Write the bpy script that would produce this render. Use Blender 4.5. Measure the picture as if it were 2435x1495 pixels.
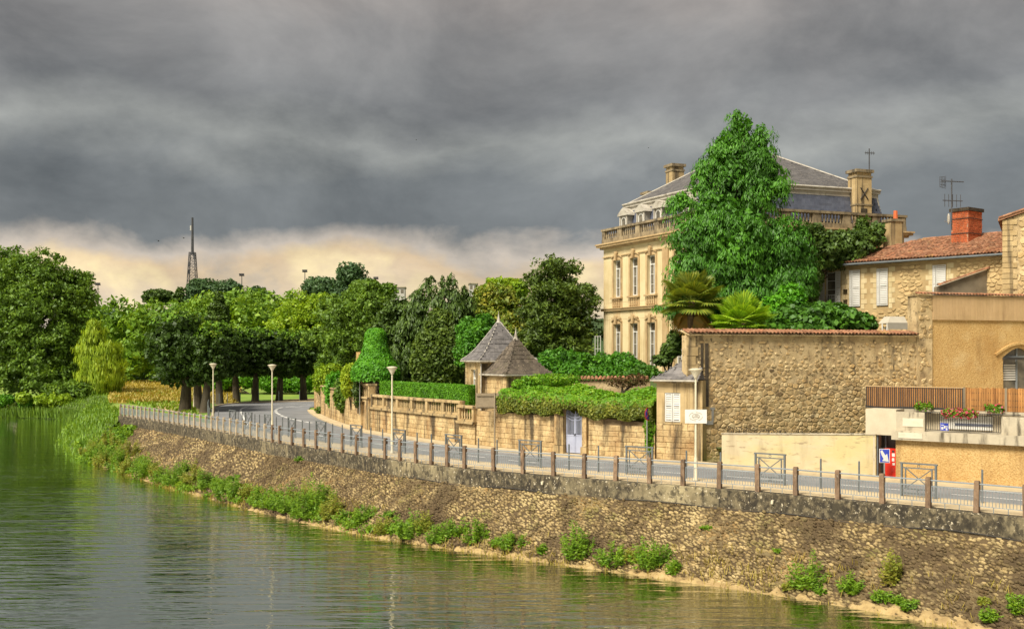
import bpy, math, random
import numpy as np
from mathutils import Vector, Matrix
from mathutils.bvhtree import BVHTree
for o in list(bpy.data.objects): bpy.data.objects.remove(o)
S = bpy.context.scene
COL = S.collection
random.seed(7)
# ------------------------------------------------------------------ camera
F, CX, HY, HC = 2600.0, 1217.5, 845.0, 5.1        # focal length, centre and horizon in photo pixels, eye height
cam = bpy.data.cameras.new('camera'); co = bpy.data.objects.new('camera', cam); COL.objects.link(co)
cam.sensor_width = 36; cam.lens = 36*F/2435; cam.shift_y = (HY-747.5)/2435
cam.clip_start = 0.5; cam.clip_end = 6000
co.location = (0, 0, HC); co.rotation_euler = (math.radians(90), 0, 0)
S.camera = co
# ------------------------------------------------------------------ view
EXPO = 2.4
vs = S.view_settings
vs.view_transform = 'Standard'; vs.look = 'None'; vs.gamma = 1; vs.use_curve_mapping = False; vs.exposure = EXPO
SUN_EL, SUN_AZ = math.radians(51), math.radians(222)   # azimuth clockwise from +Y: behind the camera, to the left
# ------------------------------------------------------------------ node helper
class NT:
    def __init__(s, tree):
        s.t = tree; s.t.nodes.clear()
    def n(s, typ, ins=None, **at):
        nd = s.t.nodes.new(typ)
        for k, v in at.items(): setattr(nd, k, v)
        for k, v in (ins or {}).items():
            sk = nd.inputs[k]
            if isinstance(v, bpy.types.NodeSocket): s.t.links.new(v, sk)
            else: sk.default_value = v
        return nd
    def math(s, op, a, b=0.0, c=None, clamp=False):
        ins = {0: a, 1: b}
        if c is not None: ins[2] = c
        return s.n('ShaderNodeMath', ins, operation=op, use_clamp=clamp).outputs[0]
    def mix(s, f, a, b, mode='MIX'):
        nd = s.n('ShaderNodeMix', None, data_type='RGBA', blend_type=mode)
        for i, v in ((0, f), (6, a), (7, b)):
            if isinstance(v, bpy.types.NodeSocket): s.t.links.new(v, nd.inputs[i])
            else: nd.inputs[i].default_value = v if i == 0 else (*v[:3], 1)
        return nd.outputs[2]
    def ramp(s, f, stops, interp='LINEAR'):
        nd = s.n('ShaderNodeValToRGB', {0: f}); cr = nd.color_ramp; cr.interpolation = interp
        while len(cr.elements) < len(stops): cr.elements.new(0.5)
        for e, (p, c) in zip(cr.elements, stops):
            e.position = p; e.color = (*c, 1) if len(c) == 3 else c
        return nd.outputs[0]
    def noise(s, vec, scale, detail=3, rough=0.55, dist=0.0):
        return s.n('ShaderNodeTexNoise', {'Vector': vec, 'Scale': scale, 'Detail': detail, 'Roughness': rough, 'Distortion': dist}).outputs[0]
    def mapping(s, vec, sc=(1, 1, 1), loc=(0, 0, 0), rot=(0, 0, 0)):
        return s.n('ShaderNodeMapping', {'Vector': vec, 'Scale': sc, 'Location': loc, 'Rotation': rot}).outputs[0]
    def rng(s, v, a, b, c=0.0, d=1.0):
        return s.n('ShaderNodeMapRange', {0: v, 1: a, 2: b, 3: c, 4: d}).outputs[0]
g3 = lambda v: (v, v, v)
# ------------------------------------------------------------------ world: heavy cloud deck over a pale warm strip of open sky
w = bpy.data.worlds.new('World'); S.world = w; w.use_nodes = True
T = NT(w.node_tree)
sky = T.n('ShaderNodeTexSky', sky_type='NISHITA', sun_disc=False, sun_elevation=SUN_EL, sun_rotation=SUN_AZ)
d = T.n('ShaderNodeTexCoord').outputs['Generated']
sep = T.n('ShaderNodeSeparateXYZ', {0: d})
z = sep.outputs[2]
az = T.math('ABSOLUTE', z)
ds = T.mapping(d, (1, 1, 3.2))
n_edge = T.noise(T.mapping(d, (1, 1, 1.5), (0.35, 0, 0.2)), 6.0, 7, 0.56, 0.15)
n_soft = T.noise(T.mapping(d, (1, 1, 1.9), (.2, .5, .1)), 4.6, 9, 0.60, 0.25)
n_big = T.noise(T.mapping(d, (1, 1, 2.2), (1.3, .2, .4)), 2.6, 3, 0.5, 0.1)
n_glow = T.noise(T.mapping(d, (1, 1, 1.5), (2.3, .7, .9)), 9.0, 6, 0.55, 0.2)
t = T.math('ADD', T.math('ADD', az, .013), T.math('MULTIPLY', T.math('SUBTRACT', n_edge, 0.5), 0.105))
t = T.math('ADD', t, T.math('MULTIPLY', T.math('SUBTRACT', n_big, 0.5), 0.04))
deck = T.ramp(T.math('MULTIPLY', t, 2.0), [
    (0.0, (.50, .44, .37)), (.085, (.48, .395, .30)), (.155, (.53, .41, .27)), (.188, (.52, .385, .24)), (.212, (.42, .36, .30)),
    (.245, (.125, .130, .132)), (.33, (.145, .150, .148)), (.40, (.26, .262, .242)), (.47, (.175, .173, .166)),
    (.58, (.20, .190, .178)), (.68, (.26, .230, .205)), (.82, (.235, .216, .20)), (1.0, (.30, .29, .275))])
glow = T.math('MULTIPLY', T.rng(n_glow, .50, .66), T.rng(t, .105, .085))
deck = T.mix(T.math('MULTIPLY', glow, .75), deck, (.80, .66, .34))
gap = T.math('MULTIPLY', T.rng(n_glow, .46, .36), T.rng(t, .115, .09))
deck = T.mix(T.math('MULTIPLY', gap, .75), deck, (.30, .285, .27))
mod = T.rng(n_soft, .30, .70, .58, 1.46)
deck = T.mix(1.0, deck, T.n('ShaderNodeCombineColor', {0: mod, 1: mod, 2: mod}).outputs[0], 'MULTIPLY')
nish = T.mix(1.0, sky.outputs[0], g3(0.10), 'MULTIPLY')
colr = T.mix(0.93, nish, deck)
bg = T.n('ShaderNodeBackground', {0: colr, 1: 1.32/2**EXPO})
T.t.links.new(bg.outputs[0], T.n('ShaderNodeOutputWorld').inputs[0])
# ------------------------------------------------------------------ sun behind thin cloud
sl = bpy.data.lights.new('sun', 'SUN'); sl.energy = 1.5; sl.angle = math.radians(24); sl.color = (1.0, .93, .79)
so = bpy.data.objects.new('sun', sl); COL.objects.link(so)
sd = Vector((math.sin(SUN_AZ)*math.cos(SUN_EL), math.cos(SUN_AZ)*math.cos(SUN_EL), math.sin(SUN_EL)))
so.rotation_euler = sd.to_track_quat('Z', 'Y').to_euler(); so.location = sd*200
# ------------------------------------------------------------------ placing: a pixel and a known ground height or distance give a point
def gp(x, y, z=0.0):
    D = F*(HC-z)/(y-HY); return Vector(((x-CX)/F*D, D, z))
def at(x, y, D): return Vector(((x-CX)/F*D, D, HC+(HY-y)/F*D))
def X_at(x, D): return (x-CX)/F*D
# ------------------------------------------------------------------ objects
def org(o):
    v = Vector((0, 0, 0))
    while o is not None: v = v+o.location; o = o.parent
    return v
def tag(o, label=None, cat=None, group=None, kind=None):
    if label: o['label'] = label
    if cat: o['category'] = cat
    if group: o['group'] = group
    if kind: o['kind'] = kind
    return o
def thing(name, loc, label, cat, group=None):
    o = bpy.data.objects.new(name, None); COL.objects.link(o); o.location = loc; o.empty_display_size = .2
    return tag(o, label, cat, group)
def link(name, me, parent=None, loc=None):
    o = bpy.data.objects.new(name, me); COL.objects.link(o); o.parent = parent
    if loc is not None: o.location = loc
    return o
def setmat(me, m):
    for q in (m if isinstance(m, (list, tuple)) else [m]): me.materials.append(q)
def mesh_np(V, Fc, mat=None, smooth=False):
    V = np.asarray(V, np.float32); Fc = np.asarray(Fc, np.int32); k_ = Fc.shape[1]
    me = bpy.data.meshes.new('m'); me.vertices.add(len(V)); me.vertices.foreach_set('co', V.ravel())
    me.loops.add(Fc.size); me.loops.foreach_set('vertex_index', Fc.ravel())
    me.polygons.add(len(Fc)); me.polygons.foreach_set('loop_start', np.arange(0, Fc.size, k_, dtype=np.int32))
    if smooth: me.polygons.foreach_set('use_smooth', np.ones(len(Fc), bool))
    me.update(calc_edges=True)
    if mat: setmat(me, mat)
    return me
class Fr:                                        # a frame on the ground: x along u, y to its left (away from the river), z up
    def __init__(s, o, u):
        s.o = Vector((o[0], o[1], 0)); s.u = Vector((u[0], u[1], 0)).normalized(); s.v = Vector((-s.u.y, s.u.x, 0)); s.a = math.atan2(s.u.y, s.u.x)
    def p(s, x, y, z): return s.o+s.u*x+s.v*y+Vector((0, 0, z))
    def loc(s, P): q = Vector(P)-s.o; return q.dot(s.u), q.dot(s.v)
WF = Fr((0, 0), (1, 0))
class MB:
    def __init__(s): s.v = []; s.f = []
    def add(s, vs_, fs):
        b = len(s.v); s.v += [tuple(q) for q in vs_]; s.f += [tuple(b+i for i in f) for f in fs]; return s
    def quad(s, *p): return s.add(p, [tuple(range(len(p)))])
    def box(s, fr, x0, x1, y0, y1, z0, z1):
        c = [fr.p(x, y, z_) for z_ in (z0, z1) for x, y in ((x0, y0), (x1, y0), (x1, y1), (x0, y1))]
        return s.add(c, [(3, 2, 1, 0), (4, 5, 6, 7), (0, 1, 5, 4), (1, 2, 6, 5), (2, 3, 7, 6), (3, 0, 4, 7)])
    def hexa(s, c): return s.add(c, [(3, 2, 1, 0), (4, 5, 6, 7), (0, 1, 5, 4), (1, 2, 6, 5), (2, 3, 7, 6), (3, 0, 4, 7)])
    def bar(s, a, b, w_, h=None, up=(0, 0, 1)):
        a, b = Vector(a), Vector(b); h = h or w_; d_ = (b-a).normalized(); up = Vector(up)
        if abs(d_.dot(up)) > .99: up = Vector((0, 1, 0))
        x = d_.cross(up).normalized()*w_/2; y = x.cross(d_).normalized()*h/2
        return s.hexa([a-x-y, a+x-y, a+x+y, a-x+y, b-x-y, b+x-y, b+x+y, b-x+y])
    def tube(s, pts, rad, seg=8, cap=True):
        pts = [Vector(p) for p in pts]; rad = rad if isinstance(rad, (list, tuple)) else [rad]*len(pts); rings = []
        for i, p in enumerate(pts):
            d_ = (pts[min(i+1, len(pts)-1)]-pts[max(i-1, 0)]).normalized()
            a = d_.cross(Vector((0, 1, 0.013)) if abs(d_.y) < .9 else Vector((1, 0, 0))).normalized(); b = d_.cross(a)
            rings.append([p+(a*math.cos(t_)+b*math.sin(t_))*rad[i] for t_ in [2*math.pi*j/seg for j in range(seg)]])
        fs = []
        for i in range(len(pts)-1):
            for j in range(seg): fs.append((i*seg+j, i*seg+(j+1) % seg, (i+1)*seg+(j+1) % seg, (i+1)*seg+j))
        if cap: fs += [tuple(range(seg)), tuple(range((len(pts)-1)*seg, len(pts)*seg))]
        return s.add([q for r in rings for q in r], fs)
    def lathe(s, c, prof, seg=10):
        c = Vector(c); vs_ = [c+Vector((r*math.cos(2*math.pi*j/seg), r*math.sin(2*math.pi*j/seg), z_)) for r, z_ in prof for j in range(seg)]
        fs = [(i*seg+j, i*seg+(j+1) % seg, (i+1)*seg+(j+1) % seg, (i+1)*seg+j) for i in range(len(prof)-1) for j in range(seg)]
        fs += [tuple(range(seg))[::-1], tuple(range((len(prof)-1)*seg, len(prof)*seg))]
        return s.add(vs_, fs)
    def sphere(s, c, r, seg=8, rings=5):
        r = Vector(r) if not isinstance(r, (int, float)) else Vector((r, r, r)); c = Vector(c); vs_ = []
        for i in range(1, rings):
            ph = math.pi*i/rings
            for j in range(seg):
                t_ = 2*math.pi*j/seg; vs_.append(c+Vector((r.x*math.sin(ph)*math.cos(t_), r.y*math.sin(ph)*math.sin(t_), r.z*math.cos(ph))))
        fs = [(i*seg+j, (i+1)*seg+j, (i+1)*seg+(j+1) % seg, i*seg+(j+1) % seg) for i in range(rings-2) for j in range(seg)]
        n0 = len(vs_); vs_ += [c+Vector((0, 0, r.z)), c-Vector((0, 0, r.z))]
        fs += [(n0, j, (j+1) % seg) for j in range(seg)]+[(n0+1, (rings-2)*seg+(j+1) % seg, (rings-2)*seg+j) for j in range(seg)]
        return s.add(vs_, fs)
    def prism(s, fr, poly, y0, y1):              # outline in the frame's x,z, extruded in y
        n = len(poly); c = [fr.p(x, y0, z_) for x, z_ in poly]+[fr.p(x, y1, z_) for x, z_ in poly]
        return s.add(c, [tuple(range(n)), tuple(range(2*n-1, n-1, -1))]+[(i, i+n, (i+1) % n+n, (i+1) % n) for i in range(n)])
    def slab(s, poly, z0, z1):                   # plan outline extruded in z
        n = len(poly); c = [(p[0], p[1], z0) for p in poly]+[(p[0], p[1], z1) for p in poly]
        return s.add(c, [tuple(range(n))[::-1], tuple(range(n, 2*n))]+[(i, (i+1) % n, (i+1) % n+n, i+n) for i in range(n)])
    def mesh(s, mat, off=Vector((0, 0, 0)), smooth=False):
        me = bpy.data.meshes.new('m'); me.from_pydata([(q[0]-off[0], q[1]-off[1], q[2]-off[2]) for q in s.v], [], s.f)
        if smooth:
            for p in me.polygons: p.use_smooth = True
        me.update(); setmat(me, mat); return me
    def build(s, name, mat, parent=None, loc=None, smooth=False):
        off = org(parent) if parent is not None else Vector(loc or (0, 0, 0))
        o = link(name, s.mesh(mat, off, smooth), parent)
        if parent is None: o.location = off
        return o
def pieces(name, variants, mats, xf, parent, cap=300, rest=None, key=None):
    """xf: world matrices; the cap that show largest become objects of their own that share meshes, the rest one 'stuff' part"""
    off = org(parent)
    if key is None: key = lambda M: -(M.col[0].length*M.col[2].length)/max(1, M.translation.y)**2
    xf = sorted(xf, key=key); mi = Matrix.Translation(-off)
    for M in xf[:cap]:
        o = link(name, random.choice(variants), parent); o.matrix_basis = mi @ M
    if len(xf) > cap:
        Vs, Fs, b = [], [], 0
        arr = [(np.array([v.co for v in m.vertices]), [tuple(p.vertices) for p in m.polygons]) for m in variants]
        for M in xf[cap:]:
            v, f = random.choice(arr); A = np.array(mi @ M)
            Vs.append(v @ A[:3, :3].T+A[:3, 3]); Fs += [tuple(i+b for i in q) for q in f]; b += len(v)
        me = bpy.data.meshes.new('m'); me.from_pydata(np.concatenate(Vs).tolist(), [], Fs); setmat(me, mats)
        o = link(rest or name+'_field', me, parent); o['kind'] = 'stuff'
def TRS(p, ang, sc, tilt=0.0):
    return Matrix.Translation(p) @ Matrix.Rotation(ang, 4, 'Z') @ Matrix.Rotation(tilt, 4, 'Y') @ Matrix.Diagonal((*sc, 1))
def basis(p, x, y, z_):
    M = Matrix.Identity(4)
    for i, c in enumerate((x, y, z_, p)):
        for j in range(3): M[j][i] = c[j]
    return M
class PL:                                        # a line on the plan, from far left to near right
    def __init__(s, pts):
        s.p = [Vector((q[0], q[1])) for q in pts]; s.s = [0]
        for a, b in zip(s.p, s.p[1:]): s.s.append(s.s[-1]+(b-a).length)
        s.L = s.s[-1]
    def at(s, t_):
        t_ = max(0, min(s.L, t_)); i = 0
        while i < len(s.p)-2 and s.s[i+1] < t_: i += 1
        q = (t_-s.s[i])/(s.s[i+1]-s.s[i]); return s.p[i].lerp(s.p[i+1], q)
    def dir(s, t_, e=1.2): return (s.at(t_+e)-s.at(t_-e)).normalized()
    def off(s, t_, dd):
        u = s.dir(t_); p = s.at(t_); return Vector((p.x-u.y*dd, p.y+u.x*dd))
    def find(s, x, dd=0.0):                      # station whose offset point is seen at photo column x
        if not hasattr(s, 'tab'): s.tab = {}
        if dd not in s.tab:
            st_ = np.arange(0, s.L, .05); q = [s.off(t_, dd) for t_ in st_]; s.tab[dd] = (st_, np.array([CX+F*p.x/p.y for p in q]))
        st_, xs_ = s.tab[dd]; return float(st_[np.argmin(np.abs(xs_-x))])
    def smooth(s, n=2):
        p = s.p
        for _ in range(n):
            q = [p[0]]
            for a, b in zip(p, p[1:]): q += [a.lerp(b, .25), a.lerp(b, .75)]
            p = q+[p[-1]]
        return PL(p)
def V3(p, z_): return Vector((p[0], p[1], z_))
# ------------------------------------------------------------------ materials
def newmat(name):
    m = bpy.data.materials.new(name); m.use_nodes = True; return m, NT(m.node_tree)
def pos(T): return T.n('ShaderNodeNewGeometry').outputs['Position']
def rand(T):
    a = T.n('ShaderNodeObjectInfo').outputs['Random']; b = T.n('ShaderNodeNewGeometry').outputs['Random Per Island']
    return T.math('FRACT', T.math('ADD', a, b))
def surf(name, cols, scale=2.0, detail=5, rough=.85, bump=0.0, bscale=12.0, piece=0.0, stains=(), spec=.3, metal=0.0, stretch=(1, 1, 1), pcols=None):
    """cols: colours blended by noise; piece: brightness spread between pieces; stains: (colour, stretch, scale, lo, hi, amount)"""
    kf = 1.0 if name in ('asphalt', 'meadow_grass', 'golden_meadow', 'embankment_cobble', 'window_glass') else .80
    cols = [tuple(q*kf for q in c) for c in cols]; pcols = pcols and [tuple(q*kf for q in c) for c in pcols]; stains = [(tuple(q*kf for q in s_[0]), *s_[1:]) for s_ in stains]
    m, T = newmat(name); P = pos(T)
    n1 = T.noise(T.mapping(P, stretch), scale, detail, .6, .2)
    st = [(.30+.40*i/max(1, len(cols)-1), c) for i, c in enumerate(cols)]
    c = T.ramp(n1, st) if len(cols) > 1 else T.mix(0.0, cols[0], cols[0])
    if pcols or piece:
        r = rand(T)
    if pcols: c = T.mix(.55, c, T.ramp(r, [(i/max(1, len(pcols)-1), q) for i, q in enumerate(pcols)]))
    if piece:
        v = T.rng(r, 0, 1, 1-piece, 1+piece); c = T.mix(1.0, c, T.n('ShaderNodeCombineColor', {0: v, 1: v, 2: v}).outputs[0], 'MULTIPLY')
    for i, (sc_, ss, s_, lo, hi, am) in enumerate(stains):
        q = T.noise(T.mapping(P, ss, (3.1*i+1.7, .4, 2.2*i)), s_, 6, .62, .15)
        c = T.mix(T.rng(q, lo, hi, 0, am), c, sc_)
    ins = {'Base Color': c, 'Roughness': rough, 'Metallic': metal, 'Specular IOR Level': spec}
    if bump:
        b1 = T.noise(P, bscale, 6, .65)
        ins['Normal'] = T.n('ShaderNodeBump', {'Strength': 1.0, 'Distance': bump, 'Height': b1}).outputs[0]
    b = T.n('ShaderNodeBsdfPrincipled', ins)
    T.t.links.new(b.outputs[0], T.n('ShaderNodeOutputMaterial').inputs[0])
    return m
def leaf(name, cols, cscale=.5, trans=.3, rough=.55, spec=.35, raw=False):
    if not raw: cols = [(c[0]*1.7+.006, c[1]*1.2, c[2]*.9) for c in cols]
    m, T = newmat(name); P = pos(T)
    r = T.n('ShaderNodeNewGeometry').outputs['Random Per Island']
    n1 = T.noise(P, cscale, 3, .6)
    f = T.math('ADD', T.math('MULTIPLY', r, .55), T.math('MULTIPLY', T.rng(n1, .3, .7), .5), clamp=True)
    c = T.ramp(f, [(i/max(1, len(cols)-1), q) for i, q in enumerate(cols)])
    a = T.n('ShaderNodeBsdfPrincipled', {'Base Color': c, 'Roughness': rough, 'Specular IOR Level': spec})
    tr = T.n('ShaderNodeBsdfTranslucent', {0: T.mix(1.0, c, (1.25, 1.15, .6), 'MULTIPLY')})
    mx = T.n('ShaderNodeMixShader', {0: trans, 1: a.outputs[0], 2: tr.outputs[0]})
    T.t.links.new(mx.outputs[0], T.n('ShaderNodeOutputMaterial').inputs[0])
    return m
M = {}
BLK = (.035, .028, .02)
M['ashlar'] = surf('pale_ashlar', [(.44, .29, .13), (.62, .45, .22), (.70, .53, .28)], 1.5, piece=.14, bump=.012, bscale=14,
                   stains=[((.30, .15, .055), (1, 1, .6), .9, .48, .68, .65), ((.20, .12, .055), (1, 1, 1), 7, .50, .66, .55), (BLK, (2.0, 2.0, .20), .8, .50, .64, .85)])
M['ashlar_joint'] = surf('ashlar_joint', [(.13, .085, .045), (.26, .18, .095)], 3, bump=.01)
M['wallstone'] = surf('rubble_stone', [(.44, .29, .13), (.64, .47, .23), (.74, .57, .31)], 2.4, piece=.26, bump=.025, bscale=16,
                      pcols=[(.44, .27, .11), (.58, .42, .21), (.50, .30, .11), (.60, .48, .28), (.40, .28, .15)],
                      stains=[((.07, .05, .035), (1, 1, 1), 1.3, .53, .68, .75), ((.05, .04, .03), (1, 1, 1), 9, .58, .66, .6)])
M['mortar'] = surf('wall_mortar', [(.36, .25, .13), (.54, .40, .21), (.66, .50, .28)], 1.6, bump=.025, bscale=9,
                   stains=[((.14, .10, .06), (1, 1, .7), 1.1, .54, .70, .6), (BLK, (1, 1, 1), 6, .57, .66, .7), (BLK, (1.6, 1.6, .25), .9, .57, .70, .7)])
M['housestone'] = surf('house_rubble', [(.46, .31, .14), (.62, .46, .23)], 2.4, piece=.16, bump=.01, pcols=[(.50, .34, .15), (.64, .48, .24), (.58, .40, .19)], stains=[((.16, .10, .05), (1, 1, 1), 2, .55, .74, .5)])
M['housemortar'] = surf('house_mortar', [(.40, .27, .125), (.56, .41, .20)], 1.2, bump=.01)
M['mortar_low'] = surf('wall_joint_dark', [(.16, .10, .05), (.28, .185, .09)], 2, bump=.02)
M['quoin'] = surf('quoin_stone', [(.40, .28, .13), (.58, .43, .22)], 1.5, piece=.12, bump=.012,
                  stains=[((.05, .04, .03), (2.5, 2.5, .12), 1.0, .50, .62, .8)])
M['mansion'] = surf('mansion_limestone', [(.60, .48, .25), (.72, .59, .34), (.76, .63, .37)], .5, piece=.03, bump=.004,
                    stains=[((.46, .28, .12), (1.5, 1.5, .25), .5, .48, .70, .6), ((.34, .23, .11), (2.5, 2.5, .2), 1.1, .55, .70, .5)])
M['mansion_trim'] = surf('mansion_carved_trim', [(.44, .29, .14), (.58, .42, .22)], 1.2, bump=.01, piece=.05,
                         stains=[((.12, .085, .05), (1.5, 1.5, .5), 1.4, .56, .74, .7)])
M['mansion_bal'] = surf('weathered_balustrade', [(.20, .15, .09), (.38, .30, .18)], 1.6, bump=.01, piece=.08,
                        stains=[((.06, .05, .035), (1.5, 1.5, .6), 1.8, .48, .66, .8)])
M['slate'] = surf('grey_slate', [(.10, .092, .09), (.19, .172, .165)], 3, piece=.22, rough=.6, bump=.004, spec=.4,
                  stains=[((.36, .33, .27), (1, 1, 1), 9, .60, .70, .7)])
M['slate_brown'] = surf('mossy_slate', [(.075, .06, .045), (.14, .11, .08)], 3, piece=.28, rough=.75, bump=.006,
                        stains=[((.40, .33, .22), (1, 1, 1), 10, .60, .68, .8), ((.10, .10, .03), (1, 1, 1), 2, .56, .7, .5)])
M['slate_blue'] = surf('blue_slate', [(.075, .085, .12), (.12, .13, .17)], 2, piece=.2, rough=.5, spec=.4)
M['slate_hip'] = surf('old_roof_slate', [(.075, .070, .070), (.125, .116, .112)], 2.2, piece=.2, rough=.75, bump=.01,
                      stains=[((.36, .32, .25), (1, 1, 1), 7, .57, .68, .6)])
M['lead'] = surf('pale_lead_trim', [(.38, .34, .28), (.55, .51, .43)], 2, rough=.6, stains=[((.14, .11, .07), (1, 1, .5), 3, .55, .7, .7)])
M['tile'] = surf('terracotta_tile', [(.24, .10, .05), (.38, .17, .085)], 2.5, piece=.3, bump=.008,
                 pcols=[(.36, .14, .06), (.24, .11, .06), (.46, .25, .14), (.15, .08, .05), (.38, .16, .08)],
                 stains=[((.11, .08, .045), (1, 1, 1), 1.6, .52, .68, .65), ((.44, .30, .09), (1, 1, 1), .8, .60, .72, .6)])
M['brick'] = surf('red_brick', [(.46, .10, .035), (.60, .16, .055)], 4, piece=.18, bump=.006)
M['brick_joint'] = surf('brick_mortar', [(.36, .20, .12), (.45, .28, .18)], 4)
M['ochre'] = surf('ochre_roughcast', [(.42, .245, .08), (.63, .41, .16), (.74, .52, .23)], 16, 8, bump=.045, bscale=13,
                  stains=[((.42, .22, .06), (1, 1, .8), .55, .46, .7, .55), ((.30, .17, .06), (1.6, 1.6, .22), .9, .54, .70, .55), ((.72, .54, .28), (1, 1, 1), .7, .56, .72, .5)])
M['beige'] = surf('beige_render', [(.52, .44, .31), (.62, .54, .39)], 1.2, bump=.006, bscale=20,
                  stains=[((.32, .22, .12), (1, 1, 3), 1.1, .60, .74, .5)])
M['beige_low'] = surf('street_wall_render', [(.56, .46, .29), (.66, .57, .37)], .8, bump=.008, bscale=18,
                      stains=[((.60, .48, .17), (.4, .4, 1.2), .5, .42, .6, .55), ((.30, .22, .13), (1.2, 1.2, .3), 1.2, .54, .70, .4), ((.26, .18, .1), (1, 1, 4), 1.6, .58, .68, .7)])
M['grime'] = surf('black_moss', [(.03, .025, .018), (.10, .075, .045)], 3, bump=.03)
M['concrete'] = surf('weathered_concrete', [(.42, .36, .26), (.58, .50, .36)], 1.4, bump=.01,
                     stains=[((.07, .055, .035), (2, 2, .35), 1.5, .52, .66, .85)])
M['quaywall'] = surf('stained_quay_concrete', [(.36, .28, .15), (.52, .43, .25), (.46, .36, .2)], 1.2, 7, bump=.02, bscale=14,
                     stains=[((.030, .024, .016), (.55, .55, .35), .30, .28, .47, .95), ((.035, .028, .02), (3.5, 3.5, .18), .9, .52, .64, .9),
                             ((.30, .24, .14), (1, 1, .7), 5, .46, .62, .5), ((.025, .02, .014), (1, 1, .8), 4.0, .52, .60, .75), ((.58, .50, .36), (1, 1, 1), 9, .60, .66, .85)])
M['cobble'] = surf('embankment_cobble', [(.085, .055, .022), (.21, .15, .066), (.38, .29, .14)], 2.5, 7, bump=.025, bscale=20, piece=.38,
                   stains=[((.34, .18, .05), (1, 1, 1), .5, .56, .72, .55), ((.20, .19, .05), (1, 1, 1), .8, .54, .70, .55), ((.44, .34, .17), (1, 1, 1), .55, .54, .72, .75), ((.045, .028, .014), (1, 1, 1), .35, .48, .60, .75)])
M['cobble_bed'] = surf('embankment_bed', [(.055, .036, .016), (.12, .08, .036)], 1.6, 6, bump=.03, bscale=9,
                       stains=[((.38, .30, .14), (1, 1, 1), .5, .54, .70, .6)])
M['silt'] = surf('dry_silt', [(.27, .18, .075), (.44, .31, .135), (.52, .38, .18)], 2.6, 8, bump=.09, bscale=6,
                 stains=[((.14, .09, .045), (1, 1, 1), 3.5, .60, .72, .7), ((.24, .155, .075), (.6, .6, 2), 1.2, .5, .7, .5)])
M['post'] = surf('weathered_brown_post', [(.15, .092, .055), (.26, .17, .105)], 5, piece=.2, bump=.01,
                 stains=[((.045, .033, .025), (2, 2, .6), 3, .5, .68, .8), ((.42, .37, .29), (1, 1, 1), 5, .60, .72, .5)])
M['post_pale'] = surf('pale_concrete_post', [(.33, .25, .16), (.48, .39, .27)], 4, piece=.15, bump=.01,
                      stains=[((.10, .07, .045), (2, 2, .6), 3, .52, .68, .7)])
M['steel'] = surf('blue_grey_steel', [(.20, .225, .24), (.27, .295, .31)], 5, rough=.5, spec=.5)
M['steel_dark'] = surf('dark_grey_steel', [(.10, .115, .12), (.15, .165, .17)], 5, rough=.5, spec=.5)
M['iron'] = surf('black_iron', [(.035, .032, .03), (.055, .05, .045)], 5, rough=.6)
M['galv'] = surf('galvanised_steel', [(.30, .29, .27), (.40, .39, .36)], 3, rough=.5, metal=.3)
M['signback'] = surf('bare_sign_back', [(.27, .21, .135), (.34, .27, .18)], 3, rough=.6)
M['lamp'] = surf('cream_lamp_paint', [(.55, .48, .34), (.66, .60, .44)], 4, rough=.5)
M['lampglass'] = surf('milky_lamp_bowl', [(.62, .54, .40), (.72, .65, .50)], 4, rough=.35)
M['asphalt'] = surf('asphalt', [(.135, .135, .135), (.20, .20, .205)], .6, 8, bump=.004, bscale=60, rough=.75,
                    stains=[((.10, .10, .10), (1, 1, 1), .25, .5, .7, .5)])
M['pave'] = surf('pale_pavement', [(.48, .37, .22), (.60, .48, .30)], .9, 6, bump=.004, stains=[((.28, .2, .11), (1, 1, 1), .7, .56, .7, .5)])
M['kerb'] = surf('kerb_stone', [(.40, .31, .20), (.52, .42, .28)], 2, bump=.006)
M['paint'] = surf('road_paint', [(.60, .59, .55), (.74, .73, .69)], 4, rough=.6, stains=[((.22, .22, .21), (1, 1, 1), 5, .58, .7, .7)])
M['white'] = surf('white_paint', [(.66, .64, .58), (.76, .74, .69)], 3, rough=.5)
M['shutter'] = surf('shutter_white', [(.60, .58, .52), (.72, .70, .65)], 2, rough=.55, piece=.05)
M['gate'] = surf('pale_violet_gate_paint', [(.38, .41, .54), (.48, .51, .64)], 2, rough=.5)
M['glass'] = surf('window_glass', [(.06, .055, .045), (.20, .175, .13)], 1.6, rough=.1, spec=.5)
M['curtain'] = surf('net_curtain', [(.50, .46, .36), (.60, .56, .45)], 1.5, rough=.9)
M['dark'] = surf('dark_recess', [(.035, .032, .028), (.05, .045, .04)], 3)
M['door'] = surf('dark_door', [(.05, .045, .04), (.075, .07, .06)], 3, rough=.4)
M['red'] = surf('red_enamel', [(.66, .025, .012), (.74, .04, .02)], 3, rough=.35)
M['blue'] = surf('sign_blue', [(.035, .06, .42), (.045, .08, .5)], 3, rough=.4)
M['signred'] = surf('sign_red', [(.55, .04, .03), (.62, .06, .04)], 3, rough=.4)
M['cane'] = surf('split_cane', [(.30, .13, .04), (.50, .25, .08)], 5, piece=.3, stretch=(1, 1, .15), stains=[((.16, .07, .025), (2, 2, .3), 2, .54, .70, .7)])
M['cladding'] = surf('ribbed_tan_cladding', [(.50, .335, .165), (.60, .41, .22)], .9, piece=.05, stains=[((.26, .16, .08), (2.5, 2.5, .3), 1, .54, .72, .6)])
M['greywall'] = surf('grey_render', [(.22, .175, .115), (.36, .295, .20)], .9, 6, bump=.012, stains=[((.08, .06, .04), (1, 1, 1), 1.2, .54, .70, .6)])
M['canvas'] = surf('white_canvas', [(.46, .41, .32), (.56, .51, .41)], 1.5)
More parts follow.
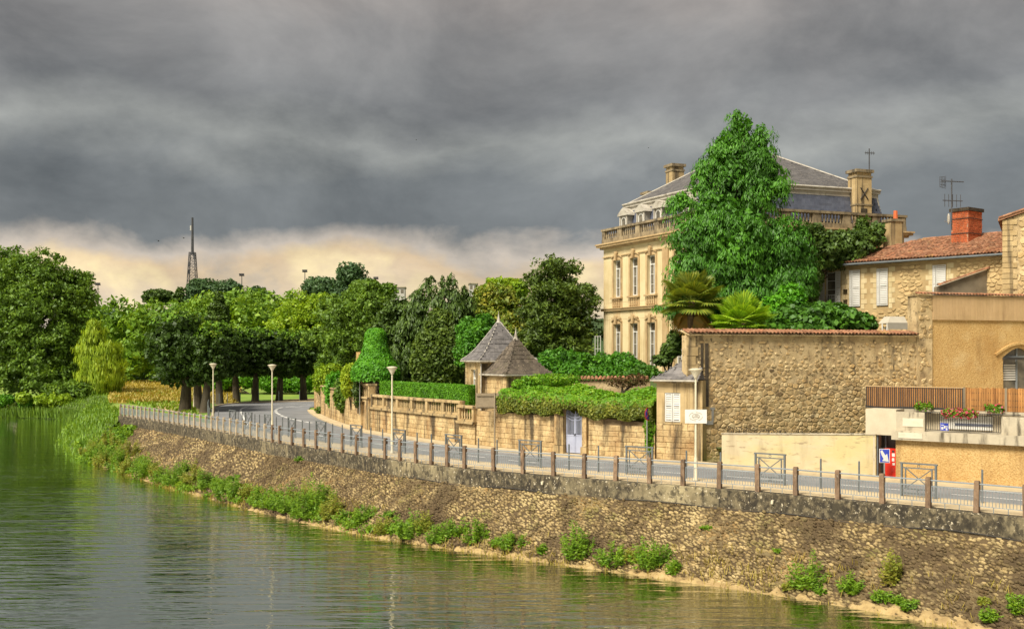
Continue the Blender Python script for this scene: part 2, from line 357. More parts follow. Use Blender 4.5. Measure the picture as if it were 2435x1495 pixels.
M['bark'] = surf('tree_bark', [(.050, .040, .026), (.11, .088, .055)], 5, bump=.03, stretch=(1, 1, .3))
M['palmbark'] = surf('fibrous_palm_trunk', [(.09, .058, .03), (.20, .13, .07)], 7, bump=.04)
M['grass'] = surf('meadow_grass', [(.085, .15, .02), (.15, .23, .03), (.23, .28, .045)], .25, 7, bump=.04, bscale=4)
M['garden'] = surf('garden_soil_grass', [(.05, .07, .02), (.09, .13, .03)], .5, 6, bump=.03)
M['hay'] = surf('golden_meadow', [(.32, .25, .035), (.40, .32, .05), (.27, .27, .045)], .09, 6, bump=.05, bscale=3)
M['path'] = surf('sandy_path', [(.48, .35, .15), (.58, .45, .22)], .5, 6, bump=.01)
M['hillm'] = surf('wooded_hill', [(.03, .06, .015), (.05, .09, .02)], .05, 6)
M['farwall'] = surf('far_white_wall', [(.50, .48, .42), (.58, .56, .50)], .3)
M['mast'] = surf('mast_steel', [(.06, .06, .065), (.10, .10, .105)], 1)
M['bird'] = surf('bird_feathers', [(.03, .03, .03), (.05, .05, .05)], 5)
G = lambda *c: list(c)
M['l_oak'] = leaf('leaf_mid_green', G((.022, .075, .010), (.055, .155, .016), (.10, .23, .024)), .45)
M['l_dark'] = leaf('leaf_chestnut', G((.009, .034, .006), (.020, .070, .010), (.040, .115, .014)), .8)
M['l_top'] = leaf('leaf_chestnut_lit', G((.035, .13, .010), (.07, .22, .014), (.14, .27, .03)), .8)
M['l_conif'] = leaf('leaf_conifer_dark', G((.012, .044, .010), (.030, .088, .014), (.055, .14, .018)), 1.0, .2)
M['l_cyp'] = leaf('leaf_cypress_bright', G((.008, .050, .006), (.026, .135, .010), (.062, .26, .016)), .35, .25)
M['l_yew'] = leaf('leaf_yew', G((.016, .050, .010), (.038, .100, .014), (.075, .16, .018)), .8, .2)
M['l_lime'] = leaf('leaf_lime', G((.05, .15, .010), (.12, .28, .014), (.19, .36, .022)), .4, .35)
M['l_wood'] = leaf('leaf_poplar', G((.035, .12, .014), (.085, .23, .024), (.15, .32, .032)), .10, .3)
M['l_far'] = leaf('leaf_far_blue_green', G((.016, .062, .030), (.030, .098, .042), (.05, .13, .05)), .10, .2)  # bluish tint: the haze of distance put into the leaf colour
M['l_willow'] = leaf('leaf_willow', G((.13, .22, .012), (.27, .38, .018), (.38, .46, .03)), .5, .4, raw=True)
M['l_yellow'] = leaf('leaf_yellowing', G((.06, .13, .012), (.17, .23, .02), (.32, .28, .03)), .7, .3, raw=True)
M['l_ivy'] = leaf('leaf_ivy_bright', G((.018, .11, .006), (.045, .23, .010), (.09, .34, .016)), .9, .3)
M['l_hedge'] = leaf('leaf_hedge', G((.02, .10, .006), (.05, .21, .010), (.085, .30, .014)), 1.2, .3)
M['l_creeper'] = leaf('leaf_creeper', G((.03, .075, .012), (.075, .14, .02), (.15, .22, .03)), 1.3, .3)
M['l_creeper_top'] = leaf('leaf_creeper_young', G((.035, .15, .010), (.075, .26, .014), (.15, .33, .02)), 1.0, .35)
M['l_red'] = leaf('leaf_reddish', G((.08, .045, .02), (.14, .075, .03), (.08, .12, .02)), 2.5, .3, raw=True)
M['l_bush'] = leaf('leaf_laurel', G((.012, .075, .006), (.030, .16, .010), (.07, .26, .014)), .9, .25)
M['l_fig'] = leaf('leaf_fig', G((.012, .06, .010), (.028, .125, .012), (.055, .20, .016)), 1.0, .25)
M['l_palm'] = leaf('leaf_palm', G((.07, .20, .016), (.15, .36, .02), (.24, .46, .03)), 1.5, .3, spec=.5)
M['l_palm2'] = leaf('leaf_palm_shaded', G((.045, .11, .016), (.095, .18, .02), (.17, .25, .03)), 1.5, .3, spec=.5)  # duller copy of the palm green, shade put into the colour
M['l_palmdead'] = leaf('leaf_palm_dry', G((.26, .13, .025), (.34, .19, .03), (.14, .16, .03)), 2.0, .3, raw=True)
M['l_weed'] = leaf('leaf_weed', G((.035, .12, .010), (.075, .21, .014), (.14, .30, .022)), 1.5, .35)
M['l_weedy'] = leaf('leaf_weed_yellow', G((.14, .20, .02), (.24, .27, .03), (.30, .24, .04)), 1.5, .35, raw=True)
M['l_reed'] = leaf('leaf_reed', G((.045, .13, .010), (.09, .22, .014), (.16, .30, .02)), .5, .35)
M['l_hay'] = leaf('leaf_hay', G((.24, .19, .03), (.36, .27, .045), (.32, .29, .05)), .15, .3, raw=True)
M['petal'] = leaf('petal_pink', G((.42, .03, .06), (.50, .06, .10), (.48, .14, .18)), 3, .3, raw=True)
# water
m, T = newmat('river_water'); P = pos(T)
# ripples run across the stream, long in one direction, in two sizes
a = T.noise(T.mapping(P, (.42, 2.1, 1), (0, 0, 0), (0, 0, math.radians(4))), 1.0, 3, .5, .35)
b = T.noise(T.mapping(P, (.16, .62, 1), (3, 1, 0), (0, 0, math.radians(-5))), 1.0, 2, .5, .5)
c2 = T.noise(T.mapping(P, (2.2, 7.5, 1), (1, 1, 0)), 1.0, 2, .5)
patch = T.rng(T.noise(T.mapping(P, (.035, .09, 1)), 1.0, 3), .35, .65, .35, 1.0)
h = T.math('ADD', T.math('MULTIPLY', a, .060), T.math('MULTIPLY', b, .062)); h = T.math('ADD', h, T.math('MULTIPLY', c2, .005))
bp = T.n('ShaderNodeBump', {'Strength': patch, 'Distance': 1.0, 'Height': h})
wn = T.noise(P, .05, 3)
body = T.n('ShaderNodeBsdfDiffuse', {0: T.ramp(wn, [(.3, (.008, .017, .002)), (.7, (.016, .024, .003))])})
mir = T.n('ShaderNodeBsdfGlossy', {0: (.97, 1.0, .93, 1), 'Roughness': .03, 'Normal': bp.outputs[0]})
lw = T.n('ShaderNodeFresnel', {'IOR': 2.3, 'Normal': bp.outputs[0]})
mx = T.n('ShaderNodeMixShader', {0: T.rng(lw.outputs[0], .15, .65, .45, 1.0), 1: body.outputs[0], 2: mir.outputs[0]})
T.t.links.new(mx.outputs[0], T.n('ShaderNodeOutputMaterial').inputs[0]); M['water'] = m
# ------------------------------------------------------------------ foliage
def nrm(a): return a/np.maximum(1e-9, np.linalg.norm(a, axis=-1, keepdims=True))
def leaf_quads(P_, Nv, size, aspect=.55, droop=.3, rg=None, fold=.12, tdir=None):
    n = len(P_); size = np.asarray(size)*np.ones(n)
    t_ = rg.normal(size=(n, 3)) if tdir is None else tdir+rg.normal(size=(n, 3))*.35
    t_[:, 2] -= droop*1.6
    t_ = nrm(t_-(t_*Nv).sum(1, keepdims=True)*Nv*.75); b_ = nrm(np.cross(Nv, t_))
    L = (size*.5)[:, None]; Wd = (size*aspect*.5)[:, None]
    A = P_-t_*L; B = P_+b_*Wd+Nv*Wd*fold*2-t_*L*.1; C = P_+t_*L; Dd = P_-b_*Wd+Nv*Wd*fold*2-t_*L*.1
    V = np.stack([A, B, C, Dd], 1).reshape(-1, 3); Fc = np.arange(4*n).reshape(-1, 4)
    return V, Fc
def lobes_pts(lobes, n, rg, thick=.3, bump=.12):
    """points near the skin of a cluster of ellipsoids, pushed in and out so that the outline is uneven"""
    C = np.array([l[0] for l in lobes], float); R = np.array([l[1] for l in lobes], float)
    wt = (R[:, 0]*R[:, 2]+R[:, 1]*R[:, 2]); wt = wt/wt.sum()
    i = rg.choice(len(lobes), n, p=wt); dr = nrm(rg.normal(size=(n, 3)))
    ph = rg.uniform(0, 6.28, (len(lobes), 3))[i]; fq = 5.0
    wob = bump*(np.sin(fq*dr[:, 0]+ph[:, 0])*np.sin(fq*dr[:, 1]+ph[:, 1])+np.sin(fq*1.9*dr[:, 2]+ph[:, 2])*.6+.5*np.sin(11*dr[:, 0]+7*dr[:, 2]+ph[:, 1]))
    rr = (1+wob)*(1-thick*rg.random(n)**2)
    Pp = C[i]+dr*R[i]*rr[:, None]; Nv = nrm(dr/R[i])
    return Pp, Nv
def crown(name, lobes, n, size, mat, parent=None, seed=1, thick=.3, bump=.12, droop=.3, aspect=.55, core=.78, flat=.55, zmin=None, sv=.35, mode=None, loc=None, clump=None):
    rg = np.random.default_rng(seed); Pp, Nv = lobes_pts(lobes, n if not clump else clump[0], rg, thick, bump)
    if zmin is not None: k_ = Pp[:, 2] > zmin; Pp, Nv = Pp[k_], Nv[k_]
    tdir = None
    if clump:                                    # leaves gather in clumps that catch the light on top and shade each other
        ii = rg.integers(0, len(Pp), n); C0, N0 = Pp[ii], Nv[ii]; rad = clump[1]*rg.uniform(.55, 1.3, len(Pp))[ii]
        if mode == 'tuft':                       # drooping umbrella of fine sprays
            th = rg.uniform(0, 6.283, n); ro = np.sqrt(rg.random(n)); hx_ = np.stack([np.cos(th), np.sin(th), 0*th], 1)
            Pp = C0+hx_*(ro*rad)[:, None]+N0*np.array([1, 1, 0])*(.5*rad)[:, None]; Pp[:, 2] += -1.15*ro**2*rad-.5*rad*rg.random(n)
            Nv = nrm(hx_*.8+N0*.5+np.array([0, 0, .55])); tdir = hx_*.35+np.array([0, 0, -1.1])
        else:
            dq_ = nrm(rg.normal(size=(n, 3))); Pp = C0+dq_*(rad*rg.random(n)**.45)[:, None]*np.array([1, 1, clump[2]]); Nv = nrm(dq_*.65+N0*.55+np.array([0, 0, .3]))
    m_ = len(Pp)
    if mode == 'tuft': Nn = nrm(Nv+rg.normal(size=(m_, 3))*.25)
    elif mode == 'spray':                        # hanging sprays that leave the crown sideways
        tdir = nrm(Nv*np.array([1, 1, .2])+1e-6)*.55; Nn = nrm(Nv*np.array([.6, .6, .3])+np.array([0, 0, .75])+rg.normal(size=(m_, 3))*.25)
    elif mode == 'hang':
        tdir = np.tile(np.array([[0, 0, -1.6]]), (m_, 1)); Nn = nrm(Nv*np.array([1, 1, .1])+rg.normal(size=(m_, 3))*.3)
    else: Nn = nrm(Nv*(1-flat)+np.array([0, 0, .25])+rg.normal(size=(m_, 3))*flat*.8)
    sz = size*(1+sv*rg.normal(size=m_)).clip(.5, 1.8)
    V, Fc = leaf_quads(Pp, Nn, sz, aspect, droop, rg, tdir=tdir)
    off = np.array(org(parent) if parent is not None else (loc or (0, 0, 0)))
    if core:                                     # the inside of the crown: larger leaf masses at every angle, so that no smooth form shows through gaps
        C = np.array([l[0] for l in lobes], float); R = np.array([l[1] for l in lobes], float); nc = max(60, int(330*core))
        i_ = np.repeat(np.arange(len(lobes)), nc); dr = nrm(rg.normal(size=(len(i_), 3))); rr = core*rg.random(len(i_))**.4
        Pc = C[i_]+dr*R[i_]*rr[:, None]
        if zmin is not None: Pc[:, 2] = np.maximum(Pc[:, 2], zmin+.2)
        Vc, Fc2 = leaf_quads(Pc, nrm(dr*.5+rg.normal(size=Pc.shape)), np.minimum(R[i_].min(1)*.5, size*2.0)*rg.uniform(.6, 1.2, len(i_)), .6, .2, rg)
        Fc = np.concatenate([Fc, Fc2+len(V)]); V = np.concatenate([V, Vc])
    me = mesh_np(V-off, Fc, mat)
    o = link(name, me, parent)
    if parent is None: o.location = off
    return o
def trunk_limbs(parent, base, top, r0, r1, lobes=(), rg=None, mat='bark', nl=6, lean=0.0):
    base, top = Vector(base), Vector(top); mb = MB(); rg = rg or random
    mid = base.lerp(top, .5)+Vector((rg.uniform(-.2, .2), rg.uniform(-.2, .2), 0))*r0*2
    mb.tube([base-Vector((0, 0, .3)), base+Vector((0, 0, r0*.6)), base.lerp(mid, .5), mid, top], [r0*1.35, r0*1.05, r0*.92, r0*.75, r1], 9)
    mb.build('trunk', M[mat], parent, smooth=True)
    for c_, r_ in list(lobes)[:nl]:
        c_ = Vector(c_); st = base.lerp(top, rg.uniform(.55, .98)); lm = MB()
        kn = st.lerp(c_, .5)+Vector((0, 0, -.1))*(c_-st).length
        lm.tube([st, kn, c_], [r1*.8, r1*.5, r1*.15], 6); lm.build('limb', M[mat], parent, smooth=True)
def tree(name, label, base, lobes, n, size, mat, r0=.3, seed=1, group=None, top=None, cat='tree', th=.5, **kw):
    base = Vector(base); t_ = thing(name, base, label, cat, group)
    zt = min(c[2] for c, r in lobes); tp = Vector(top) if top else Vector((base.x, base.y, base.z+(max(c[2] for c, r in lobes)-base.z)*.8))
    trunk_limbs(t_, base, tp, r0, r0*.45, [l for l in lobes if (Vector(l[0])-tp).length > .3], random.Random(seed))
    crown('crown', lobes, n, size, mat, t_, seed, **kw); return t_
def lob(x, y, D, rx, rz, ry=None):               # a lobe centred on a pixel at distance D with half sizes in metres
    return (tuple(at(x, y, D)), (rx, ry or rx, rz))
def rand_lobes(c, R, n, r, seed, up=.8):
    rg = random.Random(seed); c = Vector(c); out = []
    for i in range(n):
        while True:
            q = Vector((rg.uniform(-1, 1), rg.uniform(-1, 1), rg.uniform(-1, 1)))
            if q.length <= 1: break
        rr = r*rg.uniform(.75, 1.25)
        out.append((tuple(c+Vector((q.x*R[0], q.y*R[1], q.z*R[2]))), (rr, rr, rr*up)))
    return out
# ------------------------------------------------------------------ the lie of the land
ZW = -3.1                                        # water level; the quay is 0, the carriageway a kerb lower
def loft(rows, flip=False):
    n = len(rows[0]); V = [tuple(p) for r in rows for p in r]; Fs = []
    for i in range(len(rows)-1):
        for j in range(n-1):
            q = (i*n+j, i*n+j+1, (i+1)*n+j+1, (i+1)*n+j); Fs.append(q[::-1] if flip else q)
    mb = MB(); mb.v = V; mb.f = Fs; return mb
def struct(mb, name, mat, smooth=False): return tag(mb.build(name, M[mat], smooth=smooth), kind='structure')
fence_px = [(285, 988), (367, 1000), (438, 1012), (504, 1023), (564, 1034), (613, 1044), (648, 1050.5), (695, 1058), (753, 1066), (815, 1075.5), (880, 1085), (951, 1094.5),
            (1026, 1104), (1105, 1112.5), (1174, 1118.5), (1244, 1124.5), (1316, 1130), (1389, 1136), (1464, 1141.5), (1544, 1147.5), (1625, 1153), (1711, 1159.6), (1801, 1167),
            (1894, 1175.5), (1994, 1185), (2097, 1195), (2208, 1205), (2323, 1216.5), (2440, 1228)]
fp = [gp(*q).xy for q in fence_px]; fp.append(fp[-1]+(fp[-1]-fp[-6]).normalized()*26)
FL = PL(fp).smooth(2)
wall_px = [(-18.6, 103.5), (-17.6, 99), (-15.7, 92), (-13.4, 84.5), (-10.9, 77.6), (-9.3, 74), (-5.5, 67.6), (-3.1, 64), (-1.3, 61.4), (2.34, 57.4), (3.97, 56.1), (6.6, 54.4), (8.45, 53.0), (9.9, 51.6), (15.0, 46.6), (16.1, 45.7), (20.2, 42.2), (29, 34.8)]
WL = PL(wall_px).smooth(2)
foot_px = [(190, 1093), (260, 1118), (350, 1147), (420, 1168), (500, 1188), (620, 1222), (740, 1249), (870, 1276), (1000, 1297), (1150, 1318), (1300, 1339), (1480, 1364), (1650, 1389), (1780, 1407),
           (1900, 1425), (2010, 1444), (2110, 1463), (2250, 1491), (2435, 1530)]
wp = [gp(x, y, ZW).xy for x, y in foot_px]; wp.append(wp[-1]+(fp[-1]-fp[-2]))
WT = PL(wp).smooth(2)
SW = Fr((8.5, 53.2), (.95, .32))               # the tall stone wall and the ochre house stand on this line
# river
mb = MB(); mb.quad((-500, -60, ZW), (500, -60, ZW), (500, 400, ZW), (-500, 400, ZW)); struct(mb, 'river', 'water')
# embankment: a cobbled slope between the quay wall and the water
NU, NVs = 220, 12
def bank_pt(u, v, lift=0.0):
    a = FL.off(u*FL.L, -.14); b = WT.at(u*WT.L)
    z_ = -.72+(ZW-.25+.72)*v; p = a.lerp(b, v*1.02)
    return Vector((p.x, p.y, z_+lift-.10*math.sin(math.pi*v)))
rows = [[bank_pt(i/NU, j/NVs) for j in range(NVs+1)] for i in range(NU+1)]
bank = struct(loft(rows, True), 'embankment', 'cobble_bed')
bvh = BVHTree.FromPolygons([tuple(p) for r in rows for p in r], loft(rows).f)
def on_bank(x, y):
    dr = Vector(((x-CX)/F, 1, (HY-y)/F)).normalized(); h_ = bvh.ray_cast(Vector((0, 0, HC)), dr)
    return h_[0] if h_[0] is not None else gp(x, y, ZW)
def bank_frame(u, v):
    p = bank_pt(u, v); x = (bank_pt(min(1, u+.002), v)-bank_pt(max(0, u-.002), v)).normalized(); dn = (bank_pt(u, min(1, v+.02))-bank_pt(u, max(0, v-.02))).normalized()
    n_ = x.cross(dn).normalized()
    if n_.z < 0: n_ = -n_
    return p, x, n_, dn
def lump(seed, k=7):                             # an irregular domed stone, unit size, flat at the back
    r = random.Random(seed); mb = MB(); o_ = [(math.cos(6.283*(i+.5*r.random())/k), math.sin(6.283*(i+.5*r.random())/k)) for i in range(k)]
    base = [(x*.5, 0, z_*.5) for x, z_ in o_]; mid = [(x*.47, -.7, z_*.46) for x, z_ in o_]; top = [(x*.28+r.uniform(-.04, .04), -1, z_*.26) for x, z_ in o_]
    mb.add(base+mid+top, [(i, (i+1) % k, k+(i+1) % k, k+i) for i in range(k)]+[(k+i, k+(i+1) % k, 2*k+(i+1) % k, 2*k+i) for i in range(k)]+[tuple(range(2*k, 3*k))])
    return mb
def block(seed, ch=.07, jit=.03):                # a dressed block with worn arrises
    r = random.Random(seed); mb = MB(); j = lambda: r.uniform(-jit, jit)
    b0 = [(-.5, 0, -.5), (.5, 0, -.5), (.5, 0, .5), (-.5, 0, .5)]; b1 = [(x+j()*.5, -.6, z_+j()*.5) for x, _, z_ in b0]
    b2 = [(x*(1-2*ch)+j(), -1+r.uniform(0, .25), z_*(1-3*ch)+j()) for x, _, z_ in b0]
    mb.add(b0+b1+b2, [(i, (i+1) % 4, 4+(i+1) % 4, 4+i) for i in range(4)]+[(4+i, 4+(i+1) % 4, 8+(i+1) % 4, 8+i) for i in range(4)]+[(8, 9, 10, 11)]); return mb
def var(fn, mat, n=6, smooth=False, **kw): return [fn(i*13+5, **kw).mesh(M[mat], smooth=smooth) for i in range(n)]
xf = []; rg = random.Random(3); u = FL.find(300)/FL.L
while u < .88:
    p0 = bank_pt(u, .5); sz = .15 if p0.y < 62 else .25; v = .015+rg.uniform(0, .03)
    while v < .97:
        p, x, n_, dn = bank_frame(max(0, min(.995, u+rg.uniform(-.4, .4)*sz/FL.L)), min(.985, max(.01, v+rg.uniform(-.3, .3)*sz/4.2))); s_ = sz*rg.uniform(.7, 1.35); a_ = rg.uniform(-.7, .7)
        xr = x*math.cos(a_)-dn*math.sin(a_); zr = x*math.sin(a_)+dn*math.cos(a_)
        if rg.random() < .96: xf.append(basis(p-n_*.03, xr*s_*1.12, -n_*(.058+.085*rg.random()**2), -zr*s_*rg.uniform(.7, .95)))
        v += sz*.84/4.2
    u += sz*1.0/FL.L
pieces('cobble', var(lump, 'cobble', 8, k=6), M['cobble'], xf, bank, 300, 'cobble_paving')
# silt and sand left at the foot of the slope
rg = random.Random(5); NU = 520; hts = [.93-.15*(i/NU)**1.2+.03*math.sin(i*.131)+.025*math.sin(i*.43+1)+.02*math.sin(i*1.1)+rg.uniform(-.035, .035) for i in range(NU+1)]
rows = []
for i in range(NU+1):
    u = i/NU; r = []
    for j, q in enumerate((0, .12, .35, .6, .8, .95, 1.1)):
        v = hts[i]+(1.0-hts[i])*q; lf = (-.02, .04, .09, .11, .10, .07, -.1)[j]+rg.uniform(-.05, .05)*(0 < j < 6)
        a = FL.off(u*FL.L, -.14); b = WT.at(u*WT.L); p = a.lerp(b, v*1.02); r.append(Vector((p.x, p.y, -.72+(ZW-.25+.72)*v+lf-.10*math.sin(math.pi*min(1, v)))))
    rows.append(r)
struct(loft(rows, True), 'silt_foreshore', 'silt', True)
# quay wall under the railing
sec = [(.30, -.02), (-.14, -.02), (-.15, -.06), (-.15, -.78), (-.10, -.95)]
qw = thing('quay_wall', V3(FL.at(FL.L*.6), -.9), 'long low black-stained concrete quay wall under the riverside railing', 'wall')
loft([[V3(FL.off(s, d_), z_) for d_, z_ in sec] for s in np.linspace(0, FL.L, 200)], False).build('wall_face', M['quaywall'], qw)
for px in (1290, 1838):                          # drain spouts
    s = FL.find(px, -.2); p = FL.off(s, -.16); n_ = (FL.off(s, -1)-FL.off(s, 0)).normalized()
    mb = MB(); mb.tube([V3(p-n_*.04, -.28), V3(p+n_*.05, -.29), V3(p+n_*.07, -.40)], [.05, .055, .05], 8); mb.build('drain_spout', M['lamp'], qw)
cb = MB(); pts = []
for i in range(120):
    s = FL.find(880)+(FL.L*.9-FL.find(880))*i/119; pts.append(V3(FL.off(s, -.19), -.70-.05*math.sin(i*.4)-.06*abs(math.sin(i*.13))))
cb.tube(pts, .018, 5); tag(cb.build('cable', M['iron'], loc=pts[0]), 'thin black cable running along the foot of the quay wall', 'cable')
# quayside pavement, kerb, carriageway
KO = 2.55
ss = np.linspace(0, FL.L, 160)
pv = loft([[V3(FL.off(s, d_), z_) for d_, z_ in ((.26, -.03), (.30, 0), (1.4, 0), (KO, 0))] for s in ss]); pave = struct(pv, 'quay_pavement', 'pave')
e0 = FL.find(545, KO)
kb = loft([[V3(FL.off(s, d_), z_) for d_, z_ in ((KO, .004), (KO+.16, .004), (KO+.18, -.02), (KO+.18, -.2))] for s in np.linspace(e0, FL.L, 140)]); struct(kb, 'quay_kerb', 'kerb')
outer = [FL.off(s, KO+.17) for s in np.linspace(FL.L, e0, 90)]
bend = PL([tuple(outer[-1]), (-21.7, 80.5), (-25.2, 92), (-28.3, 104), (-30.4, 112), (-30.4, 118), (-28.2, 121.6), (-22.2, 124.6), (-5, 128), (30, 131)]).smooth(2)
outer += bend.p[1:]
IK = -.75
inner = [WL.off(s, IK) for s in np.linspace(0, WL.L, 90)]
inner = [Vector((30, 125)), Vector((-8, 121)), Vector((-16.5, 118.5)), Vector((-19.6, 115)), Vector((-20.3, 110))]+inner
mb = MB(); ZR = -.12
mb.add([V3(p, ZR) for p in outer]+[V3(p, ZR) for p in inner], [tuple(range(len(outer)+len(inner)))]); road = struct(mb, 'road', 'asphalt')
ik = loft([[V3(WL.off(s, d_), z_) for d_, z_ in ((IK-.02, -.2), (IK-.01, -.01), (IK+.14, .0), (.3, .0))] for s in np.linspace(0, WL.L, 120)]); struct(ik, 'house_side_pavement', 'pave')
bk = loft([[V3(bend.off(s, d_), z_) for d_, z_ in ((-.02, -.2), (.0, .0), (.18, .0), (.2, -.2))] for s in np.linspace(0, bend.L, 120)], False); struct(bk, 'bend_kerb', 'kerb')
def stripe(pts, w_, name='road_marking'):
    L_ = PL(pts); mb = loft([[V3(L_.off(s, d_), ZR+.005) for d_ in (-w_/2, w_/2)] for s in np.linspace(0, L_.L, max(2, int(L_.L/1.0)+2))], False); return mb.build(name, M['paint'], road)
s0 = FL.find(640, 5.0)
n_d = int((FL.L-s0)/4.4)
for i in range(n_d):                             # broken centre line
    s = s0+i*4.4; stripe([FL.off(s+q, 4.95) for q in (0, .8, 1.6, 2.4)], .13, 'centre_dash')
stripe([FL.off(s, 3.05) for s in np.linspace(FL.find(640, 3), FL.L, 60)], .12, 'edge_line')
i0 = WL.find(900, IK-.35)
stripe([WL.off(s, IK-.35) for s in np.linspace(i0, WL.L, 60)], .11, 'edge_line')
ol = [FL.off(FL.find(x, 3.05), 3.05) for x in (640, 600, 575)]+[Vector((-19.8, 82)), Vector((-22.6, 92)), Vector((-24.9, 100.5)), Vector((-26.6, 107)), Vector((-27.1, 112)), Vector((-26, 115.5)), Vector((-22, 118.8)), Vector((-15, 121))]
stripe(PL(ol).smooth(2).p, .16, 'edge_line')
il = PL([(-15.4, 84.5), (-17.2, 88), (-19.4, 93), (-21.6, 100), (-22.9, 106), (-23.3, 110), (-22.2, 113.2), (-19.5, 116.4), (-14, 118.6)]).smooth(2); s = .3
while s < il.L-1.5: stripe([il.at(s+q) for q in (0, .6, 1.2, 1.7)], .26, 'give_way_dash'); s += 2.5
il = PL([(-22.6, 110.5), (-21.2, 111.6), (-18.5, 112.9), (-14, 114)]); s = .2
while s < il.L-1: stripe([il.at(s+q) for q in (0, .6, 1.3)], .2, 'give_way_dash'); s += 3
# land on the quay side, and the lower ground that falls to the far bank
mb = MB(); lb = [FL.off(s, .2) for s in np.linspace(0, FL.L, 60)]
mb.add([V3(p, -.18) for p in lb]+[(900, lb[-1].y, -.18), (900, 700, -.18), (lb[0].x, 700, -.18)], [tuple(range(len(lb)+3))]); struct(mb, 'ground', 'grass')
top_l = PL([(-500, 185), (-120, 158), (-66, 152), (-52, 145), (-43, 117), (-37, 101), tuple(lb[0])]).smooth(2)
wat_l = PL([(-500, 172), (-120, 151), (-68, 145.5), (-56, 141), (-47, 115), (-40.5, 99), tuple(WT.at(0))]).smooth(2)
def sst(a, b, x): q = max(0, min(1, (x-a)/(b-a))); return q*q*(3-2*q)
def gz(x, y): return -.19-1.8*sst(11, 21, -x-.3*y)*(1-sst(180, 330, y))
st = np.linspace(0, 1, 90)**.8
rows = [[V3(p, 0) for p in (top_l.at(q*top_l.L),)] for q in st]
for r in rows:
    p = r[0].copy(); r.clear()
    for k_ in (0, 2, 5, 9, 14, 20, 28, 40, 60, 90, 140, 220, 350, 550): y_ = p.y+k_; x_ = p.x*(1+.0*k_); r.append(Vector((x_, y_, gz(x_, y_))))
struct(loft(rows, False), 'far_meadow', 'grass', True)
rows = []
for q in st:
    a = top_l.at(q*top_l.L); b = wat_l.at(q*wat_l.L); za = gz(a.x, a.y)
    rows.append([V3(a.lerp(b, t_), za+(ZW-.2-za)*t_+.25*math.sin(math.pi*t_)) for t_ in (0, .2, .45, .7, 1.05)])
riverbank = struct(loft(rows, True), 'riverbank', 'garden', True)
bvl = BVHTree.FromPolygons([tuple(p) for r in rows for p in r], loft(rows).f)
# golden hay meadow and the sandy path to it
rows = []
for D in (121, 132, 145, 160, 180, 205, 235):
    rows.append([Vector((X_at(x+6*math.sin(D+x), D), D, gz(X_at(x, D), D)+.05)) for x in (262, 290, 320, 350, 380, 410, 440, 475, 520, 570)])
struct(loft(rows, True), 'hay_meadow', 'hay')
pth = PL([(-29, 100), (-33, 108), (-37, 117), (-42, 126)])
struct(loft([[V3(pth.off(s, d_), -.14) for d_ in (-1.6, 1.6)] for s in np.linspace(0, pth.L, 14)]), 'sandy_path', 'path')
struct(loft([[Vector((x_, y_, -.17+.02)) for x_ in (-31+o_, -22+o_, 10)] for y_, o_ in ((128, 3), (131, 4), (134, 6))], True), 'verge_path', 'path')
# wooded hill far behind
def hz(x, y): return -1+20*sst(260, 440, y)*(1-.35*sst(60, 260, -x))*(1+.06*math.sin(x*.02))
struct(loft([[Vector((x_, y_, hz(x_, y_))) for x_ in np.linspace(-420, 520, 40)] for y_ in (250, 290, 330, 370, 400, 430, 470, 540, 650, 900, 1500, 4000)], True), 'hill', 'hillm', True)
# raised gardens behind the street walls
gx, gy = np.arange(-17, 60, 1.5), np.arange(44, 126, 1.5); V = []; idx = {}; Fs = []
def wl_side(x, y):
    best = (1e9, 0)
    for a, b in zip(WL.p, WL.p[1:]):
        ab = b-a; q = Vector((x, y))-a; t_ = max(0, min(1, q.dot(ab)/ab.length_squared)); r = q-ab*t_
        if r.length < best[0]: best = (r.length, ab.x*q.y-ab.y*q.x)
    return best[0] if best[1] > 0 else -best[0]
for i, x_ in enumerate(gx):
    for j, y_ in enumerate(gy):
        d_ = wl_side(x_, y_)
        if d_ > .9 and y_ < 120: idx[i, j] = len(V); lx, ly = SW.loc((x_, y_, 0)); V.append((x_, y_, .6 if (lx > -1.5 and ly < 2.2) else .6+.5*sst(1, 4, d_)+2.9*sst(3, 11, d_)))
for (i, j) in idx:
    q = [(i, j), (i+1, j), (i+1, j+1), (i, j+1)]
    if all(k_ in idx for k_ in q): Fs.append(tuple(idx[k_] for k_ in q))
mb = MB(); mb.v = V; mb.f = Fs; struct(mb, 'garden_ground', 'garden')
# ------------------------------------------------------------------ riverside railing
rail = thing('quay_railing', V3(FL.at(FL.L*.6), 0), 'long riverside railing of short square posts and grey bar panels along the quay', 'railing')
left_px = [445, 475, 508, 540, 573, 603, 635, 668, 705, 740, 775, 820, 855, 893, 935, 975, 1015, 1060, 1105, 1150, 1195, 1243, 1292, 1343, 1395, 1448, 1503, 1560, 1617, 1675, 1770, 1862, 1957, 2057, 2160, 2265, 2370]
posts = [q/3.247+150 for q in left_px]+[916, 951, 989, 1026, 1064, 1105, 1174, 1244, 1316.5, 1389.5, 1464, 1544, 1625, 1710.6, 1801, 1894, 1994, 2097, 2208, 2323, 2442]
def post_mesh(mat):
    mb = MB(); a, b = .085, .075
    r = lambda k_, z_: [(-a*k_, -b*k_, z_), (a*k_, -b*k_, z_), (a*k_, b*k_, z_), (-a*k_, b*k_, z_)]
    mb.add(r(1.05, -.12)+r(1, .05)+r(.98, .96)+r(.78, 1.02), [(i+4*l, (i+1) % 4+4*l, (i+1) % 4+4*l+4, i+4*l+4) for l in range(3) for i in range(4)]+[(12, 13, 14, 15), (3, 2, 1, 0)]); return mb.mesh(M[mat])
pm, pmp = post_mesh('post'), post_mesh('post_pale')
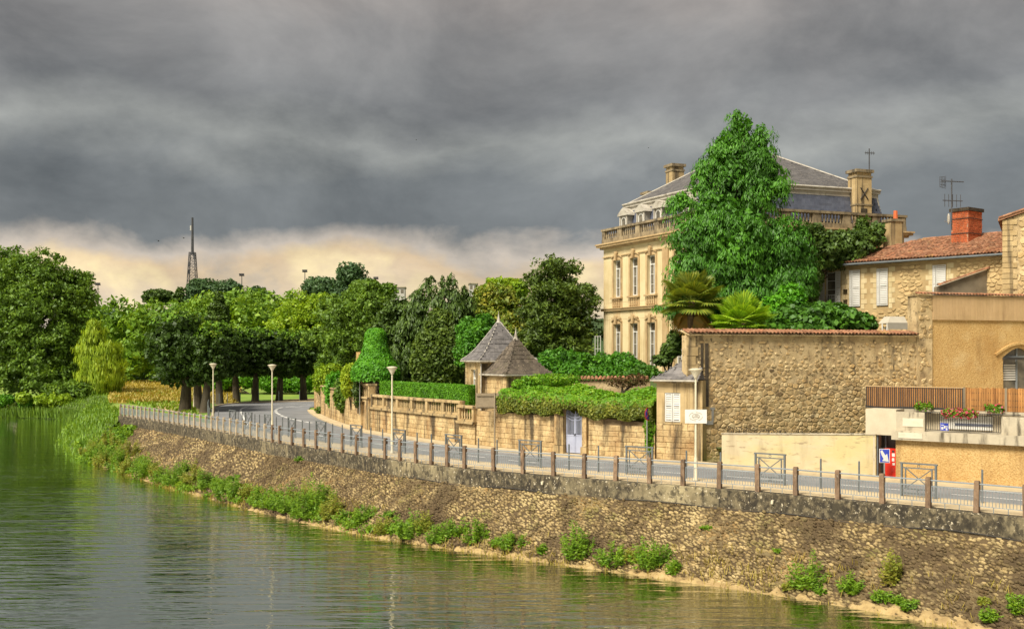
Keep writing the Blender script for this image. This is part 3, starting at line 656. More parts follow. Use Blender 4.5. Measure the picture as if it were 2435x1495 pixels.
bar_me = MB().box(WF, -.009, .009, -.009, .009, 0, 1).mesh(M['steel'])
stn = [FL.find(x, 0) for x in posts]
for k_ in range(8): stn.append(stn[-1]+1.6); posts.append(3000+k_)
for i, s in enumerate(stn):
    p = FL.at(s); u_ = FL.dir(s); o = link('post', pm if posts[i] > 640 else pmp, rail); o.location = V3(p, 0)-rail.location; o.rotation_euler = (0, random.uniform(-.03, .03), math.atan2(u_.y, u_.x))
for i in range(len(stn)-1):
    a, b = FL.at(stn[i]), FL.at(stn[i+1]); u_ = (b-a).normalized(); a, b = a+u_*.07, b-u_*.07; L_ = (b-a).length
    mb = MB(); mb.tube([V3(a-u_*.05, .91), V3(b+u_*.05, .91)], .026, 6); mb.build('top_rail', M['steel'], rail)
    mb = MB(); q0, q1 = a+u_*.03, b-u_*.03
    for z_ in (.71, .19): mb.bar(V3(q0, z_), V3(q1, z_), .03, .022)
    for p in (q0, q1): mb.bar(V3(p, .19), V3(p, .71), .022)
    for t_ in (.33, .66): p = a.lerp(b, t_); mb.bar(V3(p, 0), V3(p, .19), .02)
    nb = max(4, int(L_/.115)); zb = [a.lerp(b, (k_+1)/(nb+1)) for k_ in range(nb)]
    single = 1100 < posts[i] < 2442
    if not single:
        for p in zb: mb.bar(V3(p, .19), V3(p, .71), .02)
    pn = mb.build('panel', M['steel'], rail)
    if single:
        for p in zb: o = link('bar', bar_me, pn); o.location = V3(p, .19)-rail.location; o.scale = (1, 1, .52)
# ------------------------------------------------------------------ crossed barriers and bollards along the kerb
def ordw(i): return ['first', 'second', 'third', 'fourth', 'fifth', 'sixth', 'seventh', 'eighth', 'ninth', 'tenth', 'eleventh', 'twelfth', 'thirteenth', 'fourteenth', 'fifteenth', 'sixteenth', 'seventeenth', 'eighteenth', 'nineteenth', 'twentieth'][i] if i < 20 else '%dth' % (i+1)
BO = KO-.25
bar_px = [2185, 1830, 1521, 1260, 1078, 948, 847, 763, 694, 637, 591, 553]
proto = None
for i, x in enumerate(bar_px):
    s = FL.find(x, BO); p = FL.off(s, BO); u_ = FL.dir(s)
    t_ = thing('street_barrier', V3(p, 0), 'grey steel crossed barrier on the quay kerb, %s from the right' % ordw(i), 'barrier', 'crossed barriers along the quay kerb')
    t_.rotation_euler = (0, 0, math.atan2(u_.y, u_.x))
    if proto is None:
        W2 = .62; P_ = []
        for sx in (-1, 1): P_.append(('leg', MB().box(WF, sx*W2-.035, sx*W2+.035, -.035, .035, -.05, 1.18)))
        P_.append(('top_bar', MB().box(WF, -W2-.06, W2+.06, -.04, .04, 1.18, 1.23)))
        P_.append(('upper_bar', MB().box(WF, -W2+.035, W2-.035, -.02, .02, 1.02, 1.06)))
        P_.append(('lower_bar', MB().box(WF, -W2+.035, W2-.035, -.02, .02, .26, .31)))
        P_.append(('foot_bar', MB().box(WF, -W2+.035, W2-.035, -.02, .02, .10, .15)))
        for sx in (-1, 1): P_.append(('inner_stile', MB().box(WF, sx*.48-.02, sx*.48+.02, -.02, .02, .31, 1.02)))
        P_.append(('cross_brace', MB().bar((-.46, 0.003, .31), (.46, 0.003, 1.02), .035, .03))); P_.append(('cross_brace', MB().bar((-.46, -.003, 1.02), (.46, -.003, .31), .035, .03)))
        for zc in (1.12, .205):
            mb = MB()
            for k_ in range(8):
                a0, a1 = 6.283*k_/8, 6.283*(k_+1)/8; mb.bar((.05*math.cos(a0), 0, zc+.055*math.sin(a0)), (.05*math.cos(a1), 0, zc+.055*math.sin(a1)), .015)
            P_.append(('ring', mb))
        proto = [(n_, m_.mesh(M['steel_dark'])) for n_, m_ in P_]
    for n_, me in proto: link(n_, me, t_)
bol_px = [2337, 2042, 1953, 1714, 1631, 1423, 1354, 1182, 1137, 1026, 992, 910, 882, 814, 791, 736, 719, 672, 657, 617, 606, 576, 566]
bm = MB().lathe((0, 0, 0), [(.036, -.05), (.036, 1.12), (.03, 1.15), (.012, 1.16)], 8).mesh(M['steel_dark'], smooth=False)
for i, x in enumerate(bol_px):
    s = FL.find(x, BO); o = link('bollard', bm, None, V3(FL.off(s, BO), 0))
    tag(o, 'slim grey steel bollard on the quay kerb, %s from the right' % ordw(i), 'bollard', 'bollards along the quay kerb')
k_ = 0; s = 1.0
while s < bend.L and k_ < 22:
    p = bend.off(s, .45)
    if p.x > -17: break
    o = link('bollard', bm, None, V3(p, -.05)); tag(o, 'slim dark bollard on the outside of the road bend, %s going away' % ordw(k_), 'bollard', 'bollards round the road bend'); s += 2.3; k_ += 1
# ------------------------------------------------------------------ street lamps
lamp_defs = [(1655, 1.75, 4.55, 'cream street lamp with a white sign plate in front of the tall stone wall'), (932, 1.8, 4.5, 'cream street lamp in front of the balustrade and clipped hedge'),
             (647, 1.9, 4.5, 'cream street lamp standing before the road bend, right of the dark tree row'), (507, 1.9, 4.5, 'cream street lamp beside the first clipped chestnut tree'),
             (461, 1.9, 4.4, 'cream lamp post half hidden under the first chestnut crown')]
for i, (x, of, hh, lb_) in enumerate(lamp_defs):
    s = FL.find(x, of); p = V3(FL.off(s, of), 0) if i < 4 else Vector((X_at(x, 108), 108, -.15)); t_ = thing('street_lamp', p, lb_, 'street lamp', 'bowl-topped street lamps')
    MB().lathe(p, [(.13, -.02), (.13, .05), (.085, .1), (.075, .9), (.055, 1.0), (.042, hh-.45), (.042, hh-.38)], 10).build('pole', M['lamp'], t_, smooth=True)
    MB().lathe(p+Vector((0, 0, hh-.40)), [(.06, 0), (.075, .06), (.24, .33), (.25, .35)], 14).build('bowl', M['lampglass'], t_, smooth=True)
    MB().lathe(p+Vector((0, 0, hh-.05)), [(.25, .0), (.29, .0), (.30, .03), (.16, .075), (.02, .09)], 14).build('lid', M['lamp'], t_, smooth=True)
    if i == 0:
        pl = MB(); f_ = Fr(p.xy, (1, -.12)); pl.box(f_, -.44, .44, -.075, -.055, 2.34, 2.9); sp = pl.build('sign_plate', M['white'], t_)
        mk = MB()
        for k2 in range(16):                     # the worn oval emblem on the plate
            a0, a1 = 6.283*k2/16, 6.283*(k2+1)/16
            for ra, rb in ((.27, .17), (.15, .10)):
                if k2 % 4 != 0 or ra < .2: mk.bar(f_.p(ra*math.cos(a0), -.079, 2.62+rb*math.sin(a0)), f_.p(ra*math.cos(a1), -.079, 2.62+rb*math.sin(a1)), .006, .016)
        mk.bar(f_.p(-.12, -.079, 2.6), f_.p(.12, -.079, 2.6), .006, .02); mk.bar(f_.p(-.05, -.079, 2.66), f_.p(.08, -.079, 2.66), .006, .03)
        mk.build('emblem', M['signback'], sp)
# ------------------------------------------------------------------ walls along the street
def lay(parent, line, s0, s1, z0, z1, rh, wr, depth, variants, mat, name='stone_block', off=0.0, holes=(), seed=1, ztop=None, cap=300, jo=.014):
    rg = random.Random(seed); xf = []; z_ = z0
    while z_ < z1-.06:
        h = min(rh*rg.uniform(.85, 1.15), z1-z_); h = z1-z_ if z1-z_-h < .1 else h
        s = s0-rg.uniform(0, wr[0]*.6)
        while s < s1-.02:
            w_ = rg.uniform(*wr); a, b = max(s, s0), min(s+w_, s1); s += w_
            if b-a < .09: continue
            c = (a+b)/2
            if any(hx0 < b and a < hx1 and hz0 < z_+h and z_ < hz1 for hx0, hx1, hz0, hz1 in holes): continue
            if ztop and z_+h > ztop(c)+.05: continue
            p = line.off(c, off) if isinstance(line, PL) else line.p(c, off, 0).xy
            u_ = line.dir(c, .3) if isinstance(line, PL) else line.u
            xf.append(TRS(V3(p, z_+h/2), math.atan2(u_.y, u_.x), (b-a-jo, depth*rg.uniform(.6, 1.2), h-jo)))
        z_ += h
    pieces(name, variants, M[mat], xf, parent, cap)
def wall_core(parent, line, s0, s1, z0, ztop, thick, mat, off=.0, name='wall_core'):
    rows = [[V3(line.off(s, d_), z_) for d_, z_ in ((off, z0(s) if callable(z0) else z0), (off, ztop(s)), (off+thick, ztop(s)), (off+thick, z0(s) if callable(z0) else z0))] for s in np.linspace(s0, s1, max(3, int((s1-s0)/1.2)))]
    mb = loft(rows); n = len(rows); mb.f += [(0, 1, 2, 3), tuple((n-1)*4+i for i in (3, 2, 1, 0))]; return mb.build(name, M[mat], parent)
AB = var(block, 'ashlar', 6); AQ = var(block, 'quoin', 4)
wx = lambda px, off=0.0: WL.find(px, off)
def baluster_mesh(h, r, mat): return MB().lathe((0, 0, 0), [(r, 0), (r, h*.08), (r*.55, h*.14), (r*.95, h*.36), (r*.8, h*.5), (r*.45, h*.78), (r*.9, h*.9), (r, h)], 7).mesh(M[mat], smooth=True)
def put(name, me, parent, p, rz=0.0, sc=(1, 1, 1)):
    o = link(name, me, parent); o.location = Vector(p)-org(parent); o.rotation_euler = (0, 0, rz); o.scale = sc; return o
# curved wall at the bend
s0, s1 = 0.15, wx(852)
t_ = thing('garden_wall', V3(WL.at((s0+s1)/2), 0), 'curved pale stone garden wall at the road bend with shrubs hanging over', 'wall')
zt = lambda s: 2.25+.18*math.sin(s*.9)
wall_core(t_, WL, s0, s1, -.1, zt, .45, 'ashlar_joint', .02); lay(t_, WL, s0, s1, 0, 2.3, .30, (.45, .8), .05, AB, 'ashlar', off=.03, seed=11, ztop=zt)
for k_ in range(6):
    a = s0+(s1-s0)*k_/6; wall_core(t_, WL, a, a+(s1-s0)/6-.02, 2.4, lambda s: 2.5, .6, 'quoin', -.06, 'coping_stone')
q = V3(WL.at(.1), 0); MB().box(Fr(q.xy, WL.dir(1)), -.3, .28, -.12, .5, -.05, 3.0).build('end_pillar', M['ashlar'], t_); MB().box(Fr(q.xy, WL.dir(1)), -.36, .34, -.18, .56, 3.0, 3.12).build('pillar_cap', M['quoin'], t_)
# pier with a little balustrade beside the ivy arbour
sa, sb = wx(854), wx(880); f_ = Fr(WL.at(sa), WL.at(sb)-WL.at(sa)); L_ = sb-sa
t_ = thing('wall_pier', f_.p(L_/2, 0, 0), 'stone wall pier with recessed panel and small balustrade on top, left of the hedge', 'pier')
MB().box(f_, 0, L_*.32, -.12, .5, -.05, 2.12).build('jamb', M['ashlar'], t_); MB().box(f_, L_*.68, L_, -.12, .5, -.05, 2.12).build('jamb', M['ashlar'], t_)
MB().box(f_, L_*.32+.002, L_*.68-.002, .06, .46, -.05, 1.9).build('recessed_panel', M['mansion_trim'], t_); MB().box(f_, L_*.32+.002, L_*.68-.002, -.10, .48, 1.9, 2.11).build('lintel', M['ashlar'], t_)
MB().box(f_, -.08, L_+.08, -.2, .58, 2.12, 2.24).build('ledge', M['quoin'], t_); MB().box(f_, -.02, L_+.02, -.12, .5, 3.02, 3.16).build('hand_rail', M['quoin'], t_)
for a in (0, L_-.2): MB().box(f_, a, a+.2, -.1, .46, 2.24, 3.02).build('corner_block', M['ashlar'], t_)
bme = baluster_mesh(.78, .075, 'quoin')
for k_ in range(6): put('baluster', bme, t_, f_.p(.3+(L_-.6)*k_/5, 0, 2.24))
# balustrade wall
s0, s1 = wx(880)+.03, wx(1093)
t_ = thing('balustrade_wall', V3(WL.at((s0+s1)/2), 0), 'cream stone retaining wall carrying a long balustrade in front of the clipped hedge', 'wall')
wall_core(t_, WL, s0, s1, -.1, lambda s: 1.46, .5, 'ashlar_joint', .02); lay(t_, WL, s0, s1, 0, 1.45, .27, (.4, .85), .045, AB, 'ashlar', off=.03, seed=21)
wall_core(t_, WL, s0, s1, 1.46, lambda s: 1.60, .75, 'quoin', -.12, 'cornice'); wall_core(t_, WL, s0, s1, 1.604, lambda s: 1.74, .34, 'quoin', .02, 'plinth'); wall_core(t_, WL, s0, s1, 2.30, lambda s: 2.45, .38, 'quoin', .0, 'hand_rail')
piers = [s0+.12]+[wx(p) for p in (910, 942, 976, 1012.6, 1051)]+[s1-.12]
bme = baluster_mesh(.56, .062, 'quoin')
for s in piers:
    MB().box(Fr(WL.at(s), WL.dir(s)), -.15, .15, .03, .34, 1.742, 2.298).build('pier', M['quoin'], t_)
for a, b in zip(piers, piers[1:]):
    n = max(4, int((b-a-.3)/.21))
    for k_ in range(n): put('baluster', bme, t_, V3(WL.off(a+.15+(b-a-.3)*(k_+.5)/n, .19), 1.742))
# balcony pier below the taller pavilion
sa, sb = wx(1094), wx(1132); f_ = Fr(WL.at(sa), WL.at(sb)-WL.at(sa)); L_ = sb-sa
t_ = thing('balcony_pier', f_.p(L_/2, 0, 0), 'projecting stone pier with small balcony balustrade under the pavilion window', 'pier')
MB().box(f_, 0, L_, -.06, .55, -.05, 1.18).build('pier_core', M['ashlar_joint'], t_); lay(t_, f_, 0.0, L_, 0, 1.16, .28, (.4, .7), .05, AB, 'ashlar', off=-.06, seed=23)
MB().prism(f_, [(-.1, 1.32), (L_+.1, 1.32), (L_+.02, 1.18), (-.02, 1.18)], -.28, .55).build('corbel_ledge', M['quoin'], t_)
MB().box(f_, 0, L_, -.2, .1, 1.322, 1.42).build('plinth', M['quoin'], t_); MB().box(f_, -.04, L_+.04, -.24, .14, 2.08, 2.22).build('hand_rail', M['quoin'], t_)
for a in (0, L_-.22): MB().box(f_, a, a+.22, -.18, .08, 1.42, 2.08).build('corner_block', M['ashlar'], t_)
bme2 = baluster_mesh(.66, .07, 'quoin')
for k_ in range(5): put('baluster', bme2, t_, f_.p(.34+(L_-.68)*k_/4, -.05, 1.42))
# walls left and right of the gate
def street_wall(px0, px1, h0, h1, label, seed):
    s0, s1 = wx(px0), wx(px1); zt = lambda s: h0+(h1-h0)*(s-s0)/(s1-s0)
    t_ = thing('garden_wall', V3(WL.at((s0+s1)/2), 0), label, 'wall')
    wall_core(t_, WL, s0, s1, -.1, zt, .5, 'ashlar_joint', .03); lay(t_, WL, s0, s1, 0, max(h0, h1), .285, (.34, .72), .05, AB, 'ashlar', off=.04, seed=seed, ztop=zt)
    return t_
street_wall(1133, 1321, 1.95, 1.95, 'streaked stone block wall left of the pale gate, under the dense creeper', 31)
street_wall(1398, 1557, 1.95, 1.75, 'streaked stone block wall right of the pale gate, below trimmed creeper', 32)
# gate with its pillars
gs0, gs1 = wx(1343), wx(1386); gf = Fr(WL.at(gs0), WL.at(gs1)-WL.at(gs0)); GW = gs1-gs0
for (a, b, hh, lb_) in ((wx(1322)-gs0, -.03, 2.62, 'square stone gate pillar on the left of the pale gate'), (GW+.03, wx(1397)-gs0, 2.55, 'square stone gate pillar on the right of the pale gate')):
    t_ = thing('gate_pillar', gf.p((a+b)/2, .2, 0), lb_, 'pillar', 'gate pillars')
    MB().box(gf, a, b, -.1, .5, .42, hh).build('shaft', M['ashlar'], t_); MB().box(gf, a-.05, b+.05, -.17, .56, hh, hh+.14).build('cap', M['quoin'], t_)
    MB().box(gf, a-.05, b+.05, -.16, .55, -.05, .40).build('base_block', M['quoin'], t_)
t_ = thing('garden_gate', gf.p(GW/2, .1, 0), 'pale violet grey metal double gate with vertical bars above solid panels', 'gate')
for k_ in range(2):
    a, b = (0.01, GW/2-.006) if k_ == 0 else (GW/2+.006, GW-.01)
    lf = MB().box(gf, a, a+.04, .14, .18, .04, 2.2).box(gf, b-.04, b, .14, .18, .04, 2.05).box(gf, a+.04, b-.04, .14, .18, .92, .98).build('leaf', M['gate'], t_)
    MB().box(gf, a+.04, b-.04, .155, .17, .04, .92).build('lower_panel', M['gate'], lf)
    for j in range(6):
        x_ = a+.04+(b-a-.08)*(j+.5)/6; cx_ = GW/2; tp = 1.92+.30*abs(x_-cx_)/(GW/2)**1; MB().box(gf, x_-.012, x_+.012, .15, .17, .98, tp+.12).build('bar', M['gate'], lf)
    for zo in (0, .16):
        mb = MB(); n = 6
        for j in range(n):
            x0, x1 = a+(b-a)*j/n, a+(b-a)*(j+1)/n; cv = lambda x_: 1.72+zo+.20*(abs(x_-GW/2)/(GW/2))**2
            mb.bar(gf.p(x0, .145, cv(x0)), gf.p(x1, .145, cv(x1)), .02, .03)
        mb.build('curved_rail', M['gate'], lf)
    MB().box(gf, (GW/2-.05) if k_ == 0 else GW/2+.02, (GW/2-.02) if k_ == 0 else GW/2+.05, .11, .14, .94, 1.04).build('handle', M['iron'], lf)
# ------------------------------------------------------------------ slated pavilions
def slate_face(parent, e0, e1, t0, t1, variants, mat, row=.22, wid=.25, flare=.0, thick=.02, name='slate', cap=300, prof=None):
    """slates on a face from eave e0-e1 to top t0-t1"""
    e0, e1, t0, t1 = map(Vector, (e0, e1, t0, t1)); H = ((t0+t1)/2-(e0+e1)/2).length; n = max(2, int(H/row)); xf = []; rg = random.Random(n)
    for i in range(n):
        q = i/n; a, b = e0.lerp(t0, q), e1.lerp(t1, q); a2, b2 = e0.lerp(t0, (i+1)/n), e1.lerp(t1, (i+1)/n)
        L_ = (b-a).length
        if L_ < .12: continue
        m_ = max(1, int(L_/wid)); x = (b-a).normalized(); up = ((a2+b2)/2-(a+b)/2).normalized(); nn = x.cross(up).normalized()
        for j in range(m_):
            c = a.lerp(b, (j+.5+(.25 if i % 2 else -.25)*(m_ > 2 and 0 < j < m_-1))/m_)
            w_ = L_/m_*.97; xf.append(basis(c+nn*(.015+rg.uniform(0, .008))+up*row*.5, x*w_, -(nn-up*.10)*thick, up*row*1.12))
    return xf
def hip_roof(parent, fr, x0, x1, y0, y1, z0, zt, mat, hipmat='lead', fin=.6, curve=.18):
    """steep bell-cast pyramid with real slates, hip rolls and a finial; profile flares at the eaves"""
    cx_, cy_ = (x0+x1)/2, (y0+y1)/2; prof = [(1.0, 0), (.80, .12), (.60, .30), (.40, .53), (.2, .77), (.045, .965)]
    ring = [[fr.p(cx_+(sx*(x1-x0)/2)*k_, cy_+(sy*(y1-y0)/2)*k_, z0+(zt-z0)*h_) for sx, sy in ((-1, -1), (1, -1), (1, 1), (-1, 1))] for k_, h_ in prof]
    mb = MB(); vs_ = [p for r in ring for p in r]; mb.add(vs_, [(i*4+j, i*4+(j+1) % 4, i*4+4+(j+1) % 4, i*4+4+j) for i in range(len(prof)-1) for j in range(4)]+[(0, 1, 2, 3), tuple(4*len(prof)-4+j for j in range(4))])
    rf = mb.build('roof', M[mat], parent); vr = var(block, mat, 3, ch=.02, jit=.01); xf = []
    for i in range(len(prof)-1):
        for j in (0, 3): xf += slate_face(parent, ring[i][j], ring[i][(j+1) % 4], ring[i+1][j], ring[i+1][(j+1) % 4], vr, mat)
    pieces('slate', vr, M[mat], xf, rf, 300, 'slate_courses')
    for j in range(4):
        mb = MB(); mb.tube([r[j]+Vector((0, 0, .02)) for r in ring], .035, 6); mb.build('hip_roll', M[hipmat], rf)
    MB().lathe(fr.p(cx_, cy_, zt-(zt-z0)*.06), [(.16, 0), (.11, .12), (.06, fin*.6), (.012, fin), (.012, fin+.14)], 8).build('finial', M['lead'], rf)
    eb = MB(); o_ = .03
    for a, b in ((0, 1), (3, 0)):
        eb.bar(ring[0][a]-Vector((0, 0, .045)), ring[0][b]-Vector((0, 0, .045)), .10, .08)
    eb.build('gutter', M['lead'], rf); return rf
def louvre_shutter(parent, fr, x0, x1, y, z0, z1, mat='shutter', name='shutter'):
    fw = .055; mb = MB()
    for a, b in ((x0, x0+fw), (x1-fw, x1)): mb.box(fr, a, b, y-.035, y, z0, z1)
    for a, b in ((z0, z0+fw*1.3), (z1-fw, z1), ((z0+z1)/2-.035, (z0+z1)/2+.035)): mb.box(fr, x0+fw, x1-fw, y-.034, y-.001, a, b)
    s_ = mb.build(name, M[mat], parent); n = int((z1-z0-.2)/.105)
    for i in range(n):
        z_ = z0+.1+(z1-z0-.18)*(i+.5)/n
        if abs(z_-(z0+z1)/2) < .06: continue
        MB().hexa([fr.p(x0+fw, y-.03, z_-.045), fr.p(x1-fw, y-.03, z_-.045), fr.p(x1-fw, y-.022, z_-.045), fr.p(x0+fw, y-.022, z_-.045),
                   fr.p(x0+fw, y-.012, z_+.042), fr.p(x1-fw, y-.012, z_+.042), fr.p(x1-fw, y-.004, z_+.042), fr.p(x0+fw, y-.004, z_+.042)]).build('louvre', M[mat], s_)
    return s_
def facade(parent, fr, x0, x1, z0, z1, holes, mat, y=0.0, dep=.3, name='wall'):
    xs = sorted({x0, x1, *[h[0] for h in holes], *[h[1] for h in holes]}); zs = sorted({z0, z1, *[h[2] for h in holes], *[h[3] for h in holes]}); mb = MB()
    for a, b in zip(xs, xs[1:]):
        for c, d_ in zip(zs, zs[1:]):
            if any(h[0] <= a and b <= h[1] and h[2] <= c and d_ <= h[3] for h in holes): continue
            mb.quad(fr.p(a, y, c), fr.p(b, y, c), fr.p(b, y, d_), fr.p(a, y, d_))
    for h in holes:
        c = [(h[0], h[2]), (h[1], h[2]), (h[1], h[3]), (h[0], h[3])]
        for (xa, za), (xb, zb) in zip(c, c[1:]+c[:1]): mb.quad(fr.p(xa, y, za), fr.p(xb, y, zb), fr.p(xb, y+dep, zb), fr.p(xa, y+dep, za))
    for xa, za, xb, zb in ((x0, z0, x0, z1), (x0, z1, x1, z1), (x1, z1, x1, z0)): mb.quad(fr.p(xa, y, za), fr.p(xb, y, zb), fr.p(xb, y+dep, zb), fr.p(xa, y+dep, za))
    return mb.build(name, M[mat], parent)
def casement(parent, fr, x0, x1, z0, z1, y=.2, trans=.0, cols=2, rows=3, curtain=True, mat='white'):
    fw = .07; mb = MB().box(fr, x0, x0+fw, y-.05, y+.03, z0, z1).box(fr, x1-fw, x1, y-.05, y+.03, z0, z1).box(fr, x0+fw, x1-fw, y-.05, y+.03, z0, z0+fw*1.2).box(fr, x0+fw, x1-fw, y-.05, y+.03, z1-fw, z1)
    wn_ = mb.build('window', M[mat], parent); zt_ = z1-trans
    if trans: MB().box(fr, x0+fw, x1-fw, y-.05, y+.03, zt_-.05, zt_+.05).build('transom', M[mat], wn_)
    for c in range(1, cols): xm = x0+(x1-x0)*c/cols; MB().box(fr, xm-.035, xm+.035, y-.052, y+.028, z0+fw, (zt_-.05) if trans else z1-fw).build('mullion', M[mat], wn_)
    for r in range(1, rows):
        zm = z0+(zt_-z0)*r/rows
        for c in range(cols): a, b = x0+(x1-x0)*c/cols+fw, x0+(x1-x0)*(c+1)/cols-fw; MB().box(fr, a, b, y-.03, y+.01, zm-.016, zm+.016).build('glazing_bar', M[mat], wn_)
    MB().quad(fr.p(x0+.02, y+.01, z0), fr.p(x1-.02, y+.01, z0), fr.p(x1-.02, y+.01, z1), fr.p(x0+.02, y+.01, z1)).build('pane', M['glass'], wn_)
    return wn_
# the taller pavilion
u_ = Vector((.94, .33)); c0 = Vector((X_at(1139, 63.0), 63.0)); fr = Fr(c0, u_); sd_ = 3.6; ins = .24
t_ = thing('pavilion', fr.p(1.8, 1.8, 0), 'taller square stone pavilion with steep grey slate pyramid roof and finial', 'pavilion')
hip_roof(t_, fr, 0, sd_, 0, sd_, 4.82, 7.15, 'slate')
lf_ = Fr(fr.p(ins, sd_-ins, 0).xy, -fr.v)        # frame of the face that looks over the river
wl_ = sd_-2*ins
facade(t_, lf_, 0, wl_, 0, 4.8, [(1.15, 2.05, 2.25, 4.25)], 'ashlar', 0, .25)
facade(t_, fr, ins, sd_-ins, 0, 4.8, [], 'ashlar', ins, .2); MB().box(fr, ins+.2, sd_-ins, ins+.02, sd_-ins-.05, 0, 4.78).build('core', M['dark'], t_)
casement(t_, lf_, 1.15, 2.05, 2.25, 4.25, .17, .5, 2, 3)
for a, b in ((.0, .45), (wl_-.45, wl_)):
    for k_ in range(8): MB().box(lf_, a, b-(.12 if k_ % 2 else 0), -.05, -.001, 2.3+k_*.3, 2.58+k_*.3).build('quoin', M['quoin'], t_)
for a, b in ((.88, 1.13), (2.07, 2.32)):
    for k_ in range(7): MB().box(lf_, a, b, -.04, -.001, 2.25+k_*.3, 2.53+k_*.3).build('surround_stone', M['quoin'], t_)
for k_ in range(3): MB().box(lf_, 1.15+k_*.3, 1.44+k_*.3, -.05, -.001, 4.27, 4.62).build('lintel_stone', M['quoin'], t_)
MB().box(lf_, -.1, wl_+.1, -.1, .1, 4.66, 4.79).build('cornice', M['quoin'], t_); MB().box(fr, ins-.1, sd_-ins+.1, ins-.1, ins+.1, 4.655, 4.785).build('cornice', M['quoin'], t_)
MB().tube([fr.p(ins-.06, ins-.06, 4.75), fr.p(ins-.06, ins-.06, 1.0)], .04, 6).build('downpipe', M['lead'], t_)
# the lower pavilion
c0 = Vector((X_at(1201, 60.9), 60.9)); fr = Fr(c0, (.875, .485)); sd_ = 3.1; ins = .2
t_ = thing('pavilion', fr.p(1.5, 1.5, 0), 'lower square stone pavilion with mossy brown slate pyramid roof in front of the taller one', 'pavilion')
hip_roof(t_, fr, 0, sd_, 0, sd_, 4.05, 6.12, 'slate_brown', 'slate_brown')
facade(t_, fr, ins, sd_-ins, 0, 4.04, [], 'ashlar', ins, .2); lf2 = Fr(fr.p(ins, sd_-ins, 0).xy, -fr.v); facade(t_, lf2, 0, sd_-2*ins, 0, 4.04, [], 'ashlar', 0, .2)
lay(t_, lf2, 0, sd_-2*ins, .1, 3.85, .3, (.4, .8), .03, AB, 'ashlar', off=-.001, seed=41); lay(t_, fr, ins, sd_-ins, .1, 3.85, .3, (.4, .8), .03, AB, 'ashlar', off=ins-.001, seed=42)
MB().box(fr, ins-.08, sd_-ins+.08, ins-.08, ins+.1, 3.9, 4.03).build('cornice', M['quoin'], t_); MB().box(lf2, -.0, sd_-2*ins+.06, -.08, .1, 3.895, 4.025).build('cornice', M['quoin'], t_)
# the small pavilion against the tall wall
sa = wx(1561); fr = Fr(WL.at(sa), (.86, -.51)); LC = 1.98
t_ = thing('pavilion', fr.p(1, 1, 0), 'small stone pavilion with closed white shutters beside the tall stone wall', 'pavilion')
facade(t_, fr, 0, LC, -.05, 3.9, [(.42, 1.24, 1.83, 3.28)], 'quoin', 0, .25); MB().box(fr, .02, LC+.3, .26, 3.0, -.05, 3.88).build('core', M['quoin'], t_)
lay(t_, fr, 0, LC, 0, 1.75, .30, (.4, .8), .05, AB, 'ashlar', off=0.0, seed=51)
for k_ in range(2): louvre_shutter(t_, fr, .43+k_*.41, .82+k_*.41, .06, 1.86, 3.26)
MB().box(fr, .34, 1.32, -.06, .05, 1.74, 1.825).build('sill', M['quoin'], t_); MB().box(fr, -.12, LC+.02, -.14, .2, 3.75, 3.92).build('cornice', M['quoin'], t_)
ax = fr.p(1.9, 1.9, 5.75); e = [fr.p(-.22, -.25, 3.93), fr.p(LC+.25, -.25, 3.93), fr.p(LC+.3, 3.2, 3.93), fr.p(-.22, 3.2, 3.93)]
prof = [(1, 0), (.78, .14), (.5, .42), (.05, .95)]
ring = [[Vector(((p.x-ax.x)*k_+ax.x, (p.y-ax.y)*k_+ax.y, 3.93+(ax.z-3.93)*h_)) for p in e] for k_, h_ in prof]
mb = MB(); mb.add([p for r in ring for p in r], [(i*4+j, i*4+(j+1) % 4, i*4+4+(j+1) % 4, i*4+4+j) for i in range(3) for j in range(4)]+[(12, 13, 14, 15), (0, 1, 2, 3)]); rf = mb.build('roof', M['slate'], t_)
vr = var(block, 'slate', 3, ch=.02, jit=.01); xf = []
for i in range(3):
    for j in (0, 3): xf += slate_face(rf, ring[i][j], ring[i][(j+1) % 4], ring[i+1][j], ring[i+1][(j+1) % 4], vr, 'slate')
pieces('slate', vr, M['slate'], xf, rf)
mb = MB(); mb.bar(e[0]-Vector((0, 0, .05)), e[1]-Vector((0, 0, .05)), .1, .08); mb.build('gutter', M['lead'], rf)
# ------------------------------------------------------------------ road signs
s = FL.find(1177, 2.0); p = V3(FL.off(s, 2.0), 0); p = V3(WL.off(wx(1177, -.45), -.45), 0); fr = Fr(p.xy, (1, .02))
t_ = thing('road_sign', p, 'brown rectangular sign seen from behind on a post by the pavilions', 'road sign')
MB().tube([p-Vector((0, 0, .1)), p+Vector((0, 0, 3.05))], .045, 8).build('post', M['signback'], t_)
MB().box(fr, -1.05, .38, .05, .075, 2.18, 3.02).build('panel_back', M['signback'], t_)
for z_ in (2.28, 2.9): MB().box(fr, -1.0, .34, .0, .05, z_-.03, z_+.03).build('bracket', M['signback'], t_)
p = V3(WL.off(wx(1538, -.35), -.35), 0); fr = Fr(p.xy, (.55, .83))
t_ = thing('road_sign', p, 'round blue and red no-stopping sign against the creeper', 'road sign')
MB().tube([p-Vector((0, 0, .1)), p+Vector((0, 0, 2.5))], .03, 8).build('post', M['galv'], t_)
def disc(fr, x, z_, y, r, mat, nm, par, n=20): return MB().prism(fr, [(x+r*math.cos(6.283*i/n), z_+r*math.sin(6.283*i/n)) for i in range(n)], y, y+.012).build(nm, M[mat], par)
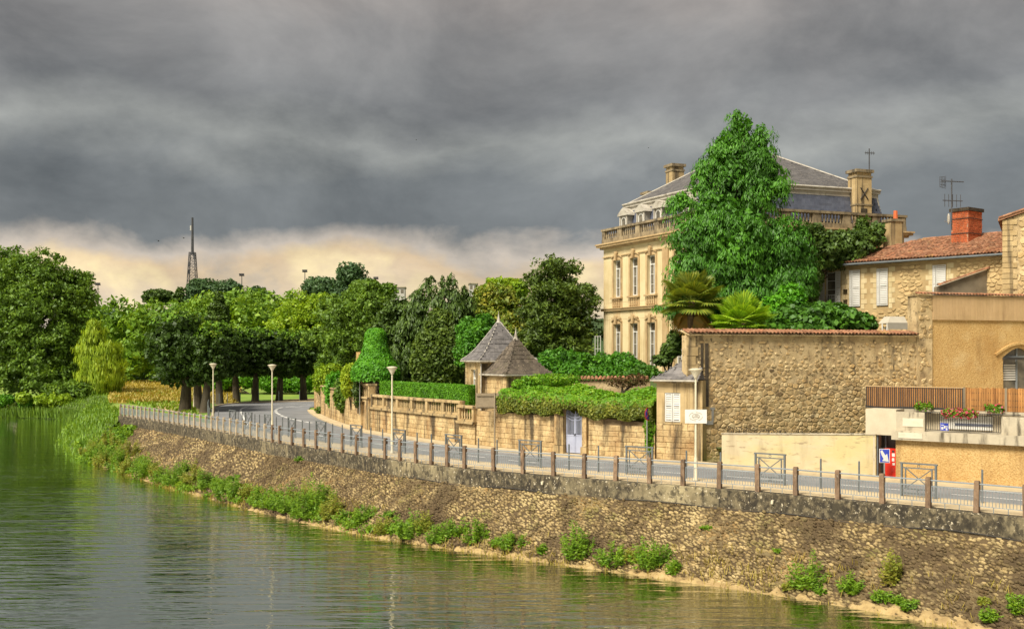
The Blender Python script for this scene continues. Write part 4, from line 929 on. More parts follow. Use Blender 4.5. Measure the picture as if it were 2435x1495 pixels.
for fy in (-.05, ):
    dsc = disc(fr, 0, 2.22, fy, .325, 'signred', 'disc', t_); bl_ = disc(fr, 0, 2.22, fy-.014, .265, 'blue', 'blue_field', dsc)
    mb = MB(); mb.bar(fr.p(-.19, fy-.02, 2.03), fr.p(.19, fy-.02, 2.41), .012, .05); mb.bar(fr.p(-.19, fy-.0215, 2.41), fr.p(.19, fy-.0215, 2.03), .012, .05); mb.build('red_cross', M['signred'], dsc)
p = V3(WL.off(wx(2103, -.45), -.45), 0); fr = Fr(p.xy, (.98, -.18))
t_ = thing('road_sign', p, 'square blue sign with white diagonal arrow beside the red machine', 'road sign')
MB().tube([p-Vector((0, 0, .1)), p+Vector((0, 0, 1.2))], .03, 8).build('post', M['galv'], t_)
MB().box(fr, -.21, .21, -.05, -.038, .64, 1.22).build('white_border', M['white'], t_); MB().box(fr, -.185, .185, -.058, -.051, .665, 1.195).build('blue_panel', M['blue'], t_)
MB().prism(fr, [(-.17, 1.12), (-.10, 1.17), (.03, .95), (.10, 1.02), (.165, .69), (-.10, .72), (-.04, .80), (-.13, .98)], -.064, -.059).build('white_arrow', M['white'], t_)
# ------------------------------------------------------------------ tall rubble wall with tile coping
def clip(poly, m_, n_):
    out = []
    for i in range(len(poly)):
        a, b = poly[i], poly[(i+1) % len(poly)]; da = (a[0]-m_[0])*n_[0]+(a[1]-m_[1])*n_[1]; db = (b[0]-m_[0])*n_[0]+(b[1]-m_[1])*n_[1]
        if da <= 0: out.append(a)
        if da*db < 0: t_ = da/(da-db); out.append((a[0]+(b[0]-a[0])*t_, a[1]+(b[1]-a[1])*t_))
    return out
def rubble(parent, fr, x0, x1, z0, z1, sx, sz, mat, seed, holes=(), dens=None, cap=300, joint=.017, dep=(.02, .055), off=0.0, zmax=None, size=None):
    """random rubble: every stone is a cell of its own between its neighbours, rounded and set in mortar"""
    rg = random.Random(seed); pts = {}; nx, nz = int((x1-x0)/sx)+1, int((z1-z0)/sz)+1; cells = []
    for j in range(-1, nz+1):
        for i in range(-1, nx+1):
            if rg.random() < .16: continue       # a missing point lets a neighbour grow
            pts[i, j] = ((i+.5+.5*(j % 2)+rg.uniform(-.42, .42)), (j+.5+rg.uniform(-.34, .34)))
    for (i, j), (px_, pz_) in pts.items():
        poly = [(px_-1.3, pz_-1.1), (px_+1.3, pz_-1.1), (px_+1.3, pz_+1.1), (px_-1.3, pz_+1.1)]
        for dj in (-2, -1, 0, 1, 2):
            for di in (-3, -2, -1, 0, 1, 2, 3):
                q = pts.get((i+di, j+dj))
                if q is None or (di == 0 and dj == 0): continue
                poly = clip(poly, ((px_+q[0])/2, (pz_+q[1])/2), (q[0]-px_, q[1]-pz_))
        poly = [(x0+a*sx, z0+b*sz) for a, b in poly]
        if len(poly) < 3: continue
        cx_, cz_ = sum(p[0] for p in poly)/len(poly), sum(p[1] for p in poly)/len(poly)
        poly = [(min(max(p[0], x0), x1), min(max(p[1], z0), z1)) for p in poly]
        k_ = 1.0 if size is None else size(cz_)*rg.uniform(.8, 1.1)
        if not (x0 < cx_ < x1 and z0 < cz_ < z1) or (zmax and cz_ > zmax(cx_)): continue
        if dens and rg.random() > dens(cz_): continue
        if any(h[0] < p[0] < h[1] and h[2] < p[1] < h[3] for h in holes for p in poly+[(cx_, cz_)]): continue
        R = max(.05, math.sqrt(sx*sz)/2); f_ = max(.3, (1-joint/R)*k_); poly = [(cx_+(p[0]-cx_)*f_, cz_+(p[1]-cz_)*f_) for p in poly]
        rp = []
        for a, b in zip(poly, poly[1:]+poly[:1]):
            if math.hypot(a[0]-b[0], a[1]-b[1]) < .03: rp.append(((a[0]+b[0])/2, (a[1]+b[1])/2)); continue
            rp += [(a[0]*.78+b[0]*.22, a[1]*.78+b[1]*.22), (a[0]*.22+b[0]*.78, a[1]*.22+b[1]*.78)]
        if len(rp) < 4: continue
        d_ = rg.uniform(*dep); n = len(rp); tx, tz = rg.uniform(-.10, .10), rg.uniform(-.10, .10); V = []
        for kk, dd in ((1, 0), (.97, .65), (.80, 1)):
            for p in rp: ax, az_ = (p[0]-cx_)*kk, (p[1]-cz_)*kk; V.append((cx_+ax, -d_*dd+(ax*tx+az_*tz)*(dd == 1), cz_+az_))
        area = abs(sum(a[0]*b[1]-b[0]*a[1] for a, b in zip(rp, rp[1:]+rp[:1])))/2
        cells.append((area, (cx_, cz_), V, [(l*n+i_, l*n+(i_+1) % n, (l+1)*n+(i_+1) % n, (l+1)*n+i_) for l in range(2) for i_ in range(n)]+[tuple(range(2*n, 3*n))]))
    cells.sort(key=lambda c: -c[0]); o_ = org(parent)
    for area, (cx_, cz_), V, Fs in cells[:cap]:
        me = bpy.data.meshes.new('m'); me.from_pydata([(a-cx_, b, c-cz_) for a, b, c in V], [], Fs); me.materials.append(M[mat])
        o = link('stone', me, parent); o.location = fr.p(cx_, off, cz_)-o_; o.rotation_euler = (0, 0, fr.a)
    if len(cells) > cap:
        mb = MB()
        for _, _, V, Fs in cells[cap:]: mb.add([fr.p(a, off+b, c) for a, b, c in V], Fs)
        tag(mb.build('rubble_facing', M[mat], parent), kind='stuff')
WLx = 13.46
t_ = thing('stone_wall', SW.p(6.5, 0, 0), 'tall rubble stone wall with terracotta tile coping in front of the palms', 'wall')
MB().box(SW, 0, WLx, 0, .5, -.1, 6.08).build('wall_core', M['mortar'], t_)
LV = var(lump, 'wallstone', 8, k=6)
rubble(t_, SW, .5, WLx, .0, 5.85, .29, .195, 'wallstone', 77, dens=lambda z_: 1.0 if z_ < 3.7 else (.85 if z_ < 4.6 else .62), size=lambda z_: 1.0 if z_ < 3.9 else (.82 if z_ < 4.7 else .66), dep=(.012, .045))
for k_ in range(13): MB().box(SW, -.02, .46+(.14 if k_ % 2 else 0), -.05, -.001, .03+k_*.46, .46+k_*.46).build('quoin_stone', M['quoin'], t_)
for a, b in ((.74, .86), (.98, 1.16)): MB().box(SW, a, b, -.07, -.04, 2.6, 5.7).build('damp_streak', M['grime'], t_)
def halftile(L_=.42, r=.1, n=5):
    mb = MB(); o_ = [(math.cos(math.pi*i/n), math.sin(math.pi*i/n)) for i in range(n+1)]
    V = [(r*c, 0, r*s_*.9) for c, s_ in o_]+[(r*.82*c, L_, r*.8*s_+.0) for c, s_ in o_]+[(r*.82*c, 0, r*s_*.72) for c, s_ in o_]
    m_ = n+1; mb.add(V, [(i, i+1, m_+i+1, m_+i) for i in range(n)]+[(2*m_+i, 2*m_+i+1, i+1, i) for i in range(n)]); return mb
TV = [halftile(.42, .1+.004*i).mesh(M['tile'], smooth=False) for i in range(3)]
mb = MB(); mb.prism(Fr(SW.o.xy, SW.v), [(-.2, 6.08), (.7, 6.30), (.7, 6.34), (-.2, 6.14)], 0, -WLx); mb.build('coping_bed', M['mortar'], t_)
n = int(WLx/.21)
for k_ in range(n):
    for r in range(2):
        o = link('coping_tile', TV[k_ % 3], t_); y_ = -.26+.36*r; M_ = Matrix.Translation(SW.p(.1+(WLx-.2)*k_/(n-1), y_, 6.14+.085*r+.05)) @ Matrix.Rotation(SW.a+random.uniform(-.06, .06), 4, 'Z') @ Matrix.Rotation(.22, 4, 'X'); o.matrix_basis = Matrix.Translation(-t_.location) @ M_
tb = MB().box(SW, 1.35, 1.45, -.06, -.001, 1.9, 2.45); tb.box(SW, 1.28, 1.52, -.05, -.002, 2.45, 2.56); tb.build('iron_bracket', M['galv'], t_); MB().box(SW, .95, 1.4, -.10, -.003, 1.72, 1.9).build('bracket_shelf', M['galv'], t_)
# ------------------------------------------------------------------ low rendered street wall
s0, s1 = wx(1716), wx(2082); zt = lambda s: 1.40+.34*(s-s0)/(s1-s0)
t_ = thing('street_wall', V3(WL.at((s0+s1)/2), 0), 'long low beige rendered wall along the street below the tall stone wall', 'wall')
wall_core(t_, WL, s0, s1, -.1, zt, .3, 'beige_low', 0, 'render_wall'); wall_core(t_, WL, s0-.02, s1, lambda s: zt(s)+.002, lambda s: zt(s)+.05, .36, 'concrete', -.03, 'coping')
rg = random.Random(4); gm = MB()
gv, gf_ = leaf_quads(np.array([tuple(V3(WL.off(s0+(s1-s0)*rg.random(), rg.uniform(.1, .34)), 0)+Vector((0, 0, 1.45+.3*rg.random()))) for _ in range(900)]), nrm(np.random.default_rng(3).normal(size=(900, 3))), .09, .5, -.4, np.random.default_rng(3))
bx_ = [SW.loc((v[0], v[1], 0)) for v in gv[::4]]
o = link('moss', mesh_np(gv-np.array(t_.location), gf_, M['grime']), t_); o['kind'] = 'stuff'
# ------------------------------------------------------------------ terraced street building with balcony
sB, sE = wx(2130), WL.L-.5
t_ = thing('terrace_building', V3(WL.at((sB+sE)/2), 0), 'ochre roughcast street building with balcony parapet and doorway below the cane screen', 'building')
wall_core(t_, WL, sB, sE, -.1, lambda s: 1.6, .8, 'ochre', 0, 'ochre_wall')
wall_core(t_, WL, sB-.1, sE, 1.6, lambda s: 1.98, 1.5, 'concrete', -.22, 'balcony_slab')
sP0, sP1 = wx(2200, .02), wx(2380, .02)
wall_core(t_, WL, sB+.02, sP0, 1.98, lambda s: 2.76, .16, 'concrete', .0, 'parapet'); wall_core(t_, WL, sP1, sE, 1.98, lambda s: 2.70, .16, 'concrete', .0, 'parapet')
pw = MB(); f_ = Fr(WL.at(sB+.3), WL.dir(sB+1)); pw.box(f_, .0, .85, -.02, -.001, 2.16, 2.5).build('white_patch', M['lampglass'], t_)
MB().box(f_, -.1, .9, -.245, -.222, 1.68, 1.92).build('street_plaque', M['lampglass'], t_)
# deck behind, its front is set back behind the balcony
wall_core(t_, WL, wx(2057), sB+.02, 1.76, lambda s: 2.84, .9, 'beige', .0, 'end_block')
wall_core(t_, WL, wx(2080), sB-.0, 1.74, lambda s: 1.77, .8, 'beige', .02, 'door_head')
wall_core(t_, WL, sB+.02, sE, 1.98, lambda s: 2.84, .3, 'beige', 1.3, 'balcony_back_wall')
dk = MB(); poly = [WL.off(s, .9) for s in np.linspace(wx(2057), sE, 12)]+[SW.p(26, -.05, 0).xy, SW.p(11.5, -.05, 0).xy]; dk.slab(poly, 2.70, 2.84); dk.build('deck', M['concrete'], t_)
wb_ = Fr(WL.off(sP1-2.2, 1.28), WL.dir(sP1-1)); MB().box(wb_, 0, 1.5, -.03, -.001, 2.05, 2.62).build('white_shutter_panel', M['white'], t_); MB().box(wb_, 0, 1.5, -.05, -.031, 2.2, 2.3).build('blue_band', M['slate_blue'], t_)
wb_ = Fr(WL.off(sP0+.2, 1.28), WL.dir(sP0+1)); MB().box(wb_, 0, 1.0, -.03, -.001, 2.05, 2.62).build('white_shutter_panel', M['white'], t_)
rl = MB(); 
for z_ in (2.06, 2.78): rl.tube([V3(WL.off(s, .06), z_) for s in np.linspace(sP0, sP1+.7, 8)], .016, 5)
rr_ = rl.build('balcony_rail', M['iron'], t_); n = 34
bi = MB().box(WF, -.009, .009, -.009, .009, 0, .74).mesh(M['iron'])
for k_ in range(n): s = sP0+.05+(sP1-sP0-.08)*k_/(n-1); put('baluster_bar', bi, rr_, V3(WL.off(s, .06), 2.05))
MB().box(Fr(WL.off(wx(2245, .03), .03), WL.dir(sP0)), -.16, .16, -.03, -.015, 2.05, 2.36).build('blue_notice', M['blue'], t_)
nb = Fr(WL.off(wx(2245, .03), .03), WL.dir(sP0)); mb = MB()
for a, b, c, d_ in ((-.12, -.04, 2.1, 2.2), (-.02, .04, 2.14, 2.25), (.06, .12, 2.08, 2.16), (.02, .13, 2.2, 2.24), (-.12, -.02, 2.26, 2.29)): mb.box(nb, a, b, -.036, -.031, c, d_)
mb.build('notice_print', M['white'], t_)
# doorway
df = Fr(WL.at(wx(2081)), WL.at(sB)-WL.at(wx(2081))); DL = (WL.at(sB)-WL.at(wx(2081))).length
MB().box(df, .05, DL-.01, .62, .7, -.05, 1.74).build('back_door', M['door'], t_)
for a, b in ((.05, .11), (.26, .31)): MB().box(df, a, b, .1+(.4 if a > .2 else 0), .18+(.4 if a > .2 else 0), -.05, 1.73).build('door_frame', M['steel_dark'], t_)
MB().box(df, -.06, .05, .0, .75, -.05, 1.735).build('jamb', M['beige'], t_)
p = df.p(DL-.28, .3, 0); t2 = thing('vending_machine', p, 'narrow red machine standing in the dark doorway', 'vending machine')
MB().box(df, DL-.55, DL-.03, .12, .5, -.03, 1.18).build('cabinet', M['red'], t2)
for a, b, c, d_ in ((-.2, -.08, .86, 1.0), (-.2, -.1, .66, .8), (-.18, -.08, .5, .6)): MB().box(df, DL+a, DL+b, .108, .119, c, d_).build('white_print', M['white'], t2)
MB().box(df, DL-.22, DL-.08, .105, .119, .22, .4).build('tray_slot', M['signred'], t2); MB().box(df, DL-.2, DL-.1, .105, .119, 1.04, 1.12).build('coin_slot', M['iron'], t2)
# cane and batten screen on the deck
RO = .98; r0, rm, r1 = wx(2059, RO), wx(2292, RO), WL.L-.6
t_ = thing('batten_screen', V3(WL.off((r0+rm)/2, RO), 2.84), 'terrace railing of dark upright battens backed with cane, left of the cane mat', 'screen')
n = 46; bb = MB().box(WF, -.016, .016, -.012, .012, 0, .86).mesh(M['iron']); cc = [MB().tube([(0, 0, 0), (0, 0, .86)], .032, 6).mesh(M['cane']) for _ in range(2)]
for k_ in range(n):
    s = r0+(rm-r0)*(k_+.5)/n; u_ = WL.dir(s); put('batten', bb, t_, V3(WL.off(s, RO-.03), 2.90), math.atan2(u_.y, u_.x))
    for q in (0, .5):
        if 3 < k_ < 8 and q: continue
        put('cane', cc[0], t_, V3(WL.off(s+(rm-r0)/n*(.25+q), RO+.02), 2.90))
wall_core(t_, WL, r0, rm, 2.84, lambda s: 2.93, .05, 'iron', RO-.02, 'bottom_rail'); wall_core(t_, WL, r0, rm, 3.755, lambda s: 3.79, .05, 'cladding', RO-.04, 'top_rail')
t_ = thing('cane_screen', V3(WL.off((rm+wx(2420, RO))/2, RO), 2.84), 'orange-brown cane mat screen on the terrace edge at the right', 'screen')
for s in (rm+.03, wx(2392, RO), wx(2433, RO)+.25): put('post', MB().box(WF, -.035, .035, -.03, .03, -.02, .96).mesh(M['greywall']), t_, V3(WL.off(s, RO-.05), 2.84))
n = 88; rg = random.Random(8)
for k_ in range(n):
    s = rm+.1+(r1-rm-.6)*k_/n*.62; put('cane', cc[1], t_, V3(WL.off(s, RO+rg.uniform(-.01, .01)), 2.85), 0, (1.7, 1.2, rg.uniform(1.05, 1.11)))
for z_ in (3.05, 3.3, 3.58): mb = MB(); mb.tube([V3(WL.off(s, RO-.032), z_) for s in np.linspace(rm+.1, r1-.5, 6)], .007, 4); mb.build('binding_wire', M['iron'], t_)
# flower boxes
def flower_box(px0, px1, off, zb, label, seed, nfl, box=True):
    a, b = wx(px0, off), wx(px1, off); c = V3(WL.off((a+b)/2, off), zb); u_ = WL.dir((a+b)/2); f_ = Fr(c.xy, u_); hl = (b-a)/2
    t_ = thing('flower_box', c, label, 'flower box', 'flower boxes on the balcony')
    MB().hexa([f_.p(-hl*.9, -.1, zb), f_.p(hl*.9, -.1, zb), f_.p(hl*.9, .08, zb), f_.p(-hl*.9, .08, zb), f_.p(-hl*.94, -.13, zb+.17), f_.p(hl*.94, -.13, zb+.17), f_.p(hl*.94, .1, zb+.17), f_.p(-hl*.94, .1, zb+.17)]).build('planter', M['beige'], t_)
    lb_ = [(tuple(f_.p(hl*q, -.05, zb+.20)), (hl*.45, .16, .17)) for q in (-.7, -.2, .25, .7)]
    crown('leaves', lb_, 700 if nfl > 100 else 260, .1, M['l_weed'], t_, seed, aspect=.7); crown('blossoms', [(c_, (r_[0], r_[1]*1.1, r_[2]*1.12)) for c_, r_ in lb_], nfl, .085, M['petal'], t_, seed+1, aspect=.9, core=0, thick=.05)
flower_box(2246, 2320, -.05, 2.58, 'beige flower box full of pink geraniums hanging on the balcony rail', 61, 420)
flower_box(2176, 2216, .9, 2.76, 'sparse flower box with trailing greenery left of the pink geraniums', 63, 25)
flower_box(2345, 2385, .9, 2.76, 'sparse flower box with trailing greenery right of the pink geraniums', 65, 40)
# ------------------------------------------------------------------ ochre house above the terrace
OX = 14.47; OE = 24.0
t_ = thing('ochre_house', SW.p(18, 0, 2.8), 'ochre rendered house with ribbed tan cladding band and arched window at the right edge', 'house')
AX0, AX1 = 19.15, 21.35; zs, zc = 5.02, 3.2
hole = (AX0, AX1, zc, zs); facade(t_, SW, OX, OE, 2.6, 7.0, [(AX0, AX1, zc, zs+.55)], 'ochre', .0, .35)
ar = [(AX0, zs+.552)]+[(AX0+(AX1-AX0)*i/10, zs+.5*math.sin(math.pi*i/10)) for i in range(11)]+[(AX1, zs+.552)]
for i in range(10):                              # spandrels close the square opening to a flat arch
    a, b = ar[1+i], ar[2+i]; MB().prism(SW, [a, b, (b[0], zs+.553), (a[0], zs+.553)], -.002, .33).build('arch_spandrel', M['ochre'], t_)
MB().box(SW, OX, OE, .36, .9, 2.6, 6.98).build('core', M['dark'], t_)
mb = MB()
for i in range(12):
    q0, q1 = i/12, (i+1)/12; f2 = lambda q: SW.p(AX0-.55+(AX1-AX0+1.1)*q, -.04, zs+.12+.62*math.sin(math.pi*q)); mb.bar(f2(q0), f2(q1), .09, .12)
mb.build('hood_mould', M['ochre'], t_)
wn_ = MB().box(SW, AX0, AX0+.07, .16, .24, zc, zs+.45).box(SW, AX0+1.05, AX0+1.12, .16, .24, zc, zs+.5).box(SW, AX0+.07, AX1, .16, .24, zs-.02, zs+.05).build('window', M['steel'], t_)
MB().box(SW, AX0+.03, AX1, .24, .25, zc, zs+.54).build('pane', M['glass'], wn_)
for k_ in range(7): MB().box(SW, AX0+.1, AX0+1.02, .20, .225, 3.75+k_*.13, 3.83+k_*.13).build('blind_slat', M['white'], wn_)
MB().box(SW, AX0-.05, AX0+1.2, -.12, .1, zs-.14, zs-.02).build('awning_case', M['iron'], wn_)
mb = MB(); mb.bar(SW.p(AX0-.03, -.06, zs-.1), SW.p(AX0+.02, .1, 3.3), .03); mb.build('awning_arm', M['iron'], wn_)
cl = MB().box(SW, OX-.02, OE, -.06, .3, 6.98, 8.28).build('cladding', M['cladding'], t_)
n = 36
cp = MB().box(WF, -.098, .098, -.03, 0, 0, 1.27).mesh(M['cladding'])
for k_ in range(n): put('cladding_board', cp, t_, SW.p(OX+.1+k_*.205, -.062, 6.99), SW.a)
mb = MB(); mb.quad(SW.p(OX-.1, -.16, 8.30), SW.p(OE, -.16, 8.30), SW.p(OE, .9, 8.33), SW.p(OX-.1, .9, 8.33)); mb.build('roof', M['tile'], t_)
for k_ in range(44):
    o = link('roof_tile', TV[k_ % 3], t_); o.matrix_basis = Matrix.Translation(-t_.location) @ Matrix.Translation(SW.p(OX-.85+.21*k_, -.2, 8.31)) @ Matrix.Rotation(SW.a, 4, 'Z') @ Matrix.Rotation(.22, 4, 'X')
pl = thing('wall_pillar', SW.p(14, 0, 0), 'square stone pillar with tiled top between the tall wall and the ochre house', 'pillar')
MB().box(SW, 13.47, 14.44, -.06, .7, -.1, 8.24).build('shaft', M['mortar'], pl); MB().box(SW, 13.40, 14.46, -.10, .75, 8.24, 8.30).build('cap', M['quoin'], pl)
rubble(pl, SW, 13.5, 14.42, 2.9, 8.1, .30, .24, 'wallstone', 78, dens=lambda z_: .55, off=-.058)
# ------------------------------------------------------------------ grey lean-to gable and the stone gable house at the right edge
gfr = Fr((X_at(2228, 61.5), 61.5), (.95, .32)); GL = 4.3
t_ = thing('lean_to', gfr.p(2, 0, 4), 'grey rendered lean-to with sloping tile edge right of the shuttered house', 'outbuilding')
MB().prism(gfr, [(0, 3.5), (GL, 3.5), (GL, 10.25), (0, 8.95)], 0, .25).build('wall', M['greywall'], t_)
for k_ in range(20):
    q = (k_+.5)/20; o = link('verge_tile', TV[k_ % 3], t_); a = gfr.p(GL*q-.12, -.08, 9.0+1.3*q); o.matrix_basis = Matrix.Translation(-t_.location) @ Matrix.Translation(a) @ Matrix.Rotation(gfr.a-math.pi/2, 4, 'Z') @ Matrix.Rotation(.29, 4, 'X')
hf = Fr((X_at(2385, 61.2), 61.2), (.9, -.44))
t_ = thing('gable_house', hf.p(2, 0, 4), 'rubble stone gable house with pale corner stones cut by the right edge', 'house')
MB().prism(hf, [(0, 3), (8, 3), (8, 15.2), (0, 12.65)], 0, 6).build('wall', M['mortar'], t_)
for k_ in range(16): MB().box(hf, -.03, .5+(.22 if k_ % 2 else 0), -.05, -.001, 7.9+k_*.3, 8.17+k_*.3).build('quoin_stone', M['quoin'], t_)
rubble(t_, hf, .74, 7.6, 7.9, 14.6, .36, .27, 'wallstone', 79, zmax=lambda x: 12.4+.3*x)
MB().prism(hf, [(-.25, 12.62), (8, 15.25), (8, 15.4), (-.25, 12.77)], -.15, 6.1).build('roof', M['tile'], t_)
for k_ in range(16):
    o = link('verge_tile', TV[k_ % 3], t_); a = hf.p(-.2+k_*.22, -.12, 12.76+.07*k_+.01); o.matrix_basis = Matrix.Translation(-t_.location) @ Matrix.Translation(a) @ Matrix.Rotation(hf.a-math.pi/2, 4, 'Z') @ Matrix.Rotation(.32, 4, 'X')
# ------------------------------------------------------------------ shuttered stone house
Hf = Fr((19.6, 70.7), (.687, -.727)); HL = 12.2; ze = 10.86
hx = lambda px: (70.7*(px-CX)/F-19.6)/(.687+.727*(px-CX)/F)
t_ = thing('stone_house', Hf.p(6, 0, 3.5), 'pale rubble stone house with white louvred shutters and red tiled roof', 'house')
w0, w1 = hx(1962), hx(1986)
hs = [(w0, w1, 8.2, 10.42)]
facade(t_, Hf, 0, HL, 3.5, ze, hs, 'housemortar', 0, .3); MB().box(Hf, 0.0, HL, .31, 7.0, 3.5, ze-.02).build('core', M['mortar'], t_)
casement(t_, Hf, w0, w1, 8.2, 10.42, .2, 0, 1, 4)
gr = MB()
for k_ in range(6): gr.box(Hf, w0+.05+(w1-w0-.1)*k_/5-.01, w0+.05+(w1-w0-.1)*k_/5+.01, .02, .04, 8.22, 8.95)
gr.box(Hf, w0, w1, .015, .045, 8.95, 8.99); gr.build('guard_rail', M['white'], t_)
louvre_shutter(t_, Hf, hx(1948), hx(1961), -.02, 8.18, 10.45); louvre_shutter(t_, Hf, hx(1987), hx(1999), -.02, 8.18, 10.45)
sh = []
for a, b in ((2021, 2046), (2086, 2112), (2219, 2250)):
    m_ = hx(a)+(hx(b)-hx(a))*.24; louvre_shutter(t_, Hf, hx(a), m_-.01, -.05, 8.18, 10.45); louvre_shutter(t_, Hf, m_+.01, hx(b), -.04, 8.18, 10.45); sh.append((hx(a), hx(b)))
holes = [(hx(1946)-.05, hx(2000)+.05, 8.0, 10.6)]+[(a-.05, b+.05, 8.0, 10.6) for a, b in sh]
dq = []
for a, b, zz0, zz1 in holes:
    z_ = zz0
    k_ = 0
    while z_ < zz1-.1:
        for sx, e in ((-1, a), (1, b)):
            wq = .22+.18*(k_ % 2); x0, x1 = (e-wq, e) if sx < 0 else (e, e+wq)
            if x0 > .02: MB().box(Hf, x0, x1, -.02, -.001, z_, z_+.30).build('surround_stone', M['mansion'], t_); dq.append((x0-.02, x1+.02, z_, z_+.31))
        z_ += .32; k_ += 1
rubble(t_, Hf, .1, HL-.1, 4.8, 10.65, .34, .22, 'housestone', 80, holes=holes+dq, joint=.03)
casement(t_, Hf, hx(2098), hx(2112), 6.55, 7.3, -.03, 0, 1, 1)
EY, RY, RZ = -.45, 4.8, 12.55; RX = 5.0
rf = MB(); e0, e1, r0_, r1_ = Hf.p(-.45, EY, ze), Hf.p(HL+.2, EY, ze), Hf.p(RX, RY, RZ), Hf.p(HL+.2, RY, RZ); bk0, bk1 = Hf.p(-.45, 2*RY-EY, ze), Hf.p(HL+.2, 2*RY-EY, ze)
rf.add([e0, e1, r0_, r1_, bk0, bk1], [(0, 1, 3, 2), (0, 2, 4), (2, 3, 5, 4), (0, 4, 5, 1), (1, 5, 3)]); roof = rf.build('roof', M['tile'], t_)
sl_ = math.atan2(RZ-ze, RY-EY); slen = math.hypot(RZ-ze, RY-EY); xf = []; rg = random.Random(35)
x = -.4
while x < HL+.15:
    lim = slen*min(1, (x+.45)/(RX+.45)); d_ = -.05
    while d_ < lim-.25:
        y_ = EY+d_*math.cos(sl_); z_ = ze+d_*math.sin(sl_)+.045
        xf.append(Matrix.Translation(Hf.p(x+rg.uniform(-.02, .02), y_, z_+rg.uniform(0, .03))) @ Matrix.Rotation(Hf.a+rg.uniform(-.05, .05), 4, 'Z') @ Matrix.Rotation(sl_-.03, 4, 'X') @ Matrix.Diagonal((.98, 1.0, 1, 1))); d_ += .36
    x += .2
pieces('roof_tile', TV, M['tile'], xf, roof, 300, 'roof_tiling', key=lambda M_: M_.translation.z)
rt = [halftile(.45, .13).mesh(M['tile'])]
for k_ in range(17): o = link('ridge_tile', rt[0], roof); o.matrix_basis = Matrix.Translation(-org(roof)) @ Matrix.Translation(Hf.p(RX+.43*k_+.4, RY, RZ+.02)) @ Matrix.Rotation(Hf.a+math.pi/2, 4, 'Z')
mb = MB(); mb.tube([Hf.p(-.45, EY-.06, ze-.07), Hf.p(HL+.2, EY-.06, ze-.07)], .07, 8); mb.build('gutter', M['steel_dark'], t_)
MB().box(Hf, -.3, HL+.1, -.3, .02, ze-.13, ze-.02).build('eave_cornice', M['quoin'], t_)
# stone stub chimney on the left end and its red pot
cfx = 5.4; cb0 = Fr(Hf.p(hx(2118)+1.7, 3.4, 0).xy, (.95, .32))
def px_fr(px, D, u=(.95, .32)): return Fr((X_at(px, D), D), u)
cf = px_fr(2119, 70.5); ch = thing('chimney_stack', cf.p(.5, .4, 12), 'short stone chimney stack with red pot at the left end of the tiled roof', 'chimney')
MB().box(cf, 0, .95, 0, .8, 11.2, 13.75).build('stack', M['quoin'], ch); MB().box(cf, -.07, 1.02, -.07, .87, 13.75, 13.92).build('cap', M['mansion_bal'], ch); MB().tube([cf.p(.65, .4, 13.9), cf.p(.65, .4, 14.5)], [.15, .13], 8).build('pot', M['brick'], ch)
# brick chimney
cf = px_fr(2302, 66.0, (.80, .60)); cw, cd = 1.35, 1.25; z0, z1 = 12.0, 13.85
cf = Fr(cf.p(0, 0, 0).xy, (.80, .60))
ch = thing('brick_chimney', cf.p(.5, .5, 12), 'bright red brick chimney with dark capping on the tiled roof', 'chimney')
lfx = Fr(cf.p(0, 1.1, 0).xy, -cf.v)
MB().box(cf, 0, 1.55, 0, 1.1, z0-.5, z1).build('core', M['brick_joint'], ch)
BV = var(block, 'brick', 4, ch=.03, jit=.015)
lay(ch, cf, 0, 1.55, z0-.3, z1, .105, (.22, .23), .02, BV, 'brick', 'brick', off=-.001, seed=3, cap=200, jo=.018); lay(ch, lfx, 0, 1.1, z0-.3, z1, .105, (.22, .23), .02, BV, 'brick', 'brick', off=-.001, seed=4, cap=100, jo=.018)
MB().box(cf, -.09, 1.64, -.09, 1.19, z1, z1+.2).build('capping', M['grime'], ch)
for z_ in (12.5, 13.4): mb = MB(); mb.bar(cf.p(-.03, -.04, z_), cf.p(1.58, -.04, z_), .02, .04); mb.bar(cf.p(-.04, 1.1, z_), cf.p(-.04, -.04, z_), .02, .04); mb.build('strap', M['iron'], ch)
# television aerials
def aerial(px, D, zb, zt, label, spec):
    b = Vector((X_at(px, D), D, zb)); t_ = thing('aerial', b, label, 'aerial'); mb = MB(); mb.tube([b, Vector((b.x, b.y, zt))], .042, 6); mb.build('mast', M['mast'], t_)
    for z_, L_, n, h_, dirx in spec:
        c = Vector((b.x, b.y, z_)); u_ = Vector((dirx, .25, .0)).normalized(); mb = MB(); mb.bar(c-u_*L_*.45, c+u_*L_*.55, .05); mb.build('boom', M['mast'], t_)
        for k_ in range(n):
            q = c-u_*L_*.45+u_*L_*(k_+.5)/n; mb = MB(); mb.bar(q-Vector((0, 0, h_)), q+Vector((0, 0, h_)), .028) if h_ > 0 else mb.bar(q-Vector((.25*h_, h_, 0)), q+Vector((.25*h_, h_, 0)), .028); mb.build('element', M['mast'], t_)
    return t_
ta = aerial(2263, 65.4, 12.6, 15.65, 'tall television aerial with grid reflector beside the red brick chimney', [(14.35, 1.35, 5, .38, 1), (15.5, 1.5, 9, -.12, 1)])
gx_ = Vector((X_at(2246, 65.4), 65.3, 15.45)); mb = MB()
for k_ in range(5): mb.bar(gx_+Vector((-.32, 0, -.28+.14*k_)), gx_+Vector((.1, .15, -.36+.18*k_)), .022)
for k_ in range(5): mb.bar(gx_+Vector((-.32+.1*k_, .03*k_, -.3)), gx_+Vector((-.32+.1*k_, .03*k_, .32)), .022)
mb.build('reflector_grid', M['mast'], ta)
